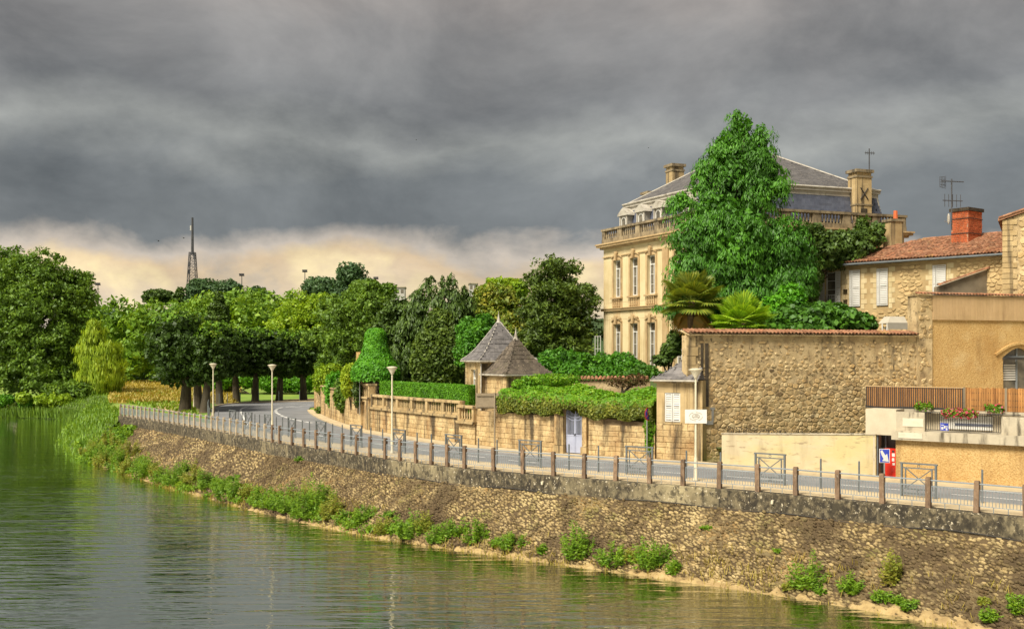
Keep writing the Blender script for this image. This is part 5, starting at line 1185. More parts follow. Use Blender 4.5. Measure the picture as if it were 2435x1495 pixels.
mb = MB(); mb.tube([Vector((X_at(2263, 65.4), 65.4, 13.0)), Vector((X_at(2243, 65.4), 65.2, 13.1))], .015, 5); mb.sphere((X_at(2254, 65.4), 65.3, 13.25), (.07, .15, .33), 8, 6); mb.build('dish', M['lead'], ta)
# canvas awning below
af = px_fr(2112, 62.5); t_ = thing('awning', af.p(.5, 0, 5), 'white canvas awning roof peeping over the tall wall', 'awning')
MB().hexa([af.p(0, 0, 6.95), af.p(1.35, 0, 6.95), af.p(1.35, .9, 6.95), af.p(0, .9, 6.95), af.p(.35, .3, 7.35), af.p(1.35, .3, 7.35), af.p(1.35, .8, 7.35), af.p(.35, .8, 7.35)]).build('canopy', M['canvas'], t_)
MB().box(af, -.02, 1.36, -.03, -.005, 6.6, 6.98).build('valance', M['canvas'], t_); MB().box(af, .1, .14, .05, .09, 4.0, 6.9).build('pole', M['white'], t_); MB().box(af, .95, .99, .05, .09, 4.0, 6.9).build('pole', M['white'], t_)
# ------------------------------------------------------------------ the mansion
A, B, C, D_ = Vector((7.0, 83.5)), Vector((13.4, 70.0)), Vector((26.9, 75.0)), Vector((20.5, 88.5))
man = thing('mansion', ((A+B+C+D_)/4).to_3d()+Vector((0, 0, 3.6)), 'grand cream stone mansion with mansard slate roof, dormers and roof balustrade', 'mansion')
Z0, ZB, ZC = 3.6, 8.45, 13.35
Lf = Fr(A, B-A); LL = (B-A).length; Ff = Fr(B, C-B); FLn = (C-B).length; Bf = Fr(D_, A-D_)
sx_ = lambda px: (83.5*(px-CX)/F-7.0)/(.43+.9*(px-CX)/F)
bays = [2.05, 4.45, 6.75, 10.2, 12.8]
holes = []; WW = .52
for b in bays: holes += [(b-WW, b+WW, 9.45, 12.2), (b-WW, b+WW, 4.1, 7.45)]
facade(man, Lf, 0, LL, Z0, ZC, holes, 'mansion', 0, .34, 'side_wall')
fh = []
for b in (2, 4.6, 7.2, 9.8, 12.4): fh += [(b-WW, b+WW, 9.45, 12.2), (b-WW, b+WW, 4.1, 7.45)]
facade(man, Ff, 0, FLn, Z0, ZC, fh, 'mansion', 0, .34, 'front_wall')
ce = (A+B+C+D_)/4; sc_ = lambda p, k_: (p-ce)*k_+ce
MB().slab([sc_(p, .955) for p in (A, B, C, D_)], Z0, ZC-.02).build('core', M['mansion'], man)
def dress(fr, b, z0, z1, big):
    casement(man, fr, b-WW, b+WW, z0, z1, .24, .62, 2, 3)
    s_ = MB(); o_ = .2
    s_.box(fr, b-WW-o_, b-WW, -.07, -.001, z0-.02, z1).box(fr, b+WW, b+WW+o_, -.07, -.001, z0-.02, z1)
    n = 8
    for i in range(n):                           # segmental head with its moulding
        q0, q1 = -1+2*i/n, -1+2*(i+1)/n; hh = lambda q: z1+.20*(1-q*q); xx = lambda q: b+q*(WW+o_)
        s_.hexa([fr.p(xx(q0), -.07, z1), fr.p(xx(q1), -.07, z1), fr.p(xx(q1), -.001, z1), fr.p(xx(q0), -.001, z1), fr.p(xx(q0), -.07, hh(q0)+.14), fr.p(xx(q1), -.07, hh(q1)+.14), fr.p(xx(q1), -.001, hh(q1)+.14), fr.p(xx(q0), -.001, hh(q0)+.14)])
        s_.hexa([fr.p(xx(q0)*1.0, -.14, hh(q0)+.14), fr.p(xx(q1), -.14, hh(q1)+.14), fr.p(xx(q1), -.001, hh(q1)+.14), fr.p(xx(q0), -.001, hh(q0)+.14), fr.p(xx(q0), -.16, hh(q0)+.21), fr.p(xx(q1), -.16, hh(q1)+.21), fr.p(xx(q1), -.001, hh(q1)+.21), fr.p(xx(q0), -.001, hh(q0)+.21)])
    so_ = s_.build('window_surround', M['mansion_trim'], man)
    MB().prism(fr, [(b-.10, z1-.02), (b+.10, z1-.02), (b+.15, z1+.52), (b+.08, z1+.66), (b-.08, z1+.66), (b-.15, z1+.52)], -.24, -.1).build('keystone', M['mansion_trim'], so_)
    if big:
        mb = MB(); mb.box(fr, b-.62, b-.16, -.17, -.08, z1+.36, z1+.48).box(fr, b+.16, b+.62, -.17, -.08, z1+.36, z1+.48); mb.build('scroll_crest', M['mansion_trim'], so_)
bs = baluster_mesh(.52, .07, 'mansion_trim')
for b in bays[:4]:
    dress(Lf, b, 9.45, 12.2, False); dress(Lf, b, 4.1, 7.45, True)
    MB().box(Lf, b-.78, b+.78, -.2, -.001, 9.32, 9.44).build('sill', M['mansion_trim'], man); MB().box(Lf, b-.72, b+.72, -.05, -.001, 8.62, 9.31).build('apron', M['mansion_trim'], man)
    for k_ in range(4): put('sill_baluster', bs, man, Lf.p(b-.42+.28*k_, -.11, 8.74))
for b in (2, 4.6, 7.2, 9.8, 12.4): dress(Ff, b, 9.45, 12.2, False)
for k_, (fr, L_) in enumerate(((Lf, LL), (Ff, FLn))):
    for z0, z1, pr in ((ZB, ZB+.14, .16), (ZB+.14, ZB+.2, .22), (ZC-.85, ZC-.78, .08), (ZC-.2, ZC-.06, .22), (ZC-.06, ZC+.1, .42), (ZC+.1, ZC+.2, .5)):
        MB().box(fr, -pr, L_+pr, -pr-.002*k_, .05, z0+.003*k_, z1+.003*k_).build('cornice' if z0 > 10 else 'string_course', M['mansion_trim'], man)
MB().box(Lf, 8.25, 8.95, -.12, -.001, Z0, ZC-.86).build('pilaster', M['mansion_trim'], man)
for xq in (.0, 8.25):                            # faint joints of the large ashlar
    pass
jm = MB()
z_ = 4.0
while z_ < 13: jm.box(Lf, .05, LL-.05, -.004, -.001, z_, z_+.018) if not any(h[2]-.2 < z_ < h[3]+.2 for h in holes) else None; z_ += .42
jm.build('course_joint', M['mansion_trim'], man) if jm.v else None
# roof balustrade
ZB0 = ZC+.2
br = baluster_mesh(.62, .085, 'mansion_bal')
for k_, (fr, L_) in enumerate(((Lf, LL), (Ff, FLn))):
    e = .003*k_
    MB().box(fr, -.1, L_+.1, -.12-e, .22+e, ZB0, ZB0+.36+e).build('balustrade_plinth', M['mansion_bal'], man); MB().box(fr, -.15, L_+.15, -.16-e, .26+e, ZB0+.98, ZB0+1.14+e).build('balustrade_rail', M['mansion_bal'], man)
    n = 6; xs = [i*L_/n for i in range(n+1)]
    for i, x in enumerate(xs):
        w_ = .3; MB().box(fr, max(x-w_, -.08), min(x+w_, L_+.08), -.1, .2, ZB0+.36, ZB0+.98).build('balustrade_pier', M['mansion_bal'], man)
    for a, b in zip(xs, xs[1:]):
        m_ = 7
        for j in range(m_): put('roof_baluster', br, man, fr.p(a+.42+(b-a-.84)*j/(m_-1), .05, ZB0+.36))
# mansard and hipped upper roof
q0 = [sc_(p, .88) for p in (A, B, C, D_)]; q1 = [sc_(p, .83) for p in (A, B, C, D_)]; ZM0, ZM1 = ZC+.1, 16.25; ZA = 19.75
mb = MB(); mb.add([V3(p, ZM0) for p in q0]+[V3(p, ZM1) for p in q1], [(i, (i+1) % 4, (i+1) % 4+4, i+4) for i in range(4)]); ms = mb.build('mansard_roof', M['slate_blue'], man)
vr = var(block, 'slate_blue', 3, ch=.02, jit=.01)
for j, cap in ((0, 150), (1, 300)):
    xf = slate_face(ms, V3(q0[j], ZM0+.7), V3(q0[(j+1) % 4], ZM0+.7), V3(q1[j], ZM1), V3(q1[(j+1) % 4], ZM1), vr, 'slate_blue', .21, .34)
    pieces('slate', vr, M['slate_blue'], xf, ms, cap, 'slate_courses', key=lambda M_: -M_.translation.x)
for j in range(2):
    a, b = q1[j], q1[(j+1) % 4]; fr = Fr(a, b-a); L_ = (b-a).length; e = .004*j
    MB().box(fr, -.2, L_+.2, -.22-e, .2, ZM1-.02, ZM1+.16+e).build('mansard_cornice', M['lead'], man); MB().box(fr, -.1, L_+.1, -.1-e, .1, ZM1-.3, ZM1-.02).build('mansard_fascia', M['lead'], man)
    mb = MB(); mb.tube([fr.p(-.2, -.24, ZM1+.22), fr.p(L_+.2, -.24, ZM1+.22)], .08, 8); mb.build('roof_roll', M['lead'], man)
for j in range(3): mb = MB(); mb.tube([V3(q0[j], ZM0), V3(q1[j], ZM1)], .09, 6); mb.build('mansard_hip', M['lead'], man)
q2 = [sc_(p, .845) for p in (A, B, C, D_)]; rA, rB = ce+(C-B).normalized()*-1.0, ce+(C-B).normalized()*2.2
mb = MB(); mb.add([V3(p, ZM1+.18) for p in q2]+[V3(rA, ZA), V3(rB, ZA)], [(0, 1, 4), (1, 2, 5, 4), (2, 3, 5), (3, 0, 4, 5)]); ur = mb.build('upper_roof', M['slate_hip'], man)
xf = slate_face(ur, V3(q2[0], ZM1+.18), V3(q2[1], ZM1+.18), V3(rA, ZA), V3(rA, ZA)+Vector((.01, 0, 0)), vr, 'slate_hip', .26, .4)+slate_face(ur, V3(q2[1], ZM1+.18), V3(q2[2], ZM1+.18), V3(rA, ZA), V3(rB, ZA), vr, 'slate_hip', .26, .4)
vh = var(block, 'slate_hip', 3, ch=.02, jit=.01); pieces('slate', vh, M['slate_hip'], xf, ur, 0, 'slate_courses')
for a, b in ((q2[0], rA), (q2[1], rA), (q2[2], rB)): mb = MB(); mb.tube([V3(a, ZM1+.2), V3(b, ZA+.03)], .07, 6); mb.build('hip_roll', M['lead'], ur)
mb = MB(); mb.tube([V3(rA, ZA+.03), V3(rB, ZA+.03)], .08, 6); mb.build('ridge_roll', M['lead'], ur)
# dormers
a, b = q0[0], q0[1]; df = Fr(a, b-a); offs = (sc_(A, .88)-A).dot(Lf.u)
for bx in bays[:4]:
    x = bx-offs; dm = MB(); y0 = -.28
    dm.box(df, x-.5, x+.5, y0, .9, ZM0+.95, ZM0+2.1); do = dm.build('dormer', M['lead'], man)
    MB().prism(df, [(x-.72, ZM0+2.1), (x+.72, ZM0+2.1), (x+.62, ZM0+2.28), (x, ZM0+2.68), (x-.62, ZM0+2.28)], y0-.18, 1.0).build('dormer_pediment', M['lead'], do)
    MB().prism(df, [(x-.26, ZM0+1.05)]+[(x-.26+.52*(1-math.cos(math.pi*i/8))/2, ZM0+1.68+.28*math.sin(math.pi*i/8)) for i in range(9)]+[(x+.26, ZM0+1.05)], y0-.012, y0-.003).build('dormer_window', M['glass'], do)
    fm = MB(); fm.box(df, x-.33, x-.26, y0-.06, y0-.002, ZM0+1.05, ZM0+1.72).box(df, x+.26, x+.33, y0-.06, y0-.002, ZM0+1.05, ZM0+1.72)
    for i in range(8):
        t0, t1 = math.pi*i/8, math.pi*(i+1)/8; fm.bar(df.p(x+.295*math.cos(t0), y0-.03, ZM0+1.72+.24*math.sin(t0)), df.p(x+.295*math.cos(t1), y0-.03, ZM0+1.72+.24*math.sin(t1)), .06, .07)
    fm.build('dormer_frame', M['white'], do)
    for sx in (-1, 1): MB().box(df, x+sx*.46-.07, x+sx*.46+.07, y0-.1, y0-.002, ZM0+.95, ZM0+2.1).build('dormer_pilaster', M['lead'], do)
# mansion chimneys
def chimney(px0, px1, D, zb, zt, dep, label, u=(.93, .37)):
    fr = Fr((X_at(px0, D), D), u); w_ = (X_at(px1, D)-X_at(px0, D))/.95; c = thing('chimney_stack', fr.p(w_/2, dep/2, zb), label, 'chimney')
    MB().box(fr, 0, w_, 0, dep, zb, zt-.55).build('stack', M['quoin'], c); MB().box(fr, -.05, w_+.05, -.05, dep+.05, zt-.55, zt-.42).build('band', M['mansion_bal'], c)
    MB().box(fr, .02, w_-.02, .02, dep-.02, zt-.42, zt-.2).build('neck', M['quoin'], c); MB().box(fr, -.12, w_+.12, -.12, dep+.12, zt-.2, zt).build('cap', M['mansion_bal'], c); return c, fr, w_
c_, fr, w_ = chimney(2037, 2079, 74.2, 13.6, 17.75, .9, 'tall pale chimney stack with iron cross at the front of the mansion roof')
mb = MB(); mb.bar(fr.p(w_*.25, -.03, 15.7), fr.p(w_*.75, -.03, 16.5), .05, .05); mb.bar(fr.p(w_*.25, -.034, 16.5), fr.p(w_*.75, -.034, 15.7), .05, .05); mb.build('iron_cross', M['iron'], c_)
MB().box(fr, w_*.28, w_*.7, -.02, -.001, 14.5, 15.1).build('soot_patch', M['grime'], c_); MB().box(fr, -.04, w_+.04, -.04, .94, 15.3, 15.4).build('band', M['mansion_bal'], c_)
aerial(2067, 74.6, 17.7, 19.2, 'small television aerial on the tall pale chimney of the mansion', [(18.9, .75, 5, .12, 1)])
chimney(1599, 1629, 82.0, 16.5, 19.5, 1.0, 'weathered chimney stack rising left of the tall conifer')
chimney(1541, 1566, 88.5, 15.5, 18.4, 1.0, 'low chimney top peeping over the left roof hip')
# ironwork by the mansion's left corner
gt = thing('garden_railing', at(1422, 850, 80), 'white wrought iron garden railing left of the mansion corner', 'railing'); gt.location.z = 4.0
mb = MB(); b0 = at(1415, 850, 80)
for k_ in range(3): mb.bar((b0.x+.2*k_, 80, 3.9), (b0.x+.2*k_, 80, 6.55), .035)
for z_ in (4.6, 5.6, 6.5): mb.bar((b0.x, 80, z_), (b0.x+.4, 80, z_), .03)
mb.build('bars', M['white'], gt)
# inner garden wall with tile coping behind the creeper
iw = Fr((X_at(1350, 61.5), 61.5), (.92, -.10)); t_ = thing('garden_wall', iw.p(2, 0, 2), 'low garden wall with red tile coping behind the creeper', 'wall')
MB().box(iw, 0, 4.6, 0, .4, .8, 3.7).build('wall_core', M['mortar'], t_)
for k_ in range(21):
    for r in range(2): o = link('coping_tile', TV[k_ % 3], t_); o.matrix_basis = Matrix.Translation(-t_.location) @ Matrix.Translation(iw.p(.1+k_*.215, -.12+.3*r, 3.72+.07*r)) @ Matrix.Rotation(iw.a+random.uniform(-.1, .1), 4, 'Z') @ Matrix.Rotation(.24, 4, 'X')
# ------------------------------------------------------------------ arbour, hedges and creepers
def merge_leaves(parts): 
    V = []; Fs = []; b = 0
    for v, f in parts: V.append(v); Fs.append(f+b); b += len(v)
    return np.concatenate(V), np.concatenate(Fs)
def skin(name, label, cat, fn, n, size, mats, parent=None, seed=1, aspect=.75, droop=.35, loc=None, core=None, group=None):
    """leaves on a shaped surface: fn(rng, n) gives points and normals; mats is a list of (material, chooser)"""
    rg = np.random.default_rng(seed); P_, N_ = fn(rg, n); N_ = nrm(N_+rg.normal(size=N_.shape)*.45)
    t_ = thing(name, loc, label, cat, group) if parent is None else parent; off = np.array(t_.location)
    left = np.ones(len(P_), bool)
    for nm, mt, ch in mats:
        k_ = left & ch(P_, rg); left &= ~k_
        if k_.sum() == 0: continue
        V, Fc = leaf_quads(P_[k_], N_[k_], size*(1+.3*rg.normal(size=k_.sum())).clip(.5, 1.7), aspect, droop, rg); link(nm, mesh_np(V-off, Fc, M[mt]), t_)
    return t_
ALL = lambda P_, rg: np.ones(len(P_), bool)
# the clipped hedge behind the balustrade
h0, h1 = wx(884), wx(1094)
def hedge_fn(rg, n):
    P_, N_ = [], []
    for _ in range(n):
        s = h0+(h1-h0)*rg.random(); u_ = WL.dir(s); q = rg.random()
        if q < .62: z_ = 1.4+1.92*rg.random(); P_.append((*WL.off(s, .58+.05*rg.normal()*.6), z_)); N_.append((u_.y, -u_.x, .1))
        elif q < .95: P_.append((*WL.off(s, .58+.9*rg.random()), 3.30+.025*rg.normal())); N_.append((0, 0, 1))
        else: P_.append((*WL.off(h1 if q > .97 else h0, .58+.9*rg.random()), 1.5+1.8*rg.random())); N_.append((u_.x, u_.y, 0))
    return np.array(P_), np.array(N_)
hd = skin('clipped_hedge', 'straight clipped bright green hedge behind the stone balustrade', 'hedge', hedge_fn, 26000, .095, [('leaves', 'l_hedge', ALL)], seed=2, loc=V3(WL.off((h0+h1)/2, 1), 1.2))
wall_core(hd, WL, h0+.06, h1-.06, 1.0, lambda s: 3.24, .8, 'l_hedge', .66, 'hedge_core')
# ivy arbour
AD = 77.0; ac = Vector((X_at(893, AD), AD)); ap = [(1.62, 3.35), (1.68, 3.9), (1.52, 4.35), (1.22, 4.8), (.95, 5.3), (.76, 6.0), (.68, 6.7), (.45, 6.95), (.02, 7.0)]
t_ = thing('ivy_arbour', V3(ac, 1.2), 'bell-shaped arbour wholly overgrown with bright ivy, open below', 'arbour')
def arb_fn(rg, n):
    P_, N_ = [], []
    zs_ = np.array([p[1] for p in ap]); rs = np.array([p[0] for p in ap])
    for _ in range(n):
        z_ = 3.3+3.7*rg.random()**.9; r = np.interp(z_, zs_, rs); a = 6.283*rg.random(); rr = r*(1+.03*rg.normal()); P_.append((ac.x+rr*math.cos(a), ac.y+rr*math.sin(a), z_)); N_.append((math.cos(a), math.sin(a), .45))
    return np.array(P_), np.array(N_)
skin('', '', '', arb_fn, 16000, .15, [('ivy', 'l_ivy', ALL)], t_, 3)
MB().lathe(V3(ac, 0), [(r*.95, z_) for r, z_ in ap], 18).build('roof_frame', M['l_ivy'], t_, smooth=True)
for k_ in range(7):
    a = 6.283*k_/7+.25; p = V3(ac+Vector((1.3*math.cos(a), 1.3*math.sin(a))), 0); MB().tube([p+Vector((0, 0, 1.0)), p+Vector((0, 0, 3.5))], .05 if math.sin(a) > 0 else .03, 6).build('post', M['iron' if math.sin(a) > 0 else 'galv'], t_)
mb = MB(); mb.bar(V3(ac+Vector((-.2, -1.35)), 2.95), V3(ac+Vector((1.25, -.5)), 2.95), .03); mb.build('cross_rail', M['galv'], t_)
crown('ivy_leg', [(tuple(V3(ac+Vector((-1.25, -.3)), 2.6)), (.3, .6, 1.2)), (tuple(V3(ac+Vector((-.3, 1.1)), 2.6)), (1.2, .25, 1.2)), (tuple(V3(ac+Vector((1.25, .2)), 2.6)), (.25, .5, 1.1))], 3500, .16, M['l_conif'], t_, 8)
cp_ = Fr((X_at(846, 77.5), 77.5), (1, 0)); ck = thing('chimney_stack', cp_.p(.5, 0, 3), 'ochre stub of masonry with a few roof tiles behind the ivy arbour', 'chimney')
MB().box(cp_, -.1, 1.0, .9, 1.7, 2.5, 5.35).build('stack', M['ochre'], ck)
for k_ in range(4): o = link('tile', TV[0], ck); o.matrix_basis = Matrix.Translation(-ck.location) @ Matrix.Translation(cp_.p(.25+.22*k_, .85, 5.36))
# creeper over the gate walls: a thick overhanging mass with young growth on top
def creeper(px0, px1, zf, zt, dep, label, n, seed, dip=None):
    s0, s1 = wx(px0), wx(px1)
    def fn(rg, n):
        P_, N_ = [], []
        for _ in range(n):
            s = s0+(s1-s0)*rg.random(); u_ = WL.dir(s); q = rg.random(); e = .08*math.sin(s*2.3)+.06*math.sin(s*5.1)
            zb = zf(s)+.10*math.sin(s*3.7); z1 = zt(s)+e
            if q < .6:
                k_ = rg.random(); z_ = zb+(z1-zb)*k_; bul = -.28*math.sin(math.pi*min(1, .15+k_*.75))+.55*max(0, k_-.72)
                P_.append((*WL.off(s, bul+.05*rg.normal()), z_)); N_.append((u_.y, -u_.x, .35))
            else:
                k_ = rg.random(); P_.append((*WL.off(s, .12+dep*k_), z1+.35*k_*(1-.4*k_)+.06*rg.normal()+.12*math.sin(s*1.3+k_*5))); N_.append((0, -.2, 1))
        return np.array(P_), np.array(N_)
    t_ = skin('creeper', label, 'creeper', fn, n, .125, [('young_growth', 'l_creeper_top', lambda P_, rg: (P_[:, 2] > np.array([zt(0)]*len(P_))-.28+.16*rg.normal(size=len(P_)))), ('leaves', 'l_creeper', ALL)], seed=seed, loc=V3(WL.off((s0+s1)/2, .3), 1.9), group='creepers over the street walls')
    rows = [[V3(WL.off(s, d_), z_) for d_, z_ in ((.02, zf(s)+.1), (-.1, zf(s)+.5), (.08, zt(s)-.12), (dep, zt(s)+.15), (dep, 1.0))] for s in np.linspace(s0+.1, s1-.1, 20)]
    loft(rows).build('stem_mass', M['l_creeper'], t_); return t_
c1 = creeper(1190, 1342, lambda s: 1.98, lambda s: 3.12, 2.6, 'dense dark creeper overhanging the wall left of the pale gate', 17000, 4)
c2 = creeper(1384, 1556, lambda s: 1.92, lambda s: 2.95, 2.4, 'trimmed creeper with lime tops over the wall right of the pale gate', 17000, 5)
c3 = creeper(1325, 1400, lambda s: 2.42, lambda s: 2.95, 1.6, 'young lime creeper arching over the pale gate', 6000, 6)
p = WL.off(wx(1546), -.08)
crown('trailing_shoot', [(tuple(V3(p, 1.5)), (.3, .15, .5)), (tuple(V3(p, .8)), (.22, .12, .6))], 900, .12, M['l_creeper_top'], c2, 9, core=.4)
crown('creeper_plume', [(tuple(V3(WL.off(wx(1250), 2.0), 3.75)), (1.6, .7, .35)), (tuple(V3(WL.off(wx(1215), 1.2), 3.5)), (.8, .6, .35))], 4000, .13, M['l_creeper_top'], c1, 10, core=.6)
def bush(name, label, lobes, n, size, mat, seed, base=None, cat='shrub', group=None, **kw):
    c = Vector(lobes[0][0]); zb = min(l[0][2]-l[1][2] for l in lobes) if base is None else base; t_ = thing(name, (c.x, c.y, zb), label, cat, group)
    mb = MB()
    for l in lobes[:4]: mb.tube([Vector((c.x, c.y, zb-.2)), Vector(l[0])], [.09, .03], 5)
    mb.build('stem', M['bark'], t_); crown('foliage', lobes, n, size, M[mat], t_, seed, **kw); return t_
bush('shrub', 'tall russet shrub against the tile-coped garden wall', [lob(1480, 908, 60.4, .9, .3, .3), lob(1515, 903, 60.4, .6, .35, .3)], 1000, .12, 'l_red', 3, 3.2, core=.5)
# shrubs behind the creeper, in front of the mansion
bush('laurel', 'rounded bright green shrub just right of the pavilion roofs', [lob(1330, 862, 68, 1.3, .9), lob(1300, 880, 66, .9, .8), lob(1370, 868, 68, 1.1, .85), lob(1350, 895, 66, 1.5, .7)], 9000, .2, 'l_bush', 11, 3.6)
bush('laurel', 'wide bright green shrub below the middle mansion windows', [lob(1430, 872, 69, 1.2, .85), lob(1475, 872, 69, 1.1, .9), lob(1450, 895, 67, 1.6, .7), lob(1505, 880, 68, .9, .7)], 9000, .2, 'l_bush', 12, 3.6)
bush('laurel', 'low green shrub beside the small shuttered pavilion', [lob(1535, 890, 66, .9, .55), lob(1505, 898, 65, .9, .5)], 4000, .18, 'l_fig', 13, 3.5)
bush('young_conifer', 'small drooping conifer beside the slate roof of the small pavilion', [lob(1590, 835, 64, .5, .6), lob(1575, 855, 64, .6, .35), lob(1605, 815, 64, .5, .8)], 2500, .22, 'l_conif', 14, 3.8, mode='spray')
# shrubs spilling over the curved wall
for i, (x, y, D, rx, rz, mt, lb_) in enumerate([(775, 900, 97, 1.2, 1.3, 'l_lime', 'lime green shrub spilling over the far end of the curved wall'), (800, 925, 90, 1.0, 1.5, 'l_ivy', 'bright shrub hanging over the middle of the curved wall'),
        (826, 935, 83, 1.1, 1.3, 'l_oak', 'dark green shrub drooping over the near part of the curved wall'), (838, 900, 80, .8, 1.2, 'l_willow', 'golden fern-like shrub left of the ivy arbour')]):
    c = at(x, y, D); bush('shrub', lb_, [(tuple(c), (rx, rx, rz)), (tuple(c+Vector((.5, .6, .4))), (rx*.8, rx*.8, rz*.8)), (tuple(c+Vector((-.3, -.4, -.5))), (rx*.6, rx*.5, rz*.7))], 3500, .22, mt, 20+i, 1.0, group='shrubs over the curved wall')
c = gp(768, 983, 0); bush('weed_clump', 'weed clump growing at the foot of the curved wall end', [((c.x, c.y, .3), (.7, .4, .35))], 500, .2, 'l_oak', 30, 0)
# ------------------------------------------------------------------ garden trees
def cone_lobes(x, ytop, ybot, D, rmax, n, seed, top=.12, expo=.75, ell=.75):
    rg = random.Random(seed); tp, bt = at(x, ytop, D), at(x, ybot, D); out = []
    for i in range(n):
        q = (i+.5)/n; z_ = tp.z+(bt.z-tp.z)*q; r = rmax*(top+(1-top)*q**expo); m_ = max(1, int(2.2+q*4)) if r > .5 else 1
        for j in range(m_):
            a = 6.283*(j/m_+rg.random()*.4+i*.37); rr = r*(.55 if m_ > 1 else 0)*rg.uniform(.85, 1.1); s_ = r*(.55 if m_ > 1 else 1)*rg.uniform(.85, 1.15); out.append(((tp.x+rr*math.cos(a), D+rr*math.sin(a), z_), (s_, s_, max(.4, (tp.z-bt.z)/n*ell))))
    return out
ZG = 3.4
# the great cypress
cl_ = cone_lobes(1755, 285, 745, 66.0, 4.25, 12, 5, .07, .62, .95)+[lob(1808, 330, 66, .6, 1.1), lob(1800, 375, 66, .9, 1.2), lob(1705, 375, 66, .7, 1.0), lob(1640, 560, 65.5, 1.2, 1.2), lob(1880, 640, 65.5, 1.3, 1.6), lob(1865, 560, 65, 1.3, 1.4), lob(1835, 430, 66, 1.0, 1.4), lob(1672, 440, 66, .9, 1.2), lob(1620, 480, 66, .6, .7), lob(1900, 600, 66, .8, .9), lob(1850, 700, 64, 1.6, 1.6), lob(1750, 282, 66, .28, .7), lob(1640, 640, 65, 1.1, 1.6), lob(1700, 690, 64.5, 1.5, 1.5), lob(1780, 700, 64, 1.6, 1.5)]
tree('cypress', 'huge bright green drooping cypress in front of the mansion', (X_at(1755, 66), 66, ZG), cl_, 150000, .21, M['l_cyp'], .45, 41, mode='tuft', clump=(2600, .48, 1), thick=.2, bump=.15, aspect=.28, core=.86, droop=.1)
tree('climber_tree', 'dark leafy tree with rising shoots between the cypress and the tiled roof', (X_at(1915, 69), 69, ZG), [lob(1950, 595, 69, 1.4, 1.3), lob(2010, 590, 69.5, 1.5, 1.2), lob(2060, 570, 70, 1.1, .8), lob(2050, 540, 70.5, .45, .7), lob(2085, 552, 70.5, .5, .6), lob(1915, 660, 69, 1.0, 2.0), lob(1905, 730, 68.5, .9, 2.0), lob(1985, 600, 70, 1.5, 1.2), lob(1930, 560, 69, .9, .8)], 14000, .26, M['l_conif'], .2, 43, bump=.16)
bush('fig_tree', 'broad leafy fig bush over the tall wall below the shuttered house', [lob(1880, 765, 59.5, 1.2, .8), lob(1940, 755, 60, 1.2, .8), lob(2000, 762, 60, 1.3, .75), lob(2045, 772, 60, .9, .6), lob(1910, 785, 59, 1.5, .6), lob(1975, 745, 60.3, 1.0, .55)], 8000, .26, 'l_fig', 44, 4.5, aspect=.8)
bush('laurel', 'pale green shrub at the foot of the cypress, right of the front palm', [lob(1850, 740, 61.5, .9, 1.0), lob(1880, 715, 62, .9, .9), lob(1830, 765, 60.5, .6, .6)], 3500, .24, 'l_ivy', 45, 4.2)
# palms
def palm(label, base, top, nf, flen, seed, mat, dead=0, zlim=None):
    rg = random.Random(seed); base, top = Vector(base), Vector(top); t_ = thing('fan_palm', base, label, 'palm', 'fan palms behind the tall wall')
    mb = MB(); mb.tube([base-Vector((0, 0, .2)), base.lerp(top, .5), top], [.26, .24, .2], 10); mb.build('trunk', M['palmbark'], t_)
    for i in range(nf):
        dd = i >= nf-dead; a = i*2.399+rg.random()*.3; el = rg.uniform(-1.45, -.55) if dd else 1.35-1.75*(i/(nf-dead))+rg.uniform(-.1, .1)
        d_ = Vector((math.cos(a)*math.cos(el), math.sin(a)*math.cos(el), math.sin(el))); L_ = flen*rg.uniform(.85, 1.1)*(rg.uniform(.7, 1.3) if dd else 1); hub = top+d_*L_*.5+Vector((0, 0, -.05*L_))
        mb = MB(); mb.bar(top+Vector((0, 0, -.1)), hub, .03, .02); side = d_.cross(Vector((0, 0, 1)))
        side = side.normalized() if side.length > .1 else Vector((1, 0, 0)); up = side.cross(d_).normalized(); nl = 26
        for j in range(nl):                      # a fan of stiff folded leaflets
            q = -1.9+3.8*j/(nl-1); dr = (d_*math.cos(q)+side*math.sin(q)).normalized(); l_ = L_*.62*(1-.12*abs(q)); w_ = l_*(.10 if dd else .12)
            nn = dr.cross(up).normalized(); tip = hub+dr*l_-Vector((0, 0, .22*l_*(.6+abs(q)*.4)))+up*.06*l_; md = hub+dr*l_*.6+up*.05*l_-Vector((0, 0, .03))
            mb.add([hub, md-nn*w_*.6, tip, md+nn*w_*.6], [(0, 1, 2, 3)])
        mb.build('frond', M['l_palmdead' if dd else mat], t_)
palm('tall fan palm with dry orange skirt at the left end of the tall wall', at(1640, 840, 61.5)*1.0, at(1645, 715, 61.5), 44, 1.9, 3, 'l_palm2', 5)
palm('bright green fan palm rising in the middle behind the tall wall', at(1765, 860, 57.6), at(1765, 768, 57.6), 42, 1.75, 5, 'l_palm')
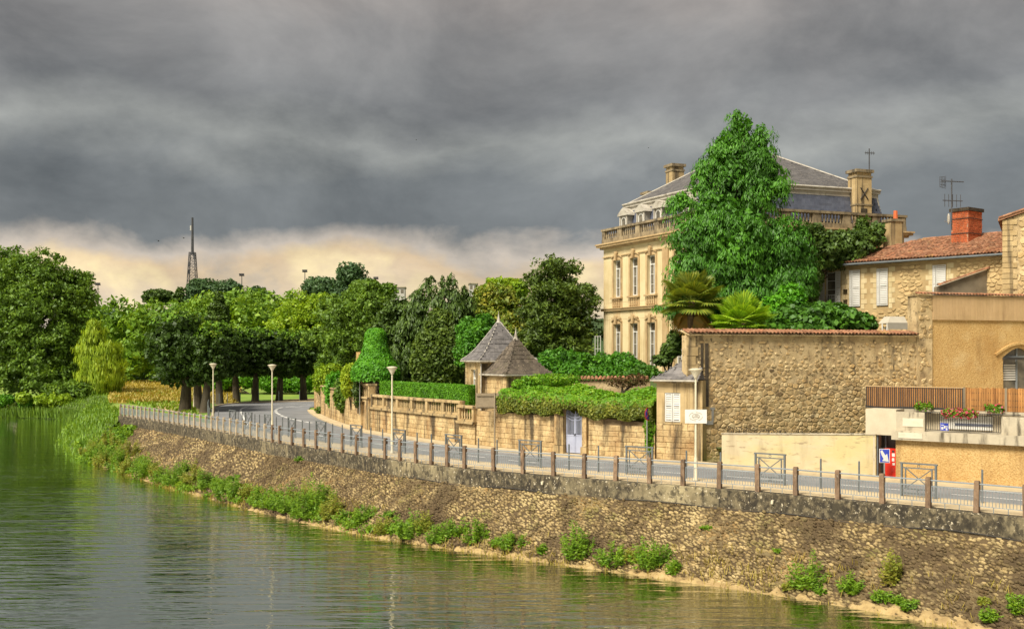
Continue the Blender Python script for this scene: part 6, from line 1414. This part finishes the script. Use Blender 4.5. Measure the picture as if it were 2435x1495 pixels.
# dark conifers behind the hedge
D = 80
tree('leyland_cypress', 'tallest of the dark cypresses behind the clipped hedge', (X_at(1062, D), D, 2.5), cone_lobes(1062, 655, 900, D, 2.1, 8, 7, .10, .6), 20000, .26, M['l_conif'], .25, 51, mode='tuft', clump=(420, .45, 1), bump=.15, core=.72, aspect=.32)
tree('leyland_cypress', 'dark cypress with twin tips on the left of the cypress group', (X_at(995, D+1), D+1, 2.5), cone_lobes(985, 690, 900, D+1, 1.9, 7, 8, .15, .6)+[lob(1018, 680, D+1, .35, .9), lob(1000, 700, D+1, .5, .7)], 18000, .26, M['l_conif'], .25, 52, mode='tuft', clump=(420, .45, 1), bump=.15, core=.72, aspect=.32)
tree('leyland_cypress', 'narrow dark cypress on the right of the cypress group', (X_at(1104, D+1), D+1, 2.5), cone_lobes(1104, 680, 900, D+1, 1.5, 7, 9, .12, .6), 14000, .26, M['l_conif'], .22, 53, mode='tuft', clump=(420, .45, 1), bump=.15, core=.72, aspect=.32)
tree('leyland_cypress', 'broad mid-green cypress front just above the clipped hedge', (X_at(1040, 76.5), 76.5, 2.0), [lob(1040, 850, 76.5, 1.7, 2.4, 1.0), lob(1010, 860, 76.5, 1.0, 2.0, .8), lob(1075, 850, 76.5, 1.0, 2.2, .8), lob(1045, 790, 76.8, 1.1, 1.6, .8)], 13000, .26, M['l_yew'], .2, 54, bump=.08, core=.8)
tree('laurel_tree', 'bright green leafy tree close behind the taller pavilion roof', (X_at(1125, 72), 72, 2.8), [lob(1118, 835, 72, 1.0, 1.2), lob(1140, 800, 72, .9, 1.0), lob(1112, 790, 73, .8, 1.0), lob(1150, 770, 73, .7, .7)], 6000, .2, M['l_bush'], .12, 55)
tree('yew', 'large dark rounded yew left of the mansion', (X_at(1325, 84), 84, 3.6), cone_lobes(1325, 622, 840, 84, 3.5, 8, 11, .42, .45), 30000, .28, M['l_yew'], .35, 56, bump=.12, core=.74, clump=(900, .5, .7), aspect=.4)
tree('yellowing_tree', 'yellow and green speckled tree between the cypresses and the yew', (X_at(1175, 92), 92, 3.5), [lob(1175, 715, 92, 1.9, 1.5), lob(1150, 735, 92, 1.5, 1.5), lob(1205, 740, 92, 1.5, 1.5), lob(1170, 770, 91, 2.0, 1.8), lob(1210, 790, 90, 1.5, 1.5)], 10000, .3, M['l_yellow'], .22, 57)
tree('lime_tree', 'light green tree top behind the yellowing tree', (X_at(1195, 120), 120, 3), [lob(1190, 690, 120, 2.0, 1.3), lob(1225, 690, 120, 1.5, 1.2), lob(1160, 705, 120, 1.2, 1.2)], 5000, .4, M['l_lime'], .3, 58)
# broad-leaved trees right of the clipped chestnuts
for i, (x, y, D, R, mt, n, lb_, sd2) in enumerate([
        (845, 762, 92, (2.6, 2.2, 2.3), 'l_oak', 22000, 'dense mid-green tree beside the tall dark cypresses', 61), (900, 768, 86, (1.9, 1.8, 2.4), 'l_oak', 16000, 'dense green tree directly behind the ivy arbour', 62),
        (800, 790, 100, (2.0, 2.0, 2.8), 'l_oak', 13000, 'dark green tree right of the clipped chestnut row', 63), (940, 780, 83, (1.2, 1.2, 2.4), 'l_conif', 9000, 'dark narrow tree between the ivy arbour and the cypresses', 64)]):
    c = at(x, y, D); lb2 = rand_lobes(c, R, 14, R[0]*.55, sd2, .9)+[(tuple(c-Vector((0, 0, R[2]*.9))), (R[0]*.9, R[1]*.9, R[2]*.7))]
    tree('garden_tree', lb_, (c.x, c.y, 1.2), lb2, int(n*1.2), .27, M[mt], .28, sd2, group='leafy trees behind the curved wall', core=.66, clump=(420, .55, .65))
c = at(715, 770, 150)
tree('lime_tree', 'bright lime green tree rising behind the clipped chestnut row', (c.x, 150, 0), rand_lobes(c, (4.2, 3, 3.4), 16, 2.0, 71)+[lob(680, 790, 150, 3, 2.5), lob(770, 740, 150, 2.5, 2.5)], 20000, .4, M['l_lime'], .4, 71, core=.6, clump=(300, 1.1, .5))
for i, (x, y, D, r, lb_) in enumerate([(815, 670, 200, 4.5, 'loose grey-green tree on the skyline left of the floodlight mast'), (885, 690, 190, 3.0, 'loose tree top beside the far white building')]):
    c = at(x, y, D); tree('skyline_tree', lb_, (c.x, D, 0), rand_lobes(c, (r, r, r*.6), 9, r*.5, 75+i)+[(tuple(c-Vector((0, 0, 5))), (r, r, 4))], 9000, .55, M['l_far' if i == 0 else 'l_oak'], .4, 75+i, group='loose skyline trees')
# ------------------------------------------------------------------ clipped chestnut row
chest = [(440, 102, 3.3, 7.0, 2.3, 'largest clipped chestnut tree, nearest the quay railing'), (472, 108, 2.6, 6.6, 2.4, 'clipped chestnut directly behind the largest one'), (486, 101, 1.9, 5.6, 2.6, 'slimmer clipped chestnut right behind the first lamp'),
         (522, 118, 2.6, 6.6, 2.6, 'clipped chestnut at the start of the road bend'), (562, 124, 2.7, 6.4, 2.7, 'clipped chestnut second along the road bend'), (607, 125, 2.6, 6.2, 2.7, 'clipped chestnut third along the road bend'),
         (664, 127, 2.7, 6.2, 2.6, 'clipped chestnut fourth along the road bend'), (722, 129, 2.8, 6.3, 2.6, 'clipped chestnut with rusty top at the far end of the road bend')]
for i, (x, D, r, h, zb, lb_) in enumerate(chest):
    X = X_at(x, D); dx = {0: -.15, 2: .3}.get(i, 0); zt = zb+h-.4 if i else 9.2
    if i: zt = HC+(HY-{1: 760, 2: 775, 3: 768, 4: 778, 5: 780, 6: 784, 7: 785}[i])*D/F
    hz_ = (zt-zb)/2; zc_ = (zt+zb)/2; lobes = []
    for a in range(7): th = a*.8976+.3; lobes.append(((X+dx+.42*r*math.cos(th), D+.42*r*math.sin(th), zc_+.15*hz_*(1 if a % 2 else -1)), (r*.60, r*.60, hz_*.82)))
    lobes.append(((X+dx, D, zc_-.1), (r*.8, r*.8, hz_*.98)))
    t_ = thing('chestnut_tree', (X, D, -.1), lb_, 'tree', 'clipped chestnuts round the bend'); trunk_limbs(t_, (X, D, -.15), (X+dx*.5, D, zc_), .55 if i == 0 else .42, .2, lobes[:4], random.Random(i))
    crown('crown', lobes, 18000 if i == 0 else 10000, .33, M['l_dark'], t_, 81+i, bump=.04, thick=.12, core=.88, droop=.5, clump=(900 if i == 0 else 520, .36, .6))
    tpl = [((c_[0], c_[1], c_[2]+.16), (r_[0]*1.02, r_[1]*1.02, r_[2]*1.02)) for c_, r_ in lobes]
    ct_ = crown('crown_top', tpl, 7000 if i == 0 else 4500, .3, M['l_top'], t_, 91+i, bump=.07, thick=.12, core=0, zmin=zt-1.1); ct_['kind'] = 'stuff'  # brighter leaves on top: the lit rim of the crown put into the colour
# undergrowth beyond the bend
for i, (x, D, rx, rz) in enumerate([(540, 150, 4, 2.2), (590, 152, 4, 2.6), (640, 150, 4, 2.4), (690, 155, 4.5, 2.8), (740, 150, 4, 2.6)]):
    c = Vector((X_at(x, D), D, rz*.7)); bush('shrub', '%s light green shrub from the left under the clipped chestnuts' % ordw(i), rand_lobes(c, (rx, 1.5, 1.0), 6, rz*.6, 101+i), 3200, .4, 'l_lime' if i % 2 else 'l_hedge', 101+i, -.1, group='shrubs beyond the bend')
# ------------------------------------------------------------------ left bank: big trees and willow
bt = at(52, 968, 154); bt.z = -2.0
L1 = [lob(100, 640, 154, 3.4, 2.8), lob(55, 660, 154, 3.6, 3), lob(150, 690, 154, 3.4, 2.8), lob(180, 670, 155, 2.0, 1.6), lob(195, 710, 154, 1.5, 1.6), lob(90, 720, 152, 4.2, 3), lob(160, 750, 153, 2.8, 2.2), lob(20, 740, 153, 4.0, 3.2), lob(60, 790, 152, 4.0, 2.6), lob(130, 810, 152, 3.4, 2.4), lob(15, 830, 152, 3.8, 2.6), lob(75, 855, 151, 3.6, 2.2), lob(150, 870, 152, 2.6, 2.4), lob(20, 890, 151, 3.4, 2.2), lob(110, 905, 150, 3.0, 1.8), lob(160, 925, 151, 2.0, 1.3), lob(175, 820, 153, 1.7, 1.8)]
tree('riverside_tree', 'huge spreading green tree on the far bank at the left', bt, L1, 60000, .42, M['l_oak'], .75, 111, bump=.17, thick=.35, core=.55, clump=(900, 1.15, .6), top=at(80, 720, 154))
b2 = at(-30, 965, 160); b2.z = -2.0
tree('riverside_tree', 'second big tree cut by the left edge behind the spreading one', b2, [lob(-20, 650, 162, 4.5, 3.5), lob(15, 640, 163, 3.2, 3), lob(-40, 740, 160, 6, 5), lob(10, 700, 162, 3, 3), lob(-30, 850, 160, 5.5, 5)], 20000, .5, M['l_oak'], .6, 112, bump=.16, core=.6, clump=(300, 1.3, .6))
wlb = at(240, 955, 150); wlb.z = -1.0
WLb = [lob(225, 800, 150, 1.6, 1.4), lob(258, 835, 150, 1.7, 1.3), lob(275, 900, 150, 1.1, 2.2), lob(215, 840, 150, 2.0, 2.2), lob(245, 850, 150, 2.3, 2.0), lob(265, 880, 150, 1.9, 2.6), lob(230, 900, 149, 2.6, 3.0), lob(210, 910, 150, 1.8, 2.6), lob(262, 915, 150, 1.6, 2.0), lob(222, 775, 150, .9, .9)]
tree('weeping_willow', 'yellow-green weeping willow beside the golden meadow', wlb, WLb, 20000, .6, M['l_willow'], .3, 113, mode='hang', aspect=.20, bump=.2, core=.6, thick=.4)
for i, (x, y, D, rx, rz, mt, lb_) in enumerate([(175, 930, 148, 2.6, 1.8, 'l_oak', 'low dark bush between the big tree and the willow'), (100, 950, 146.5, 3.2, 1.2, 'l_lime', 'low light bush at the water edge under the big tree'), (20, 955, 147, 3.0, 1.1, 'l_hedge', 'low bush at the water edge by the left border'), (320, 880, 235, 9, 4.5, 'l_far', 'blue-green thicket at the back of the golden meadow')]):
    c = at(x, y, D); bush('bush', lb_, rand_lobes(c, (rx, 1.2, rz*.4), 5, rz*.8, 121+i), 3500, .42, mt, 121+i, -2.0 if i < 3 else -.2)
# ------------------------------------------------------------------ woods and hill
rg = random.Random(9); lobes = []
for i in range(105):
    x = rg.uniform(185, 800); D = rg.uniform(205, 300); top = 720-14*math.sin(x*.011+1)-.02*(x-200)+rg.uniform(-8, 14)+(18 if x > 640 else 0); c = at(x, top, D); r = rg.uniform(2.2, 3.8)
    zc_ = c.z-4.5; lobes.append(((c.x, D, zc_), (r, r, 5.5))); lobes.append(((c.x+rg.uniform(-2, 2), D-2, zc_-6), (r*1.2, r, 5)))
wd = crown('poplar_wood', lobes, 80000, .8, M['l_wood'], None, 131, bump=.15, thick=.3, core=.5, clump=(2200, 1.5, .8), loc=(lobes[0][0][0], 250, 0)); tag(wd, 'dense light green wood beyond the golden meadow', 'wood', kind='stuff')
lobes = []
for i in range(120):
    x = rg.uniform(215, 1000); D = rg.uniform(350, 470); X = X_at(x, D); g_ = hz(X, D); r = rg.uniform(3, 5.5); lobes.append(((X, D, g_+rg.uniform(2, 6)), (r, r, r*.9)))
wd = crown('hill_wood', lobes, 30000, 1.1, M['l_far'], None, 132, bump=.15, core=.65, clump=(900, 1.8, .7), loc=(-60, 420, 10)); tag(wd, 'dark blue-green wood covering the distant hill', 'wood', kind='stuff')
def sk(name, label, x, y, D, lobes, n, size, mat, seed, r0=.5): b = Vector((X_at(x, D), D, hz(X_at(x, D), D))); tree(name, label, b, lobes, n, size, M[mat], r0, seed, group='trees on the hill crest', core=.8)
sk('umbrella_pine', 'flat-topped umbrella pine on the hill left of the radio mast', 378, 700, 400, [lob(378, 702, 400, 5.6, 2.2), lob(360, 708, 400, 3.4, 1.8), lob(396, 706, 400, 3.4, 1.8), lob(378, 715, 400, 4.5, 1.6)], 5000, .9, 'l_conif', 141)
sk('pine', 'small pointed pine between the umbrella pine and the radio mast', 428, 705, 395, [lob(428, 698, 395, 1.6, 2.2), lob(424, 712, 395, 2.6, 2.2)], 2500, .8, 'l_conif', 142)
for i, (x, y, r, lb_) in enumerate([(478, 690, 5.0, 'rounded dark tree at the foot of the radio mast'), (512, 692, 4.6, 'rounded dark tree second right of the radio mast'), (546, 690, 4.4, 'rounded dark tree third right of the radio mast'), (755, 684, 5.0, 'domed dark tree on the skyline right of the floodlight mast'), (610, 700, 3.6, 'lower rounded tree on the skyline between two floodlight masts')]):
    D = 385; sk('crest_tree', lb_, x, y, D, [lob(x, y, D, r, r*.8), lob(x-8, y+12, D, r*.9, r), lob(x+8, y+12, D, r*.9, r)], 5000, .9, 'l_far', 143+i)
sk('conifer', 'dark pointed conifer standing in the light wood', 520, 725, 230, [lob(520, 715, 200, 1.0, 1.5), lob(520, 735, 200, 1.7, 1.6), lob(520, 755, 200, 2.1, 1.6)], 4000, .5, 'l_conif', 150)
# ------------------------------------------------------------------ radio mast, floodlights, far buildings, birds
TD = 450; bx_ = X_at(457.5, TD); zb, zm, zt = 12, HC+(HY-600)*TD/F, HC+(HY-518)*TD/F
t_ = thing('radio_mast', (bx_, TD, zb), 'tall lattice radio mast with aerials on the wooded hill', 'mast')
w_at = lambda z_: 2.1*(1-(z_-zb)/(zm+6-zb))**.8+.62
legs = [(sx, sy) for sx in (-1, 1) for sy in (-1, 1)]; zl = np.linspace(zb, zm, 16)
for sx, sy in legs: mb = MB(); mb.tube([(bx_+sx*w_at(z_), TD+sy*w_at(z_), z_) for z_ in zl], .16, 5); mb.build('leg', M['mast'], t_)
for za, zb_ in zip(zl, zl[1:]):
    mb = MB(); a, b = w_at(za), w_at(zb_)
    for (x0, y0), (x1, y1) in (((-1, -1), (1, -1)), ((1, -1), (1, 1)), ((1, 1), (-1, 1)), ((-1, 1), (-1, -1))):
        mb.bar((bx_+x0*a, TD+y0*a, za), (bx_+x1*b, TD+y1*b, zb_), .12); mb.bar((bx_+x1*a, TD+y1*a, za), (bx_+x0*b, TD+y0*b, zb_), .12); mb.bar((bx_+x0*b, TD+y0*b, zb_), (bx_+x1*b, TD+y1*b, zb_), .12)
    mb.build('bracing', M['mast'], t_)
MB().tube([(bx_, TD, zm-1), (bx_, TD, zm+26*.55), (bx_, TD, zt)], [.62, .42, .22], 8).build('upper_column', M['mast'], t_)
for z_, o_ in ((zm-3, 1.1), (zm-9, -1.3), (zm-13, 1.6), (zm-18, -1.8), (zm-6, -1.0), (zm-15, -1.4), (zm-22, 2.0)): MB().box(WF, bx_+o_-.35, bx_+o_+.35, TD-1.4, TD-.9, z_, z_+1.9).build('panel_antenna', M['mast'], t_)
MB().tube([(bx_-.55, TD, zm+9), (bx_-.55, TD, zm+11)], .4, 8).build('drum', M['farwall'], t_)
for i, (x, yt, yb, D, lb_) in enumerate([(233, 677, 722, 420, 'thin floodlight mast left of the hill, above the willow'), (575, 655, 700, 420, 'floodlight mast right of the radio mast'), (725, 646, 690, 420, 'floodlight mast above the lime green tree'), (894, 663, 690, 420, 'short floodlight mast beside the far white building')]):
    a, b = at(x, yb+30, D), at(x, yt, D); t_ = thing('floodlight_mast', a, lb_, 'floodlight', 'floodlight masts on the skyline'); MB().tube([a, b], [.22, .14], 6).build('pole', M['mast'], t_)
    MB().box(WF, b.x-.95, b.x+.95, D-.2, D+.2, b.z-.2, b.z+.05).build('crossarm', M['mast'], t_)
    for k_ in range(3): MB().hexa([(b.x-.9+.65*k_, D-.5, b.z+.05), (b.x-.4+.65*k_, D-.5, b.z+.05), (b.x-.4+.65*k_, D+.1, b.z+.05), (b.x-.9+.65*k_, D+.1, b.z+.05), (b.x-.95+.65*k_, D-.6, b.z+.75), (b.x-.35+.65*k_, D-.6, b.z+.75), (b.x-.35+.65*k_, D-.1, b.z+.75), (b.x-.95+.65*k_, D-.1, b.z+.75)]).build('lamp_head', M['mast'], t_)
for (x0, x1, yt, yb, D, lb_) in ((905, 962, 681, 700, 380, 'long white far building on the skyline behind the cypresses'), (1116, 1135, 672, 705, 380, 'small white far building beside the narrow cypress tip')):
    a, b = at(x0, yb+25, D), at(x1, yt, D); fr = Fr((a.x, D), (1, .05)); L_ = b.x-a.x; t_ = thing('apartment_block', a, lb_, 'building', 'far white buildings'); z0 = b.z-4.2
    MB().box(fr, 0, L_, 0, 8, a.z-6, b.z-.4).build('wall', M['farwall'], t_); MB().box(fr, -.3, L_+.3, -.3, 8.3, b.z-.4, b.z).build('roof', M['concrete'], t_); n = max(2, int(L_/1.5))
    for k_ in range(n): MB().box(fr, L_*(k_+.2)/n, L_*(k_+.8)/n, -.04, -.001, b.z-2.3, b.z-1.0).build('window', M['glass'], t_)
for x, y, lb_ in ((377, 573, 'tiny dark bird under the cloud edge, left of the radio mast'), (437, 566, 'tiny dark bird close to the radio mast'), (990, 333, 'tiny dark bird high in the clouds in the middle'), (1542, 352, 'tiny dark bird in the clouds left of the cypress top')):
    c = at(x, y, 160); k_ = .9 if x < 500 else .5
    mb = MB(); mb.sphere(c, (.14*k_, .07*k_, .07*k_), 6, 4); mb.add([c+Vector((-.05, 0, .03))*k_, c+Vector((.1, 0, .03))*k_, c+Vector((.02, -.35, .14))*k_, c+Vector((-.42, -.2, .16))*k_, c+Vector((.42, .2, .12))*k_], [(0, 1, 2), (0, 3, 1), (0, 1, 4)]); tag(mb.build('bird', M['bird'], loc=c), lb_, 'bird', 'birds in the sky')
# ------------------------------------------------------------------ weeds on the embankment
weeds = [(1922, 1396, 95, 62, 0), (2025, 1408, 58, 46, 0), (2122, 1388, 95, 36, 1), (2100, 1428, 40, 36, 0), (2136, 1430, 26, 22, 0), (2166, 1446, 32, 30, 0), (1952, 1408, 18, 16, 0), (1880, 1402, 34, 26, 1), (2352, 1476, 44, 36, 0), (2420, 1455, 66, 44, 0), (2343, 1432, 18, 22, 1),
         (1370, 1326, 100, 62, 0), (1456, 1342, 66, 64, 0), (1545, 1348, 86, 78, 0), (1602, 1362, 48, 30, 0), (1510, 1330, 36, 40, 1), (1222, 1302, 48, 56, 0), (1182, 1298, 28, 22, 0), (975, 1277, 74, 58, 0), (1012, 1262, 60, 34, 1), (1045, 1287, 62, 46, 0), (1090, 1272, 56, 40, 0), (1132, 1290, 62, 46, 0), (1290, 1315, 26, 16, 0),
         (915, 1268, 50, 40, 1), (870, 1236, 46, 50, 0), (745, 1228, 96, 90, 0), (690, 1216, 76, 50, 0), (785, 1232, 70, 50, 1), (640, 1206, 58, 36, 0), (612, 1198, 44, 34, 0), (552, 1188, 66, 60, 0), (590, 1180, 40, 30, 1), (482, 1164, 52, 52, 0), (515, 1165, 40, 26, 0), (402, 1152, 46, 34, 0), (436, 1126, 40, 30, 0), (372, 1128, 36, 44, 1), (350, 1118, 46, 36, 0), (322, 1112, 42, 34, 0),
         (290, 1106, 50, 36, 0), (262, 1098, 52, 34, 0), (236, 1092, 52, 34, 0), (212, 1088, 46, 30, 1), (820, 1240, 36, 36, 0), (530, 1172, 50, 40, 0), (460, 1150, 60, 40, 1), (420, 1152, 60, 40, 0), (300, 1128, 50, 40, 1), (340, 1136, 60, 44, 0), (385, 1146, 44, 40, 0), (275, 1116, 46, 36, 0), (245, 1108, 50, 36, 1), (215, 1100, 46, 36, 0), (665, 1210, 60, 40, 0), (720, 1200, 70, 50, 1), (765, 1210, 80, 50, 0), (310, 1085, 50, 50, 1), (260, 1070, 50, 50, 1), (560, 1140, 18, 26, 0), (715, 1095, 16, 18, 0), (1850, 1310, 10, 14, 0), (1680, 1255, 12, 14, 0)]
names_w = ['yellowing', 'leafy']
order = sorted(range(len(weeds)), key=lambda i: -weeds[i][0]); rank = {i: r for r, i in enumerate(order)}
for i, (x, y, h, w_, yl) in enumerate(weeds):
    p = on_bank(x, y); k_ = p.y/F; H, Wd = h*k_*1.12, w_*k_*.58; rg = np.random.default_rng(200+i); ns = int(6+Wd*28)
    size_w = 'tall' if h > 60 else ('low' if h < 30 else 'bushy')
    t_ = thing('weed_clump', p, '%s %s weed clump on the stone embankment, %s from the right' % (size_w, 'yellowing' if yl else 'green', ordw(rank[i])), 'weeds', 'weed clumps on the embankment')
    mb = MB(); Pp, Td, sz_ = [], [], []
    for s in range(ns):
        a = rg.uniform(0, 6.28); r = Wd*1.1*math.sqrt(rg.random()); b = p+Vector((r*math.cos(a)*.8, r*math.sin(a)*.45, -.05)); b.z += max(0, r*math.sin(a)*.45)*.6
        hh = H*(1-.55*r/Wd)*rg.uniform(.6, 1.08); tip = b+Vector((r*.5*math.cos(a), r*.3*math.sin(a), hh)); mb.tube([b, b.lerp(tip, .5), tip], [.012, .009, .004], 3, False)
        nl = int(16+hh*30)
        for j in range(nl):
            q = rg.random()**.8; c = b.lerp(tip, q); a2 = rg.uniform(0, 6.28); Pp.append(c+Vector((math.cos(a2), math.sin(a2), .2))*.09); Td.append((math.cos(a2), math.sin(a2), .55)); sz_.append(.21*(1.15-.6*q))
    mb.build('stems', M['l_weedy' if yl else 'l_weed'], t_)
    Pa = np.array([tuple(q) for q in Pp]); Na = nrm(rg.normal(size=Pa.shape)*.6+np.array([0, -.3, .8])); V, Fc = leaf_quads(Pa, Na, np.array(sz_), .36, .15, rg, tdir=np.array(Td)); link('leaves', mesh_np(V-np.array(t_.location), Fc, M['l_weedy' if yl else 'l_weed']), t_)
# moss and seedlings low on the silt, thick herbage on the far corner of the bank, reeds, hay
def blades(name, pts, h, w_, mat, label, cat, seed, lean=.25):
    rg = np.random.default_rng(seed); n = len(pts); P_ = np.array(pts); a = rg.uniform(0, 6.28, n); hh = h*rg.uniform(.6, 1.25, n); tv = np.stack([np.cos(a)*lean, np.sin(a)*lean, np.ones(n)], 1)*hh[:, None]; s_ = np.stack([np.cos(a+1.57), np.sin(a+1.57), np.zeros(n)], 1)*w_/2
    V = np.stack([P_-s_*.6, P_+s_*.6, P_+tv*.6+s_, P_+tv], 1).reshape(-1, 3); loc = P_.mean(0); o = link(name, mesh_np(V-loc, np.arange(4*n).reshape(-1, 4), M[mat])); o.location = loc; return tag(o, label, cat, kind='stuff')
rg = np.random.default_rng(69); lobes = []
for k_ in range(150):                            # low herbs that run together along the foot of the slope
    x = 195+(1000-195)*rg.random()**1.15; q = rg.random()
    if math.sin(x*.05)+math.sin(x*.021+1)+.8*rg.normal() < -.5: continue
    u0 = max(0.002, FL.find(x)/FL.L); v0 = (.90 if x < 620 else .84)-.30*q**2; p = bank_pt(u0, v0); r = rg.uniform(.22, .5)*(1-.3*q); lobes.append(((p.x, p.y, p.z+.12), (r*1.2, r, r*.7)))
wd = crown('bank_foot_herbs', lobes, 9000, .17, M['l_weed'], None, 153, core=.4, loc=tuple(lobes[0][0]), aspect=.4, droop=-.3, bump=.3, thick=.5); tag(wd, 'low green herbs running together along the foot of the embankment', 'plants', kind='stuff')
rg = np.random.default_rng(70); pts = []
for _ in range(2600):                            # dry grass and seedlings in the joints, mostly low down and in drifts
    u0 = rg.random()*.86+.01; v0 = 1-.55*rg.random()**1.6
    if math.sin(u0*61)+math.sin(u0*23+v0*9)+.9*rg.normal() < .3: continue
    p = bank_pt(u0, min(.95, v0)); pts += [(p.x+.12*rg.normal(), p.y+.12*rg.normal(), p.z+.03) for _ in range(4)]
blades('dry_bank_grass', pts, .26, .035, 'l_hay', 'straw coloured dry grass growing in the joints of the embankment', 'grass', 15, .6)
rg = np.random.default_rng(77); pts = []
for _ in range(6500):
    q = .76+.24*rg.random(); a = top_l.at(q*top_l.L); b = wat_l.at(q*wat_l.L); t2 = rg.random()**.9
    if q > .8 or t2 > .0: p = a.lerp(b, t2); za = gz(a.x, a.y); pts.append((p.x, p.y, za+(ZW-.2-za)*t2+.25*math.sin(math.pi*t2)))
blades('riverbank_herbage', pts+[(a+rg.normal()*.5, b+rg.normal()*.5, c) for a, b, c in pts for _ in range(2)], .36, .10, 'l_weed', 'thick green herbage on the bank corner left of the railing', 'grass', 5, .5)
pts = []
for _ in range(5200):
    q = .76+.16*rg.random(); b = wat_l.at(q*wat_l.L); a = top_l.at(q*top_l.L); p = b.lerp(a, .25*rg.random()-.05); pts.append((p.x, p.y, ZW+.05))
blades('reeds', pts, 1.3, .16, 'l_oak', 'band of green reeds along the far water edge', 'reeds', 6, .2)
lobes = []
for k_ in range(110):
    u0 = rg.random()*.10+.0; v0 = rg.uniform(.05, .95); p = bank_pt(max(0, u0*.55), v0); p2 = wat_l.at(wat_l.L*(1-.12*rg.random())); q = p if k_ % 2 else Vector((p2.x, p2.y, ZW+.3)).lerp(V3(top_l.at(top_l.L*(1-.12*rg.random())), -.3), rg.random()); sz2 = rg.uniform(.4, .9); lobes.append((tuple(q), (sz2, sz2, sz2*.6)))
wd = crown('corner_nettles', lobes, 14000, .24, M['l_weed'], None, 152, core=.5, loc=tuple(lobes[0][0])); tag(wd, 'bright nettles covering the left end of the stone embankment', 'plants', kind='stuff')
pts = [(X_at(x, D), D, gz(X_at(x, D), D)) for x, D in zip(rg.uniform(262, 560, 9000), 122+(rg.random(9000)**1.3)*100)]
blades('hay_grass', pts, .45, .3, 'l_hay', 'golden ripe grass of the hay meadow', 'grass', 7, .5)
pts = [(X_at(x, D), D, gz(X_at(x, D), D)) for x, D in zip(rg.uniform(-20, 470, 9000), 98+(rg.random(9000)**1.1)*62)]
pts = [p for p in pts if p[1] > np.interp(p[0], [-120, -66, -52, -43, -37, -33], [158, 152, 145, 117, 101, 92]) and not (abs(p[0]+34-(p[1]-103)*-.6) < 2.2 and p[1] < 122)]
blades('verge_grass', pts, .35, .22, 'l_reed', 'fresh green grass between the water edge and the meadow', 'grass', 8, .5)
